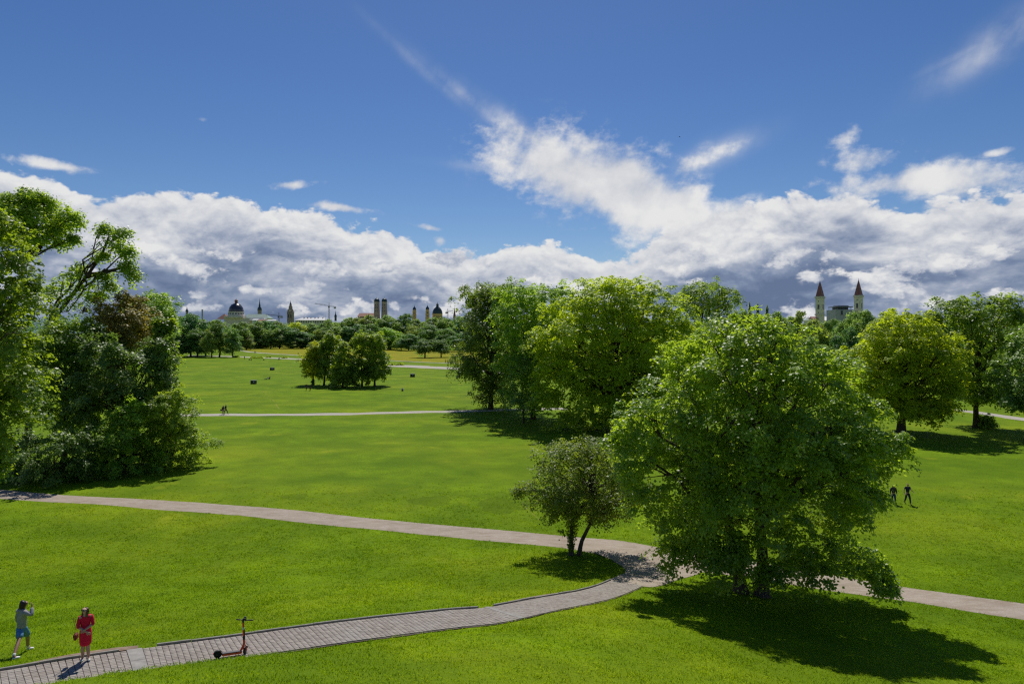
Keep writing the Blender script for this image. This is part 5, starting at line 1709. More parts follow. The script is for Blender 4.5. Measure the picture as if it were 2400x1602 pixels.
for qx, o_ in ((1921.8, 0.0), (2012.2, -2.6)):
    hs_ = 7.3 * b.k                              # half side of the square
    tb = b.part('tower', turned(box(-hs_, hs_, -hs_, hs_, 0, b.z(698.6 + o_)), YAW, qx), M_CREAM)
    for py0, py1, g in ((735.4, 738.4, 1.2), (698.4, 694.4, 1.18), (700.6, 699.4, 1.06), (726.8, 727.6, 1.04)):
        z_ = sorted((b.z(py0 + o_), b.z(py1 + o_)))
        b.part('cornice', turned(box(-hs_ * g, hs_ * g, -hs_ * g, hs_ * g, z_[0], z_[1]), YAW, qx), M_STONE, tb)
    sp = b.lathe('spire', qx, [(7.1 * 1.414, 694.6 + o_), (5.2 * 1.414, 684 + o_), (0.15, 657.2 + o_)], M_SLATE, 4, YAW + math.pi / 4, parent=tb)
    b.lathe('finial', qx, [(0.35, 658.5 + o_), (0.4, 656.6 + o_), (0.1, 653.6 + o_)], M_STEEL, 6, parent=tb)
    for fc in (0, -math.pi / 2, math.pi / 2, math.pi):
        for cx_ in (-1.15, 1.15):
            v, f = arch(0.95 * b.k, 11.5 * b.k, -hs_ - 0.12)
            v = [(x + cx_ * b.k, y, z + b.z(724.6 + o_)) for x, y, z in v]
            b.part('window', turned((v, f), YAW + fc, qx), M_GLASS, tb)
        for zc in (706.0, 732.2):
            v, f = lathe([(1.25 * b.k, -0.5), (1.25 * b.k, 0.12)], 10)
            v = [(x, -hs_ - z, y + b.z(zc + o_)) for x, y, z in v]
            b.part('round_window', turned((v, [tuple(reversed(q)) for q in f]), YAW + fc, qx), M_GLASS, tb)
b.gable('roof', 1913, 1990, 741.0, 750.0, 12, 40, M_WHITE, (2, 2))
b.box('wall', 1914, 1989, 750.0, None, 13, 39, M_CREAM)
b.gable('porch_roof', 1900, 1916, 741.5, 747, -4, 8, M_SLATE, (1, 1))
b.box('porch_wall', 1901, 1915, 747, None, -3, 7, M_CREAM)

b = Far('office_block', 'grey block with an open roof deck between the twin pale towers', 'building', 1970, 800)
w_ = b.box('wall', 1950, 1991, 726.0, None, -10, 14, M_GREYC)
b.box('window', 1961, 1965.5, 728, 738, -10.2, -9.8, M_GLASS, w_)
b.box('penthouse', 1959, 1983, 720.2, 726, -5, 9, M_STEEL)
b.box('deck_roof', 1951.5, 1990.5, 718.4, 720.2, -9, 12, M_STEEL)
for a_, c_ in ((1958.5, 1969.5), (1972.5, 1984)):
    b.box('plant_box', a_, c_, 715.6, 718.4, -5, 6, M_GREYC)
for qx in (1953, 1985.5, 1988.5):
    for qy in (-8, 11):
        b.lathe('post', qx, [(0.35, 726), (0.35, 720.0)], M_STEEL, 6, y=qy)
# ------------------------------------------------------------------ people
def skin_mesh(name, verts, edges, radii, mat, levels=2, roots=(0,)):
    """grow one continuous surface round a skeleton; radii: one number or (x, y) pair per joint"""
    me = bpy.data.meshes.new(name + '_skeleton')
    me.from_pydata([tuple(v) for v in verts], edges, [])
    o = bpy.data.objects.new(name + '_skeleton', me)
    COL.objects.link(o)
    sk = o.modifiers.new('skin', 'SKIN')
    sk.use_smooth_shade = True
    sk.branch_smoothing = 0.4
    if levels:
        sb = o.modifiers.new('sub', 'SUBSURF')
        sb.levels = sb.render_levels = levels
    grow = 1.14 if levels else 1.0
    for i, q in enumerate(radii):
        q = q * grow if isinstance(q, (int, float)) else (q[0] * grow, q[1] * grow)
        d = me.skin_vertices[0].data[i]
        d.radius = (q, q) if isinstance(q, (int, float)) else q
        d.use_root = i in roots
    dg = bpy.context.evaluated_depsgraph_get()
    ev = o.evaluated_get(dg)
    out = bpy.data.meshes.new_from_object(ev)
    out.name = name
    bpy.data.objects.remove(o)
    bpy.data.meshes.remove(me)
    out.materials.clear()
    out.materials.append(mat)
    return out


def chains(*cs):
    """join chains of (point, radius); a chain may start from the name of an earlier joint"""
    V, Ed, R, names = [], [], [], {}
    for c in cs:
        prev = None
        for it in c:
            if isinstance(it, str):
                prev = names[it]
                continue
            p, q = it[0], it[1]
            V.append(p)
            R.append(q)
            if prev is not None:
                Ed.append((prev, len(V) - 1))
            prev = len(V) - 1
            if len(it) > 2:
                names[it[2]] = prev
    return V, Ed, R


def cloth(name, color, rough=0.85):
    return plain_mat(name, color, rough, 0.15, 14.0, spec=0.2)


M_SKIN = plain_mat('skin', (0.50, 0.30, 0.215), 0.55, 0.06, 8.0)
M_SKIN_TAN = plain_mat('skin_tanned', (0.36, 0.20, 0.135), 0.55, 0.06, 8.0)
M_HAIR = plain_mat('hair_dark_brown', (0.022, 0.013, 0.010), 0.5, 0.3, 30.0)
M_HAIR_B = plain_mat('hair_brown', (0.10, 0.055, 0.030), 0.5, 0.3, 30.0)
M_EYE = plain_mat('eye', (0.03, 0.02, 0.02), 0.3, 0.1, 5.0)
M_LIPS = plain_mat('lips', (0.38, 0.13, 0.12), 0.5, 0.1, 5.0)
V3 = lambda *a: np.array(a, float)


def hand_chains(w, d, side, palm_n, curl=0.35, s=1.0):
    """finger chains from the wrist w along direction d; palm_n is the palm's facing direction"""
    d = unit(V3(*d))
    n = V3(*palm_n)
    n = unit(n - (n @ d) * d)
    a = np.cross(d, n) * side                    # towards the thumb
    out = []
    k = w + d * 0.085 * s
    for i, (o, ln) in enumerate(((0.030, 0.070), (0.010, 0.078), (-0.010, 0.072), (-0.029, 0.056))):
        p0 = w + d * 0.045 * s + a * o * 0.75 * s
        p1 = k + a * o * s
        p2 = p1 + unit(d + n * curl * 0.8) * ln * 0.45 * s
        p3 = p2 + unit(d + n * curl * 2.2) * ln * 0.33 * s
        p4 = p3 + unit(d * 0.8 + n * curl * 3.2) * ln * 0.24 * s
        out.append([(p0, 0.009 * s), (p1, 0.0095 * s), (p2, 0.0085 * s), (p3, 0.0075 * s), (p4, 0.006 * s)])
    t0 = w + d * 0.022 * s + a * 0.020 * s
    t1 = w + d * 0.050 * s + a * 0.045 * s + n * 0.012 * s
    t2 = t1 + unit(d * 0.9 + a * 0.5 + n * 0.3) * 0.032 * s
    t3 = t2 + unit(d + a * 0.15 + n * 0.3) * 0.024 * s
    out.append([(t0, 0.011 * s), (t1, 0.0105 * s), (t2, 0.009 * s), (t3, 0.007 * s)])
    return out


def make_body(J, skin, hands=True, curl=(0.35, 0.35), palm=None, lv=2):
    """J: joints in the figure's own frame (x to its right, y forward, z up)"""
    up = unit(J['head'] - J['neck'])
    fw = J['face']
    h = J['head']
    torso = [(J['pelvis'], (0.112, 0.09), 'pelvis'), (J['waist'], (0.096, 0.074), 'waist'), (J['chest'], (0.116, 0.088), 'chest'), (J['collar'], (0.072, 0.062), 'collar'), (J['neck'], (0.050, 0.052), 'neck'),
             (h - up * 0.055 + fw * 0.012, (0.062, 0.074), 'jaw'), (h + up * 0.005, (0.076, 0.092), 'head'), (h + up * 0.062 - fw * 0.008, (0.066, 0.080), 'top')]
    cs = [torso]
    for s in 'lr':
        cs.append(['chest', (J['sh_' + s], 0.055, 'sh_' + s), (J['sh_' + s] * 0.45 + J['el_' + s] * 0.55, 0.042), (J['el_' + s], 0.036, 'el_' + s), (J['el_' + s] * 0.6 + J['wr_' + s] * 0.4, 0.037), (J['wr_' + s], (0.024, 0.022), 'wr_' + s), (J['wr_' + s] + unit(J['wr_' + s] - J['el_' + s]) * 0.05, (0.034, 0.015)), (J['wr_' + s] + unit(J['wr_' + s] - J['el_' + s]) * 0.088, (0.034, 0.012))])
        fwd = J.get('toe_' + s)
        cs.append(['pelvis', (J['hip_' + s], 0.088), (J['hip_' + s] * 0.45 + J['kn_' + s] * 0.55, 0.070), (J['kn_' + s], 0.050), (J['kn_' + s] * 0.62 + J['an_' + s] * 0.38, 0.052), (J['an_' + s], 0.034), (J['an_' + s] * 0.45 + fwd * 0.55 + V3(0, 0, -0.012), (0.036, 0.024)), (fwd, (0.030, 0.018))])
    V, Ed, R = chains(*cs)
    roots = [0]
    if hands:
        for s, sd in (('l', 1), ('r', -1)):
            d = J['wr_' + s] - J['el_' + s]
            pn = (palm or {}).get(s, V3(0.35 * -sd, 0.6, 0.1))
            for c in hand_chains(J['wr_' + s], d, sd, pn, curl[0 if s == 'l' else 1], J.get('hand', 1.0)):
                roots.append(len(V))
                for i, (p, q) in enumerate(c):
                    V.append(p)
                    R.append(q)
                    if i:
                        Ed.append((len(V) - 2, len(V) - 1))
    # nose and ears
    side = unit(np.cross(fw, up))
    for pa, pb, qa, qb in ((h + fw * 0.075 + up * 0.012, h + fw * 0.108 - up * 0.018, 0.008, 0.011), (h + side * 0.070 + up * 0.01, h + side * 0.086 - up * 0.012, 0.010, 0.013), (h - side * 0.070 + up * 0.01, h - side * 0.086 - up * 0.012, 0.010, 0.013)):
        roots.append(len(V))
        V += [pa, pb]
        R += [qa, qb]
        Ed.append((len(V) - 2, len(V) - 1))
    return skin_mesh('body', V, Ed, R, skin, lv, roots)


def shoe_mesh(an, toe, mat, high=False, s=1.0):
    heel = an * 1.25 - toe * 0.25
    heel[2] = toe[2] + 0.012
    V, Ed, R = chains([(heel, (0.034 * s, 0.034 * s)), (an * 0.55 + toe * 0.45 - V3(0, 0, 0.0) + V3(0, 0, -0.02), (0.042 * s, 0.034 * s)), (toe + V3(0, 0, 0.004), (0.040 * s, 0.024 * s)), (toe * 1.22 - an * 0.22 + V3(0, 0, (an[2] - toe[2]) * 0.22 - 0.002), (0.028 * s, 0.017 * s))])
    if high:
        n = len(V)
        V += [an + V3(0, 0, -0.01), an + V3(0, 0, 0.055)]
        R += [0.040, 0.041]
        Ed += [(1, n), (n, n + 1)]
    return skin_mesh('shoe', V, Ed, R, mat, 2)


def add_child(root, me, name=None):
    o = link(bpy.data.objects.new(name or me.name, me), root)
    return o


def sphere_mesh(name, c, rad, mat, seg=10):
    bm = bmesh.new()
    bmesh.ops.create_uvsphere(bm, u_segments=seg, v_segments=max(5, seg // 2 + 1), radius=1.0)
    rr = rad if isinstance(rad, (tuple, list)) else (rad,) * 3
    for v in bm.verts:
        v.co = Vector((v.co.x * rr[0] + c[0], v.co.y * rr[1] + c[1], v.co.z * rr[2] + c[2]))
    for f in bm.faces:
        f.smooth = True
    me = bpy.data.meshes.new(name)
    bm.to_mesh(me)
    bm.free()
    me.materials.append(mat)
    return me


def face_bits(root, J):
    h, fw = J['head'], J['face']
    up = unit(J['head'] - J['neck'])
    up = unit(up - (up @ fw) * fw)
    side = unit(np.cross(fw, up))
    for s in (-1, 1):
        add_child(root, sphere_mesh('eye', h + fw * 0.082 + side * s * 0.031 + up * 0.012, 0.011, M_EYE, 8))
    V, Ed, R = chains([(h + fw * 0.083 - up * 0.045 - side * 0.022, 0.005), (h + fw * 0.090 - up * 0.046, 0.007), (h + fw * 0.083 - up * 0.045 + side * 0.022, 0.005)])
    add_child(root, skin_mesh('mouth', V, Ed, R, M_LIPS, 1))


def figure(name, label, xyz, heading, group=None):
    root = link(bpy.data.objects.new(name, None))
    root.location = xyz
    root.rotation_euler[2] = heading              # 0: faces +Y, away from the camera
    tag(root, label, 'person', group)
    return root


def ground_pt(px, py):
    return np.array(at(px, py))


def local(root_xyz, heading, p):
    """world point -> the figure's frame"""
    d = np.asarray(p) - np.asarray(root_xyz)
    c, s = math.cos(-heading), math.sin(-heading)
    return V3(d[0] * c - d[1] * s, d[0] * s + d[1] * c, d[2])


# --- the woman in the hooded sweatshirt, seen from behind, walking up across the grass
fa_, fb_ = ground_pt(33, 1544), ground_pt(64, 1523.5)
base_ = (fa_ + fb_) / 2
HD = math.radians(-42)                            # walks away and to the right
W1 = figure('person', 'woman in a grey hooded top and blue shorts seen from behind with one hand raised', base_, HD)
la, lb = local(base_, HD, fa_), local(base_, HD, fb_)
J = dict(pelvis=V3(0.0, 0.02, 0.90), waist=V3(0, 0.03, 1.05), chest=V3(0, 0.05, 1.24), collar=V3(0, 0.05, 1.38), neck=V3(0, 0.06, 1.44), head=V3(0.01, 0.085, 1.555),
         hip_l=V3(-0.085, 0.01, 0.86), hip_r=V3(0.085, 0.03, 0.86), sh_l=V3(-0.165, 0.04, 1.35), sh_r=V3(0.165, 0.05, 1.36),
         el_l=V3(-0.29, -0.03, 1.11), wr_l=V3(-0.34, 0.0, 0.88), el_r=V3(0.36, 0.20, 1.25), wr_r=V3(0.20, 0.24, 1.46), face=unit(V3(0.10, 1, 0.0)), hand=0.95)
J['an_l'] = V3(la[0], la[1], la[2] + 0.085)
J['an_r'] = V3(lb[0], lb[1], lb[2] + 0.095)
J['toe_l'] = J['an_l'] + V3(-0.01, 0.14, -0.062)
J['toe_r'] = J['an_r'] + V3(0.02, 0.13, -0.062)
J['kn_l'] = (J['hip_l'] + J['an_l']) / 2 + V3(0, 0.05, 0.03)
J['kn_r'] = (J['hip_r'] + J['an_r']) / 2 + V3(0, 0.06, 0.03)
add_child(W1, make_body(J, M_SKIN_TAN, palm={'r': V3(-0.5, -0.6, 0.2)}))
face_bits(W1, J)
M_HOOD = cloth('grey_marl', (0.30, 0.30, 0.31))
V, Ed, R = chains([(V3(0, 0.02, 0.80), (0.138, 0.115)), (V3(0, 0.02, 0.90), (0.150, 0.125), 'a'), (V3(0, 0.03, 1.05), (0.150, 0.120), 'b'), (V3(0, 0.045, 1.22), (0.168, 0.128), 'c'), (V3(0, 0.045, 1.37), (0.105, 0.090), 'd')],
                  ['c', (J['sh_l'], 0.078), (J['sh_l'] * 0.4 + J['el_l'] * 0.6, 0.066), (J['el_l'], 0.060), (J['el_l'] * 0.3 + J['wr_l'] * 0.7, 0.052), (J['wr_l'] + V3(0, 0, 0.02), 0.040)],
                  ['c', (J['sh_r'], 0.078), (J['sh_r'] * 0.4 + J['el_r'] * 0.6, 0.066), (J['el_r'], 0.060), (J['el_r'] * 0.35 + J['wr_r'] * 0.65, 0.050), (J['wr_r'] * 0.92 + J['el_r'] * 0.08, 0.040)])
tp_ = add_child(W1, skin_mesh('hooded_top', V, Ed, R, M_HOOD, 2))
V, Ed, R = chains([(V3(-0.085, 0.02, 1.40), 0.045), (V3(-0.05, -0.055, 1.375), 0.052), (V3(0, -0.085, 1.345), (0.066, 0.050)), (V3(0.05, -0.055, 1.375), 0.052), (V3(0.085, 0.02, 1.40), 0.045)])
add_child(tp_, skin_mesh('hood', V, Ed, R, M_HOOD, 2))
M_DENIM = cloth('blue_denim', (0.105, 0.24, 0.44))
kl, kr = J['kn_l'], J['kn_r']
V, Ed, R = chains([(V3(0, 0.02, 0.96), (0.135, 0.110), 'a'), (V3(0, 0.02, 0.87), (0.140, 0.118), 'p')], ['p', (J['hip_l'] + V3(-0.005, 0, -0.02), 0.105), (J['hip_l'] * 0.5 + kl * 0.5, 0.098), (J['hip_l'] * 0.06 + kl * 0.94, 0.086)], ['p', (J['hip_r'] + V3(0.005, 0, -0.02), 0.105), (J['hip_r'] * 0.5 + kr * 0.5, 0.098), (J['hip_r'] * 0.06 + kr * 0.94, 0.086)])
add_child(W1, skin_mesh('shorts', V, Ed, R, M_DENIM, 2))
h = J['head']
V, Ed, R = chains([(h + V3(0.0, 0.02, 0.080), (0.090, 0.088)), (h + V3(-0.005, -0.028, 0.025), (0.110, 0.098)), (h + V3(-0.015, -0.060, -0.08), (0.112, 0.078)), (h + V3(-0.025, -0.078, -0.18), (0.110, 0.062)), (h + V3(-0.035, -0.085, -0.28), (0.085, 0.042))])
add_child(W1, skin_mesh('hair', V, Ed, R, M_HAIR, 2))
M_SHOE_W = plain_mat('white_trainers', (0.74, 0.74, 0.75), 0.6, 0.08, 10.0)
for s in 'lr':
    add_child(W1, shoe_mesh(J['an_' + s], J['toe_' + s], M_SHOE_W, False, 1.15))
    V, Ed, R = chains([(J['an_' + s] + V3(0, 0, -0.02), 0.042), (J['an_' + s] * 0.88 + J['kn_' + s] * 0.12, 0.043), (J['an_' + s] * 0.76 + J['kn_' + s] * 0.24, 0.046)])
    add_child(W1, skin_mesh('sock', V, Ed, R, M_SHOE_W, 1))

W1.scale = (1.08,) * 3

# --- the woman in the red dress on the paved path
fa_, fb_ = ground_pt(195, 1550), ground_pt(206, 1546.5)
fa_[2] += 0.032
base_ = np.array([(fa_[0] + fb_[0]) / 2, (fa_[1] + fb_[1]) / 2, fa_[2]])
HD = math.radians(180 + 30)                       # faces the camera, turned to the right of the picture
W2 = figure('person', 'woman in a red knee length dress with sunglasses standing on the paved path', base_, HD)
fc = unit(V3(0.75, 0.68, -0.05))                  # head turned to her right
J = dict(pelvis=V3(0, 0, 0.90), waist=V3(0, 0.0, 1.05), chest=V3(0, 0.01, 1.23), collar=V3(0, 0.01, 1.365), neck=V3(0, 0.015, 1.42), head=V3(0.012, 0.035, 1.535), hip_l=V3(-0.08, 0, 0.86), hip_r=V3(0.08, 0, 0.86),
         kn_l=V3(-0.06, 0.035, 0.47), kn_r=V3(0.07, 0.03, 0.47), an_l=V3(-0.075, 0.0, 0.085), an_r=V3(0.075, -0.04, 0.085), sh_l=V3(-0.155, 0.0, 1.335), sh_r=V3(0.155, 0.01, 1.335),
         el_l=V3(-0.20, 0.10, 1.09), wr_l=V3(0.0, 0.235, 1.01), el_r=V3(0.19, 0.10, 1.07), wr_r=V3(-0.03, 0.25, 0.94), face=fc, hand=0.92)
J['toe_l'] = J['an_l'] + V3(-0.02, 0.135, -0.06)
J['toe_r'] = J['an_r'] + V3(0.03, 0.13, -0.06)
add_child(W2, make_body(J, M_SKIN, palm={'l': V3(0.2, -0.7, -0.3), 'r': V3(-0.1, -0.7, -0.3)}))
face_bits(W2, J)
M_RED = cloth('red_dress', (0.66, 0.012, 0.050), 0.7)
V, Ed, R = chains([(V3(0, 0.01, 0.42), (0.150, 0.140), 'h'), (V3(0, 0.01, 0.60), (0.154, 0.138)), (V3(0, 0.0, 0.82), (0.164, 0.136)), (V3(0, 0.0, 0.95), (0.142, 0.122)), (V3(0, 0.0, 1.06), (0.126, 0.106)), (V3(0, 0.012, 1.22), (0.150, 0.124), 'c'), (V3(0, 0.005, 1.345), (0.092, 0.082))],
                  ['c', (J['sh_l'], 0.056), (J['sh_l'] * 0.45 + J['el_l'] * 0.55, 0.049), (J['el_l'], 0.046), (J['el_l'] * 0.72 + J['wr_l'] * 0.28, 0.044)],
                  ['c', (J['sh_r'], 0.056), (J['sh_r'] * 0.45 + J['el_r'] * 0.55, 0.049), (J['el_r'], 0.046), (J['el_r'] * 0.72 + J['wr_r'] * 0.28, 0.044)])
dress = add_child(W2, skin_mesh('dress', V, Ed, R, M_RED, 2))
V, Ed, R = chains([(V3(-0.09, 0.085, 0.99), (0.012, 0.025)), (V3(0, 0.108, 1.0), (0.012, 0.025)), (V3(0.09, 0.085, 0.995), (0.012, 0.03))])
add_child(dress, skin_mesh('belt', V, Ed, R, M_RED, 1))
h = J['head']
sd = unit(np.cross(fc, V3(0, 0, 1)))
V, Ed, R = chains([(h + fc * 0.005 + V3(0, 0, 0.074), (0.080, 0.080), 't'), (h - fc * 0.034 + V3(0, 0, 0.02), (0.092, 0.085), 'm'), (h - fc * 0.045 + V3(0, 0, -0.09), (0.085, 0.060)), (h - fc * 0.045 + V3(0, 0, -0.20), (0.080, 0.045))],
                  ['m', (h + sd * 0.078 - fc * 0.012 + V3(0, 0, -0.03), 0.030), (h + sd * 0.088 + fc * 0.0 + V3(0, 0, -0.12), 0.034), (h + sd * 0.075 + fc * 0.01 + V3(0, 0, -0.22), 0.028)],
                  ['m', (h - sd * 0.078 - fc * 0.012 + V3(0, 0, -0.03), 0.030), (h - sd * 0.088 + fc * 0.0 + V3(0, 0, -0.12), 0.034), (h - sd * 0.075 + fc * 0.01 + V3(0, 0, -0.22), 0.028)])
add_child(W2, skin_mesh('hair', V, Ed, R, M_HAIR_B, 2))
sg = []
for s in (-1, 1):
    V, Ed, R = chains([(h + fc * 0.092 + sd * s * 0.012 + V3(0, 0, 0.016), (0.010, 0.022)), (h + fc * 0.089 + sd * s * 0.036 + V3(0, 0, 0.014), (0.010, 0.026)), (h + fc * 0.072 + sd * s * 0.062 + V3(0, 0, 0.016), (0.008, 0.018)), (h + fc * 0.01 + sd * s * 0.088 + V3(0, 0, 0.016), 0.004)])
    sg.append(skin_mesh('sunglasses', V, Ed, R, M_GLASS, 1))
sgv, sgf, n_ = [], [], 0
for m_ in sg:
    sgv += [tuple(v.co) for v in m_.vertices]
    sgf += [tuple(i + n_ for i in p.vertices) for p in m_.polygons]
    n_ = len(sgv)
mobj('sunglasses', sgv, sgf, M_GLASS, W2, True)
M_SANDAL = plain_mat('pale_sandals', (0.50, 0.55, 0.52), 0.6, 0.1, 10.0)
for s in 'lr':
    add_child(W2, shoe_mesh(J['an_' + s], J['toe_' + s], M_SANDAL, False, 0.92))
# her bag
M_BAG = plain_mat('bag_leather', (0.20, 0.028, 0.024), 0.5, 0.2, 12.0)


def to_world(base, hd, p):
    c, s = math.cos(hd), math.sin(hd)
    return V3(base[0] + p[0] * c - p[1] * s, base[1] + p[0] * s + p[1] * c, base[2] + p[2])


bag = link(bpy.data.objects.new('handbag', None))
bag.location = to_world(base_, HD, V3(0.245, -0.03, 0.76))
bag.rotation_euler[2] = HD + math.radians(75)
tag(bag, 'small dark red shoulder bag hanging at the hip of the woman in red', 'handbag')
bm = bmesh.new()
bmesh.ops.create_cube(bm, size=1.0)
for v in bm.verts:
    t_ = 0.88 if v.co.z > 0 else 1.0
    v.co = Vector((v.co.x * 0.24 * t_, v.co.y * 0.085 * t_, v.co.z * 0.17))
bmesh.ops.bevel(bm, geom=bm.edges[:], offset=0.02, segments=2, affect='EDGES')
me = bpy.data.meshes.new('bag_body')
bm.to_mesh(me)
bm.free()
me.materials.append(M_BAG)
add_child(bag, me)
sv, sf = tube([(-0.10, 0, 0.07), (-0.06, -0.01, 0.30), (-0.02, -0.03, 0.52), (0.02, -0.07, 0.575), (0.04, -0.05, 0.50), (0.07, 0, 0.28), (0.10, 0, 0.07)], [0.007] * 7, 6)
mobj('strap', sv, sf, M_BAG, bag, True)
fv_, ff_ = box(-0.105, 0.105, -0.05, -0.043, -0.01, 0.075)
mobj('flap', fv_, ff_, M_BAG, bag)


# --- figures farther off: same way of building, fewer joints
def simple_person(label, px, py, heading, H=1.72, skin=M_SKIN, top=None, legs=None, hair=None, stride=0.18, arms=((-0.30, 0.0, 0.80), (0.30, 0.0, 0.80)), long_hair=False, dress=False, bag_=None, xyz=None, group=None, elbows=None, lv=1, short=True):
    p = ground_pt(px, py) if xyz is None else V3(*xyz)
    root = figure('person', label, p, heading, group)
    k = H / 1.68
    J = dict(pelvis=V3(0, 0, 0.90), waist=V3(0, 0.01, 1.05), chest=V3(0, 0.02, 1.24), collar=V3(0, 0.02, 1.38), neck=V3(0, 0.03, 1.43), head=V3(0, 0.05, 1.555), hip_l=V3(-0.085, 0, 0.86), hip_r=V3(0.085, 0, 0.86),
             an_l=V3(-0.09, stride, 0.085), an_r=V3(0.09, -stride, 0.085 + 0.05 * (stride > 0.1)), sh_l=V3(-0.18, 0.02, 1.35), sh_r=V3(0.18, 0.02, 1.35), wr_l=V3(*arms[0]), wr_r=V3(*arms[1]), face=unit(V3(0, 1, -0.03)))
    for s, e in zip('lr', elbows or (None, None)):
        J['kn_' + s] = (J['hip_' + s] + J['an_' + s]) / 2 + V3(0, 0.05, 0.02)
        J['toe_' + s] = J['an_' + s] + V3(0, 0.14, -0.06)
        J['el_' + s] = V3(*e) if e else (J['sh_' + s] + J['wr_' + s]) / 2 + V3(0.03 if s == 'r' else -0.03, -0.05, -0.02)
    for q in list(J):
        if q != 'face':
            J[q] = J[q] * k
    add_child(root, make_body(J, skin, hands=lv > 0, lv=lv))
    tm = cloth('top_cloth', top)
    lm = cloth('leg_cloth', legs)
    f_ = 0.45 if short else 0.95
    V, Ed, R = chains([(V3(0, 0, 0.90) * k, (0.140, 0.115)), (V3(0, 0.01, 1.06) * k, (0.138, 0.108)), (V3(0, 0.02, 1.23) * k, (0.165, 0.122), 'c'), (V3(0, 0.015, 1.36) * k, (0.100, 0.085))],
                      *[['c', (J['sh_' + s], 0.074), (J['sh_' + s] * 0.45 + J['el_' + s] * 0.55, 0.062)] + ([] if short else [(J['el_' + s], 0.056), (J['el_' + s] * 0.15 + J['wr_' + s] * 0.85, 0.042)]) for s in 'lr'])
    add_child(root, skin_mesh('top', V, Ed, R, tm, lv))
    V, Ed, R = chains([(V3(0, 0, 0.96) * k, (0.128, 0.105)), (V3(0, 0, 0.87) * k, (0.135, 0.112), 'p')], *[['p', (J['hip_' + s], 0.098), (J['hip_' + s] * 0.45 + J['kn_' + s] * 0.55, 0.084), (J['kn_' + s], 0.068), (J['kn_' + s] * 0.08 + J['an_' + s] * 0.92, 0.052)] for s in 'lr'])
    add_child(root, skin_mesh('trousers', V, Ed, R, lm, lv))
    h = J['head']
    if hair is not None:
        c = [(h + V3(0, 0.0, 0.075), (0.076, 0.080)), (h + V3(0, -0.03, 0.02), (0.088, 0.080))]
        if long_hair:
            c += [(h + V3(0, -0.05, -0.10), (0.094, 0.060)), (h + V3(0, -0.05, -0.24), (0.098, 0.045))]
        V, Ed, R = chains(c)
        add_child(root, skin_mesh('hair', V, Ed, R, hair, lv))
    for s in 'lr':
        add_child(root, shoe_mesh(J['an_' + s], J['toe_' + s], M_SHOE_D if top[0] < 0.3 else M_SHOE_W, False, 1.0))
    return root


M_SHOE_D = plain_mat('dark_shoes', (0.05, 0.045, 0.045), 0.6, 0.15, 10.0)
simple_person('man in a navy shirt and dark trousers walking on the right lawn', 2127, 1181, math.radians(188), 1.80, M_SKIN, (0.018, 0.022, 0.055), (0.020, 0.024, 0.045), M_HAIR_B, 0.22, arms=((-0.40, 0.12, 0.98), (0.36, 0.10, 0.92)), elbows=((-0.30, -0.02, 1.12), (0.30, -0.02, 1.10)), lv=2)
simple_person('woman with long dark hair walking beside the man on the right lawn', 2094, 1180, math.radians(176), 1.66, M_SKIN, (0.05, 0.042, 0.035), (0.030, 0.055, 0.12), M_HAIR, 0.14, arms=((-0.25, 0.06, 0.86), (0.25, 0.04, 0.84)), long_hair=True, lv=2, short=False)
simple_person('walker in a dark blue jacket striding along the meadow path', 529, 970.6, math.radians(-92), 1.80, M_SKIN, (0.035, 0.045, 0.085), (0.030, 0.040, 0.042), M_HAIR, 0.34, lv=1, short=False)
pr_ = simple_person('walker in black with beige trousers beside the blue jacket on the meadow path', 523, 971.3, math.radians(-95), 1.68, M_SKIN, (0.022, 0.020, 0.022), (0.28, 0.22, 0.17), M_HAIR_B, 0.16, lv=1, short=False)
bv_, bf_ = box(-0.17, 0.17, -0.09, 0.09, -0.14, 0.14)
sb_ = link(bpy.data.objects.new('shoulder_bag', mesh_from('shoulder_bag', bv_, bf_, M_SHOE_D)))
bmm = bmesh.new()
bmm.from_mesh(sb_.data)
bmesh.ops.bevel(bmm, geom=bmm.edges[:], offset=0.03, segments=2, affect='EDGES')
bmm.to_mesh(sb_.data)
bmm.free()
c_ = np.array(pr_.location)
sb_.location = (c_[0] - 0.22, c_[1] - 0.24, c_[2] + 0.84)
tag(sb_, 'black bag hanging at the hip of the walker in beige trousers', 'bag')
stv, stf = tube([(-0.1, 0, 0.12), (0.05, 0.10, 0.40), (0.16, 0.22, 0.62), (0.10, 0.0, 0.12)], [0.012] * 4, 5)
mobj('strap', stv, stf, M_SHOE_D, sb_, True)
simple_person('left one of two dark clad people standing by the shade of the meadow clump', 718, 914.5, math.radians(160), 1.72, M_SKIN, (0.020, 0.016, 0.018), (0.016, 0.016, 0.02), M_HAIR, 0.10, lv=1, short=False)
simple_person('right one of two dark clad people standing by the shade of the meadow clump', 727, 915.5, math.radians(200), 1.80, M_SKIN, (0.025, 0.022, 0.035), (0.05, 0.025, 0.018), M_HAIR, 0.06, lv=1, short=False)


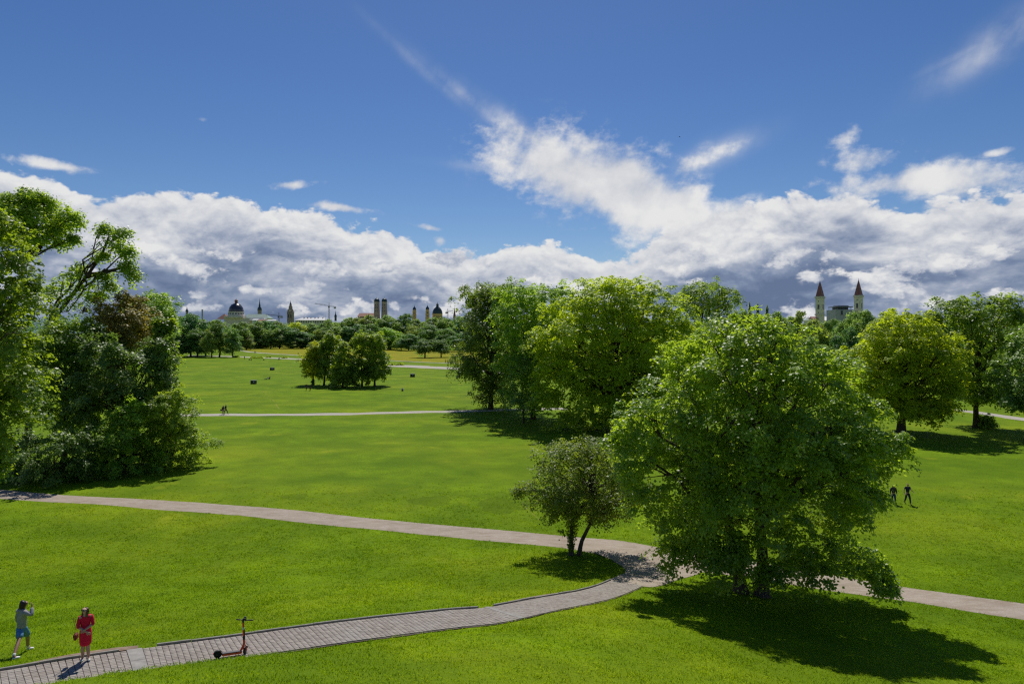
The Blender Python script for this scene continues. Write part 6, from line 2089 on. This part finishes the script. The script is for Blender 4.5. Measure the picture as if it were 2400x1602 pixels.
def sitter(label, px, py, heading, top, legs, hair, lying=False, skin=M_SKIN):
    """someone sitting on the grass with drawn-up knees, or lying back on the elbows"""
    p = ground_pt(px, py)
    root = figure('person', label, p, heading)
    ty = -0.42 if lying else -0.10
    tz = 0.45 if lying else 0.62
    J = dict(pelvis=V3(0, 0, 0.13), waist=V3(0, ty * 0.35, 0.13 + tz * 0.30), chest=V3(0, ty * 0.75, 0.13 + tz * 0.62), collar=V3(0, ty, 0.13 + tz * 0.84), neck=V3(0, ty, 0.13 + tz * 0.94), head=V3(0, ty + 0.04, 0.13 + tz * 1.12), hip_l=V3(-0.09, 0.04, 0.13), hip_r=V3(0.09, 0.04, 0.13),
             kn_l=V3(-0.13, 0.36, 0.14 if lying else 0.42), kn_r=V3(0.13, 0.38, 0.16 if lying else 0.40), an_l=V3(-0.12, 0.78 if lying else 0.52, 0.085), an_r=V3(0.12, 0.80 if lying else 0.55, 0.085), sh_l=V3(-0.18, ty * 0.95, 0.13 + tz * 0.8), sh_r=V3(0.18, ty * 0.95, 0.13 + tz * 0.8), face=unit(V3(0, 1, 0)))
    for s, q in (('l', -1), ('r', 1)):
        J['toe_' + s] = J['an_' + s] + V3(0, 0.12, -0.055)
        J['wr_' + s] = V3(q * 0.26, ty - 0.22, 0.06) if lying else V3(q * 0.12, 0.34, 0.36)
        J['el_' + s] = V3(q * 0.27, ty - 0.16, 0.22) if lying else V3(q * 0.25, 0.12, 0.34)
    add_child(root, make_body(J, skin, lv=1))
    V, Ed, R = chains([(J['pelvis'] + V3(0, 0, 0.02), (0.14, 0.12)), (J['waist'], (0.138, 0.112)), (J['chest'], (0.165, 0.125), 'c'), (J['collar'], (0.10, 0.085))], *[['c', (J['sh_' + s], 0.074), (J['sh_' + s] * 0.4 + J['el_' + s] * 0.6, 0.060)] for s in 'lr'])
    add_child(root, skin_mesh('top', V, Ed, R, cloth('top_cloth', top), 1))
    V, Ed, R = chains([(J['pelvis'], (0.135, 0.118), 'p')], *[['p', (J['hip_' + s], 0.10), (J['kn_' + s], 0.070), (J['kn_' + s] * 0.1 + J['an_' + s] * 0.9, 0.052)] for s in 'lr'])
    add_child(root, skin_mesh('trousers', V, Ed, R, cloth('leg_cloth', legs), 1))
    V, Ed, R = chains([(J['head'] + V3(0, 0, 0.07), 0.078), (J['head'] + V3(0, -0.03, 0.02), 0.088)])
    add_child(root, skin_mesh('hair', V, Ed, R, hair, 1))
    return root


sitter('person in a white top sitting on the grass right of the meadow clump', 943, 916, math.radians(200), (0.62, 0.62, 0.60), (0.045, 0.05, 0.06), M_HAIR_B)
sitter('person lying back on the grass between the two left boxes', 625, 888.4, math.radians(95), (0.50, 0.52, 0.56), (0.10, 0.12, 0.15), M_HAIR, True)
sitter('person sitting upright at the feet of the one lying on the grass', 632, 888.0, math.radians(75), (0.06, 0.07, 0.08), (0.03, 0.03, 0.04), M_HAIR)
# dots by the far road
simple_person('person in dark clothes standing on the far road left of the seated pair', 573, 841.6, math.radians(150), 1.78, M_SKIN, (0.03, 0.045, 0.06), (0.05, 0.08, 0.13), M_HAIR, 0.1, lv=0, short=False)
sitter('left one of the pair seated on the grass edge of the far road', 584.2, 844.0, math.radians(190), (0.035, 0.035, 0.04), (0.04, 0.04, 0.05), M_HAIR)
sitter('right one of the pair seated on the grass edge of the far road', 588.8, 844.2, math.radians(170), (0.05, 0.04, 0.035), (0.03, 0.03, 0.04), M_HAIR)
sitter('person sitting alone at the road edge right of the low hedge', 618.5, 844.2, math.radians(180), (0.10, 0.12, 0.06), (0.05, 0.05, 0.05), M_HAIR)
simple_person('left one of two people strolling on the thin path in the dry meadow', 597, 827.2, math.radians(-80), 1.75, M_SKIN, (0.07, 0.025, 0.02), (0.03, 0.025, 0.03), M_HAIR, 0.2, lv=0, short=False)
simple_person('right one of two people strolling on the thin path in the dry meadow', 599.4, 827.4, math.radians(-80), 1.68, M_SKIN, (0.03, 0.03, 0.04), (0.04, 0.03, 0.03), M_HAIR, 0.2, lv=0, short=False)
simple_person('lone person in a reddish top on the meadow path left of the clump', 699, 832.6, math.radians(180), 1.80, M_SKIN, (0.11, 0.04, 0.05), (0.045, 0.03, 0.05), M_HAIR, 0.1, lv=0, short=False)
simple_person('left one of a reddish clad couple walking right of the meadow clump', 1044, 850.6, math.radians(90), 1.78, M_SKIN, (0.20, 0.04, 0.03), (0.07, 0.03, 0.03), M_HAIR, 0.2, lv=0, short=False)
simple_person('right one of a reddish clad couple walking right of the meadow clump', 1048.4, 850.8, math.radians(90), 1.70, M_SKIN, (0.16, 0.06, 0.05), (0.06, 0.03, 0.04), M_HAIR, 0.2, lv=0, short=False)

# --- a cyclist on the far road
def ring(R, r, n=18, m=6):
    v, f = [], []
    for i in range(n):
        a = 2 * math.pi * i / n
        for k in range(m):
            b = 2 * math.pi * k / m
            v.append(((R + r * math.cos(b)) * math.cos(a), r * math.sin(b), (R + r * math.cos(b)) * math.sin(a)))
    for i in range(n):
        for k in range(m):
            f.append((i * m + k, ((i + 1) % n) * m + k, ((i + 1) % n) * m + (k + 1) % m, i * m + (k + 1) % m))
    return v, f


M_TYRE = plain_mat('tyre_rubber', (0.018, 0.018, 0.019), 0.75, 0.2, 20.0)
cy = ground_pt(654, 844.4)
bk = link(bpy.data.objects.new('bicycle', None))
bk.location = cy
bk.rotation_euler[2] = math.radians(4)
tag(bk, 'bicycle ridden along the far road towards the meadow clump', 'bicycle')
for wx in (-0.52, 0.52):
    v, f = ring(0.33, 0.022)
    w_ = mobj('wheel', [(x + wx, y, z + 0.35) for x, y, z in v], f, M_TYRE, bk, True)
fr = [bar((-0.52, 0, 0.35), (-0.12, 0, 0.32), 0.02), bar((-0.12, 0, 0.32), (-0.22, 0, 0.88), 0.02), bar((-0.2, 0, 0.80), (0.38, 0, 0.84), 0.022), bar((-0.12, 0, 0.32), (0.38, 0, 0.78), 0.022), bar((-0.52, 0, 0.35), (-0.2, 0, 0.80), 0.018), bar((0.36, 0, 0.92), (0.52, 0, 0.35), 0.02), bar((0.36, -0.28, 1.0), (0.36, 0.28, 1.0), 0.018), bar((0.36, 0, 0.92), (0.36, 0, 1.0), 0.018)]
v, f = join(fr)
mobj('frame', v, f, M_STEEL, bk)
v, f = box(-0.36, -0.10, -0.07, 0.07, 0.88, 0.94)
mobj('saddle', v, f, M_TYRE, bk)
cyc = figure('person', 'cyclist in dark clothes riding along the far road', cy, math.radians(-86))
J = dict(pelvis=V3(0, -0.22, 0.98), waist=V3(0, -0.14, 1.12), chest=V3(0, 0.0, 1.28), collar=V3(0, 0.08, 1.40), neck=V3(0, 0.11, 1.45), head=V3(0, 0.15, 1.56), hip_l=V3(-0.09, -0.18, 0.95), hip_r=V3(0.09, -0.18, 0.95), kn_l=V3(-0.1, 0.18, 0.78), kn_r=V3(0.1, 0.10, 0.62), an_l=V3(-0.1, 0.02, 0.42), an_r=V3(0.1, -0.10, 0.26),
         sh_l=V3(-0.18, 0.06, 1.36), sh_r=V3(0.18, 0.06, 1.36), el_l=V3(-0.27, 0.20, 1.16), el_r=V3(0.27, 0.20, 1.16), wr_l=V3(-0.24, 0.36, 1.02), wr_r=V3(0.24, 0.36, 1.02), face=unit(V3(0, 1, 0)))
for s in 'lr':
    J['toe_' + s] = J['an_' + s] + V3(0, 0.13, -0.05)
add_child(cyc, make_body(J, M_SKIN, lv=0))
V, Ed, R = chains([(J['pelvis'], (0.14, 0.12)), (J['waist'], (0.138, 0.112)), (J['chest'], (0.165, 0.125), 'c'), (J['collar'], (0.10, 0.085))], *[['c', (J['sh_' + s], 0.074), (J['el_' + s], 0.055)] for s in 'lr'])
add_child(cyc, skin_mesh('top', V, Ed, R, cloth('top_cloth', (0.025, 0.022, 0.03)), 0))
V, Ed, R = chains([(J['pelvis'], (0.135, 0.118), 'p')], *[['p', (J['hip_' + s], 0.10), (J['kn_' + s], 0.070), (J['an_' + s] + V3(0, 0, 0.03), 0.052)] for s in 'lr'])
add_child(cyc, skin_mesh('trousers', V, Ed, R, cloth('leg_cloth', (0.03, 0.03, 0.035)), 0))
V, Ed, R = chains([(J['head'] + V3(0, 0, 0.07), 0.08), (J['head'] + V3(0, -0.03, 0.02), 0.088)])
add_child(cyc, skin_mesh('hair', V, Ed, R, M_HAIR, 0))
# ------------------------------------------------------------------ the electric scooter parked on the paved path
M_ORANGE = plain_mat('scooter_paint', (0.85, 0.075, 0.035), 0.45, 0.08, 10.0, spec=0.5)
M_BLACKP = plain_mat('black_plastic', (0.016, 0.016, 0.018), 0.5, 0.2, 20.0)
M_DECK = plain_mat('deck_rubber', (0.11, 0.105, 0.115), 0.7, 0.15, 30.0)
M_LABEL = plain_mat('white_label', (0.72, 0.72, 0.72), 0.5, 0.05, 5.0)
pr, pf = ground_pt(509, 1544), ground_pt(578, 1534)
pr[2] += 0.032
pf[2] += 0.032
ax_ = pf - pr
sc_h = math.atan2(ax_[1], ax_[0])
SCOOT = link(bpy.data.objects.new('electric_scooter', None))
mid = (pr + pf) / 2
SCOOT.location = mid
SCOOT.rotation_euler = (0, -math.atan2(ax_[2], math.hypot(ax_[0], ax_[1])), sc_h)
tag(SCOOT, 'red orange electric kick scooter parked on the paved path', 'scooter')
WB = 0.86                                          # wheelbase; x forward, y left
RW = 0.118


def sc(name, vf, mat, parent=None, smooth=True):
    return mobj(name, vf[0], vf[1], mat, parent or SCOOT, smooth)


def disc(R, w, n=18, x=0, z=0):
    v, f = lathe([(R * 0.2, -w), (R, -w), (R, w), (R * 0.2, w)], n)
    return [(a + x, c, b + z) for a, b, c in v], [tuple(reversed(q)) for q in f] + [tuple(range(n))]


def turn_z(vf, ang, px):
    """turn the steering parts about the head tube"""
    c, s = math.cos(ang), math.sin(ang)
    return [((x - px) * c - y * s + px, (x - px) * s + y * c, z) for x, y, z in vf[0]], vf[1]


ST = math.radians(60)                              # steering turned a little towards the camera
HX = 0.36                                           # where the steering axis meets the ground plane
for nm, wx, st in (('rear_wheel', -WB / 2, 0), ('front_wheel', WB / 2, ST)):
    v, f = ring(RW - 0.026, 0.028, 24, 8)
    ty = ([(x + wx, y, z + RW) for x, y, z in v], f)
    if st:
        ty = turn_z(ty, st, HX)
    w_ = sc(nm, ty, M_TYRE)
    rm = disc(RW * 0.66, 0.022, 18, wx, RW)
    if st:
        rm = turn_z(rm, st, HX)
    sc('rim', rm, M_BLACKP, w_)
# deck
dk = [(-0.30, -0.075, 0.10), (0.28, -0.075, 0.10)]
bm = bmesh.new()
bmesh.ops.create_cube(bm, size=1.0)
for v in bm.verts:
    v.co = Vector((v.co.x * 0.60 - 0.01, v.co.y * 0.155, v.co.z * 0.085 + 0.106))
bmesh.ops.bevel(bm, geom=bm.edges[:], offset=0.016, segments=2, affect='EDGES')
me = bpy.data.meshes.new('deck')
bm.to_mesh(me)
bm.free()
me.materials.append(M_ORANGE)
deck = link(bpy.data.objects.new('deck', me), SCOOT)
sc('deck_mat', box(-0.30, 0.27, -0.066, 0.066, 0.1495, 0.156), M_DECK, deck, False)
sc('deck_skirt', box(-0.30, 0.26, -0.0785, 0.0785, 0.128, 0.142), M_BLACKP, deck, False)
# rear mudguard and motor housing
mg = []
for sy in (-1, 1):
    mg.append(bar((-0.30, sy * 0.05, 0.12), (-WB / 2, sy * 0.05, RW), 0.016, 6))
v, f = [], []
aa = np.linspace(math.radians(20), math.radians(175), 9)
for a in aa:
    for sy in (-0.052, 0.052):
        for rr in (RW + 0.016, RW + 0.024):
            v.append((-WB / 2 + rr * math.cos(a), sy, RW + rr * math.sin(a)))
for i in range(len(aa) - 1):
    o0, o1 = i * 4, i * 4 + 4
    f += [(o0, o1, o1 + 2, o0 + 2), (o0 + 1, o0 + 3, o1 + 3, o1 + 1), (o0, o0 + 1, o1 + 1, o1), (o0 + 2, o1 + 2, o1 + 3, o0 + 3)]
f += [(0, 2, 3, 1), ((len(aa) - 1) * 4, (len(aa) - 1) * 4 + 1, (len(aa) - 1) * 4 + 3, (len(aa) - 1) * 4 + 2)]
sc('mudguard', join(mg + [(v, f)]), M_BLACKP)
sc('tail_light', box(-WB / 2 - 0.150, -WB / 2 - 0.130, -0.03, 0.03, 0.15, 0.185), plain_mat('tail_lens', (0.45, 0.02, 0.02), 0.3), None, False)
# neck that rises from the deck to the head tube, then the stem
sc('neck', tube([(0.24, 0, 0.125), (0.285, 0, 0.20), (0.325, 0, 0.29), (0.345, 0, 0.36), (0.345, 0, 0.43)], [0.034, 0.036, 0.036, 0.036, 0.034], 12), M_ORANGE)
stem = sc('stem', tube([(0.348, 0, 0.34), (0.335, 0, 0.48), (0.31, 0, 0.75), (0.285, 0, 1.02), (0.275, 0, 1.12)], [0.036, 0.034, 0.033, 0.031, 0.029], 12), M_ORANGE)
sc('battery_cover', tube([(0.337, 0, 0.50), (0.333, 0, 0.545), (0.327, 0, 0.62)], [0.039, 0.039, 0.038], 12), M_BLACKP, stem)
sc('cable_sleeve', tube([(0.352, -0.026, 0.62), (0.342, -0.028, 0.74), (0.330, -0.024, 0.84)], [0.013, 0.013, 0.011], 8), M_BLACKP, stem)
sc('sticker', tube([(0.303, 0, 0.83), (0.299, 0, 0.87), (0.295, 0, 0.91)], [0.0335, 0.033, 0.0325], 12), M_LABEL, stem)
sc('clamp', tube([(0.281, 0, 1.06), (0.276, 0, 1.11), (0.270, 0, 1.17)], [0.031, 0.033, 0.036], 12), M_BLACKP, stem)
hb_ = [turn_z(tube([(0.268, y_, 1.165 + abs(y_) * 0.05) for y_ in (-0.27, -0.14, 0.0, 0.14, 0.27)], [0.0155] * 5, 10), ST * 1.0, HX)]
hbar = sc('handlebar', join(hb_), M_BLACKP)
for sy in (-1, 1):
    sc('grip', turn_z(tube([(0.268, sy * y_, 1.165 + y_ * 0.05) for y_ in (0.16, 0.22, 0.275)], [0.021, 0.022, 0.021], 10), ST, HX), M_BLACKP, hbar)
    sc('brake_lever', turn_z(bar((0.295, sy * 0.12, 1.165), (0.325, sy * 0.23, 1.155), 0.007), ST, HX), M_BLACKP, hbar)
sc('display', turn_z(box(0.225, 0.30, -0.045, 0.045, 1.185, 1.235), ST, HX), M_BLACKP, hbar, False)
sc('phone_holder', turn_z(box(0.285, 0.305, -0.035, 0.035, 1.225, 1.275), ST, HX), M_STEEL, hbar, False)
sc('headlight', turn_z(lathe([(0.012, 1.09), (0.022, 1.10), (0.022, 1.125), (0.012, 1.135)], 10), 0, HX), M_LABEL, stem)
for o_ in SCOOT.children_recursive:
    if o_.name.startswith('headlight'):
        o_.location = (0.305, 0, 0)
# fork and front mudguard
fk_ = [bar((0.348, sy * 0.035, 0.33), (WB / 2, sy * 0.048, RW), 0.015, 6) for sy in (-1, 1)]
sc('fork', turn_z(join(fk_), ST, HX), M_ORANGE)
v, f = [], []
aa = np.linspace(math.radians(15), math.radians(130), 8)
for a in aa:
    for sy in (-0.045, 0.045):
        for rr in (RW + 0.014, RW + 0.022):
            v.append((WB / 2 + rr * math.cos(a), sy, RW + rr * math.sin(a)))
for i in range(len(aa) - 1):
    o0, o1 = i * 4, i * 4 + 4
    f += [(o0, o1, o1 + 2, o0 + 2), (o0 + 1, o0 + 3, o1 + 3, o1 + 1), (o0, o0 + 1, o1 + 1, o1), (o0 + 2, o1 + 2, o1 + 3, o0 + 3)]
sc('front_mudguard', turn_z((v, f), ST, HX), M_BLACKP)
sc('kickstand', tube([(0.20, 0.05, 0.10), (0.22, 0.10, 0.05), (0.235, 0.145, 0.004)], [0.009, 0.009, 0.010], 6), M_STEEL)
SCOOT.scale = (0.97, 0.97, 0.93)
SCOOT.rotation_euler[0] = math.radians(-3.5)        # leans on its stand

# ------------------------------------------------------------------ the dark boxes on the meadow
M_BIN = plain_mat('bin_green', (0.010, 0.028, 0.022), 0.5, 0.25, 3.0)
M_LID = plain_mat('bin_lid', (0.20, 0.22, 0.21), 0.5, 0.15, 3.0)


def litter_box(px, py, label, rot):
    p = ground_pt(px, py)
    root = link(bpy.data.objects.new('litter_box', None))
    root.location = p
    root.rotation_euler[2] = rot
    tag(root, label, 'litter box', 'dark boxes on the meadow')
    W, D_, H_ = 0.72, 0.5, 1.02
    body = mobj('body', *box(-W, W, -D_, D_, 0.07, H_), M_BIN, root)
    for qx in (-W + 0.08, W - 0.08):
        for qy in (-D_ + 0.08, D_ - 0.08):
            mobj('leg', *box(qx - 0.05, qx + 0.05, qy - 0.05, qy + 0.05, -0.05, 0.07), M_STEEL, root)
    v, f = box(-W - 0.04, W + 0.04, -D_ - 0.04, D_ + 0.04, H_, H_ + 0.07)
    v = [(x * (0.9 if z > H_ + 0.01 else 1), y * (0.85 if z > H_ + 0.01 else 1), z) for x, y, z in v]
    lid = mobj('lid', v, f, M_LID, root)
    mobj('handle', *tube([(-0.15, -D_ - 0.05, H_ + 0.02), (0, -D_ - 0.10, H_ + 0.02), (0.15, -D_ - 0.05, H_ + 0.02)], [0.02] * 3, 6), M_STEEL, lid)
    mobj('notice', *box(0.08, 0.30, -D_ - 0.012, -D_ - 0.002, 0.50, 0.78), M_LABEL, root)
    for qx in (-W / 2, W / 2):
        mobj('rib', *box(qx - 0.025, qx + 0.025, -D_ - 0.02, -D_ - 0.003, 0.1, H_ - 0.05), M_BIN, root)


litter_box(594.5, 899.4, 'nearest dark green box, just left of the two people resting on the grass', 0.05)
litter_box(638, 867.4, 'dark green box farther back behind the two people resting on the grass', -0.05)
litter_box(967, 883.0, 'dark green box standing alone right of the meadow clump', 0.03)

# a bird under the sky
bd = link(bpy.data.objects.new('bird', None))
bd.location = px3(1593, 321, 160)
bd.rotation_euler = (0.2, 0.1, 0.9)
tag(bd, 'tiny dark bird flying high against the blue sky', 'bird')
M_BIRD = plain_mat('bird_feathers', (0.02, 0.02, 0.022), 0.7, 0.2, 5.0)
bmesh_ = skin_mesh('body', [(0, -0.22, 0), (0, -0.05, 0), (0, 0.12, 0.01), (0, 0.21, 0.02)], [(0, 1), (1, 2), (2, 3)], [(0.02, 0.01), 0.05, 0.045, 0.022], M_BIRD, 1)
add_child(bd, bmesh_)
for s in (-1, 1):
    mobj('wing', [(s * 0.03, 0.10, 0.02), (s * 0.22, 0.12, 0.09), (s * 0.46, -0.02, 0.06), (s * 0.24, -0.06, 0.08), (s * 0.03, -0.08, 0.02), (s * 0.03, 0.08, 0.0), (s * 0.22, 0.10, 0.075), (s * 0.24, -0.05, 0.065), (s * 0.03, -0.07, 0.0)],
         [(0, 1, 3, 4), (1, 2, 3), (5, 8, 7, 6), (6, 7, 2), (0, 5, 6, 1), (4, 3, 7, 8), (0, 4, 8, 5), (1, 6, 2), (3, 2, 7)], M_BIRD, bd)
# ------------------------------------------------------------------ grass blades on the near lawn
def inside_poly(px_, py_, poly):
    c = np.zeros(len(px_), bool)
    j = len(poly) - 1
    for i in range(len(poly)):
        xi, yi = poly[i]
        xj, yj = poly[j]
        if yi != yj:
            cond = ((yi > py_) != (yj > py_)) & (px_ < (xj - xi) * (py_ - yi) / (yj - yi) + xi)
            c ^= cond
        j = i
    return c


def grass_material():
    m, nt, out = new_mat('grass_blades')
    pos = nt.nodes.new('ShaderNodeNewGeometry').outputs['Position']
    att = nt.nodes.new('ShaderNodeAttribute')
    att.attribute_name = 'tint'
    n_mid = nnoise(nt, pos, 0.42, 5.0, 0.62)
    n_big = nnoise(nt, pos, 0.045, 4.0, 0.6)
    c = nmix(nt, nmap(nt, n_mid, 0.36, 0.66), (0.142, 0.255, 0.004), (0.265, 0.405, 0.006))
    c = nmix(nt, nmap(nt, att.outputs['Fac'], 0.35, 1.0), c, (0.40, 0.51, 0.016))
    c = nmix(nt, nmap(nt, n_big, 0.47, 0.70, 0.0, 0.4), c, (0.46, 0.48, 0.015))
    n_soft = nnoise(nt, pos, 0.13, 3.0, 0.5)
    c = nmix(nt, nmap(nt, n_soft, 0.42, 0.62, 0.0, 0.6), c, (0.130, 0.238, 0.004))
    p = node(nt, 'ShaderNodeBsdfPrincipled', Base_Color=c, Roughness=0.5)
    p.inputs['Specular IOR Level'].default_value = 0.15
    t = node(nt, 'ShaderNodeBsdfTranslucent', Color=nmix(nt, 1.0, c, (1.5, 1.45, 1.0), 'MULTIPLY'))
    mx_ = nt.nodes.new('ShaderNodeMixShader')
    mx_.inputs[0].default_value = 0.5
    nt.links.new(p.outputs[0], mx_.inputs[1])
    nt.links.new(t.outputs[0], mx_.inputs[2])
    nt.links.new(mx_.outputs[0], out.inputs[0])
    return m


gr = np.random.default_rng(99)
N_TUFT = 92000
yy = 7.0 + (66.0 - 7.0) * gr.random(N_TUFT * 3) ** 1.15
xx = (gr.random(len(yy)) * 2 - 1) * (yy * 0.80 + 1.5)
keep = gr.random(len(yy)) < np.clip((yy / 26.0), 0.45, 1.0) * np.clip((66.0 - yy) / 26.0, 0.0, 1.0)
zz = ground(xx, yy)
pyy = HY + F_PX * (CAM_H - zz) / yy
keep &= pyy < 1680
for poly in PATH_POLYS:
    lo_, hi_ = poly.min(0), poly.max(0)
    cand = np.flatnonzero((xx > lo_[0]) & (xx < hi_[0]) & (yy > lo_[1]) & (yy < hi_[1]) & keep)
    if len(cand):
        keep[cand[inside_poly(xx[cand], yy[cand], poly)]] = False
sel = np.flatnonzero(keep)[:N_TUFT]
xx, yy, zz = xx[sel], yy[sel], zz[sel]
n_t, n_b = len(sel), 5
patch = np.sin(xx * 0.9 + np.sin(yy * 0.7) * 2) * np.cos(yy * 1.1 + xx * 0.3)
hgt = np.repeat((0.040 + 0.014 * patch) * gr.uniform(0.6, 1.5, n_t) * (0.8 + yy / 90), n_b)
c = np.repeat(np.c_[xx, yy, zz], n_b, 0) + np.c_[gr.normal(0, 0.075, (n_t * n_b, 2)), np.zeros(n_t * n_b)]
ang = gr.uniform(0, 6.283, n_t * n_b)
wd = (0.0065 + 0.00036 * np.repeat(yy, n_b)) * gr.uniform(0.7, 1.4, n_t * n_b)
sd_ = np.c_[np.cos(ang), np.sin(ang), np.zeros(len(ang))] * wd[:, None]
lean = np.c_[gr.normal(0, 0.6, (len(ang), 2)), np.ones(len(ang))] * hgt[:, None]
gv = np.stack([c - sd_ - [0, 0, 0.006], c + sd_ - [0, 0, 0.006], c + lean], 1).reshape(-1, 3)
gf = np.arange(len(gv)).reshape(-1, 3)
g_ob = mobj('grass', gv, gf, grass_material())
a_ = g_ob.data.attributes.new('tint', 'FLOAT', 'FACE')
a_.data.foreach_set('value', np.clip(np.repeat(gr.normal(0.42, 0.16, n_t), n_b) + gr.normal(0, 0.14, n_t * n_b), 0, 1).astype(np.float32))
tag(g_ob, 'short bright green mown grass covering the near lawn', 'grass', kind='stuff')
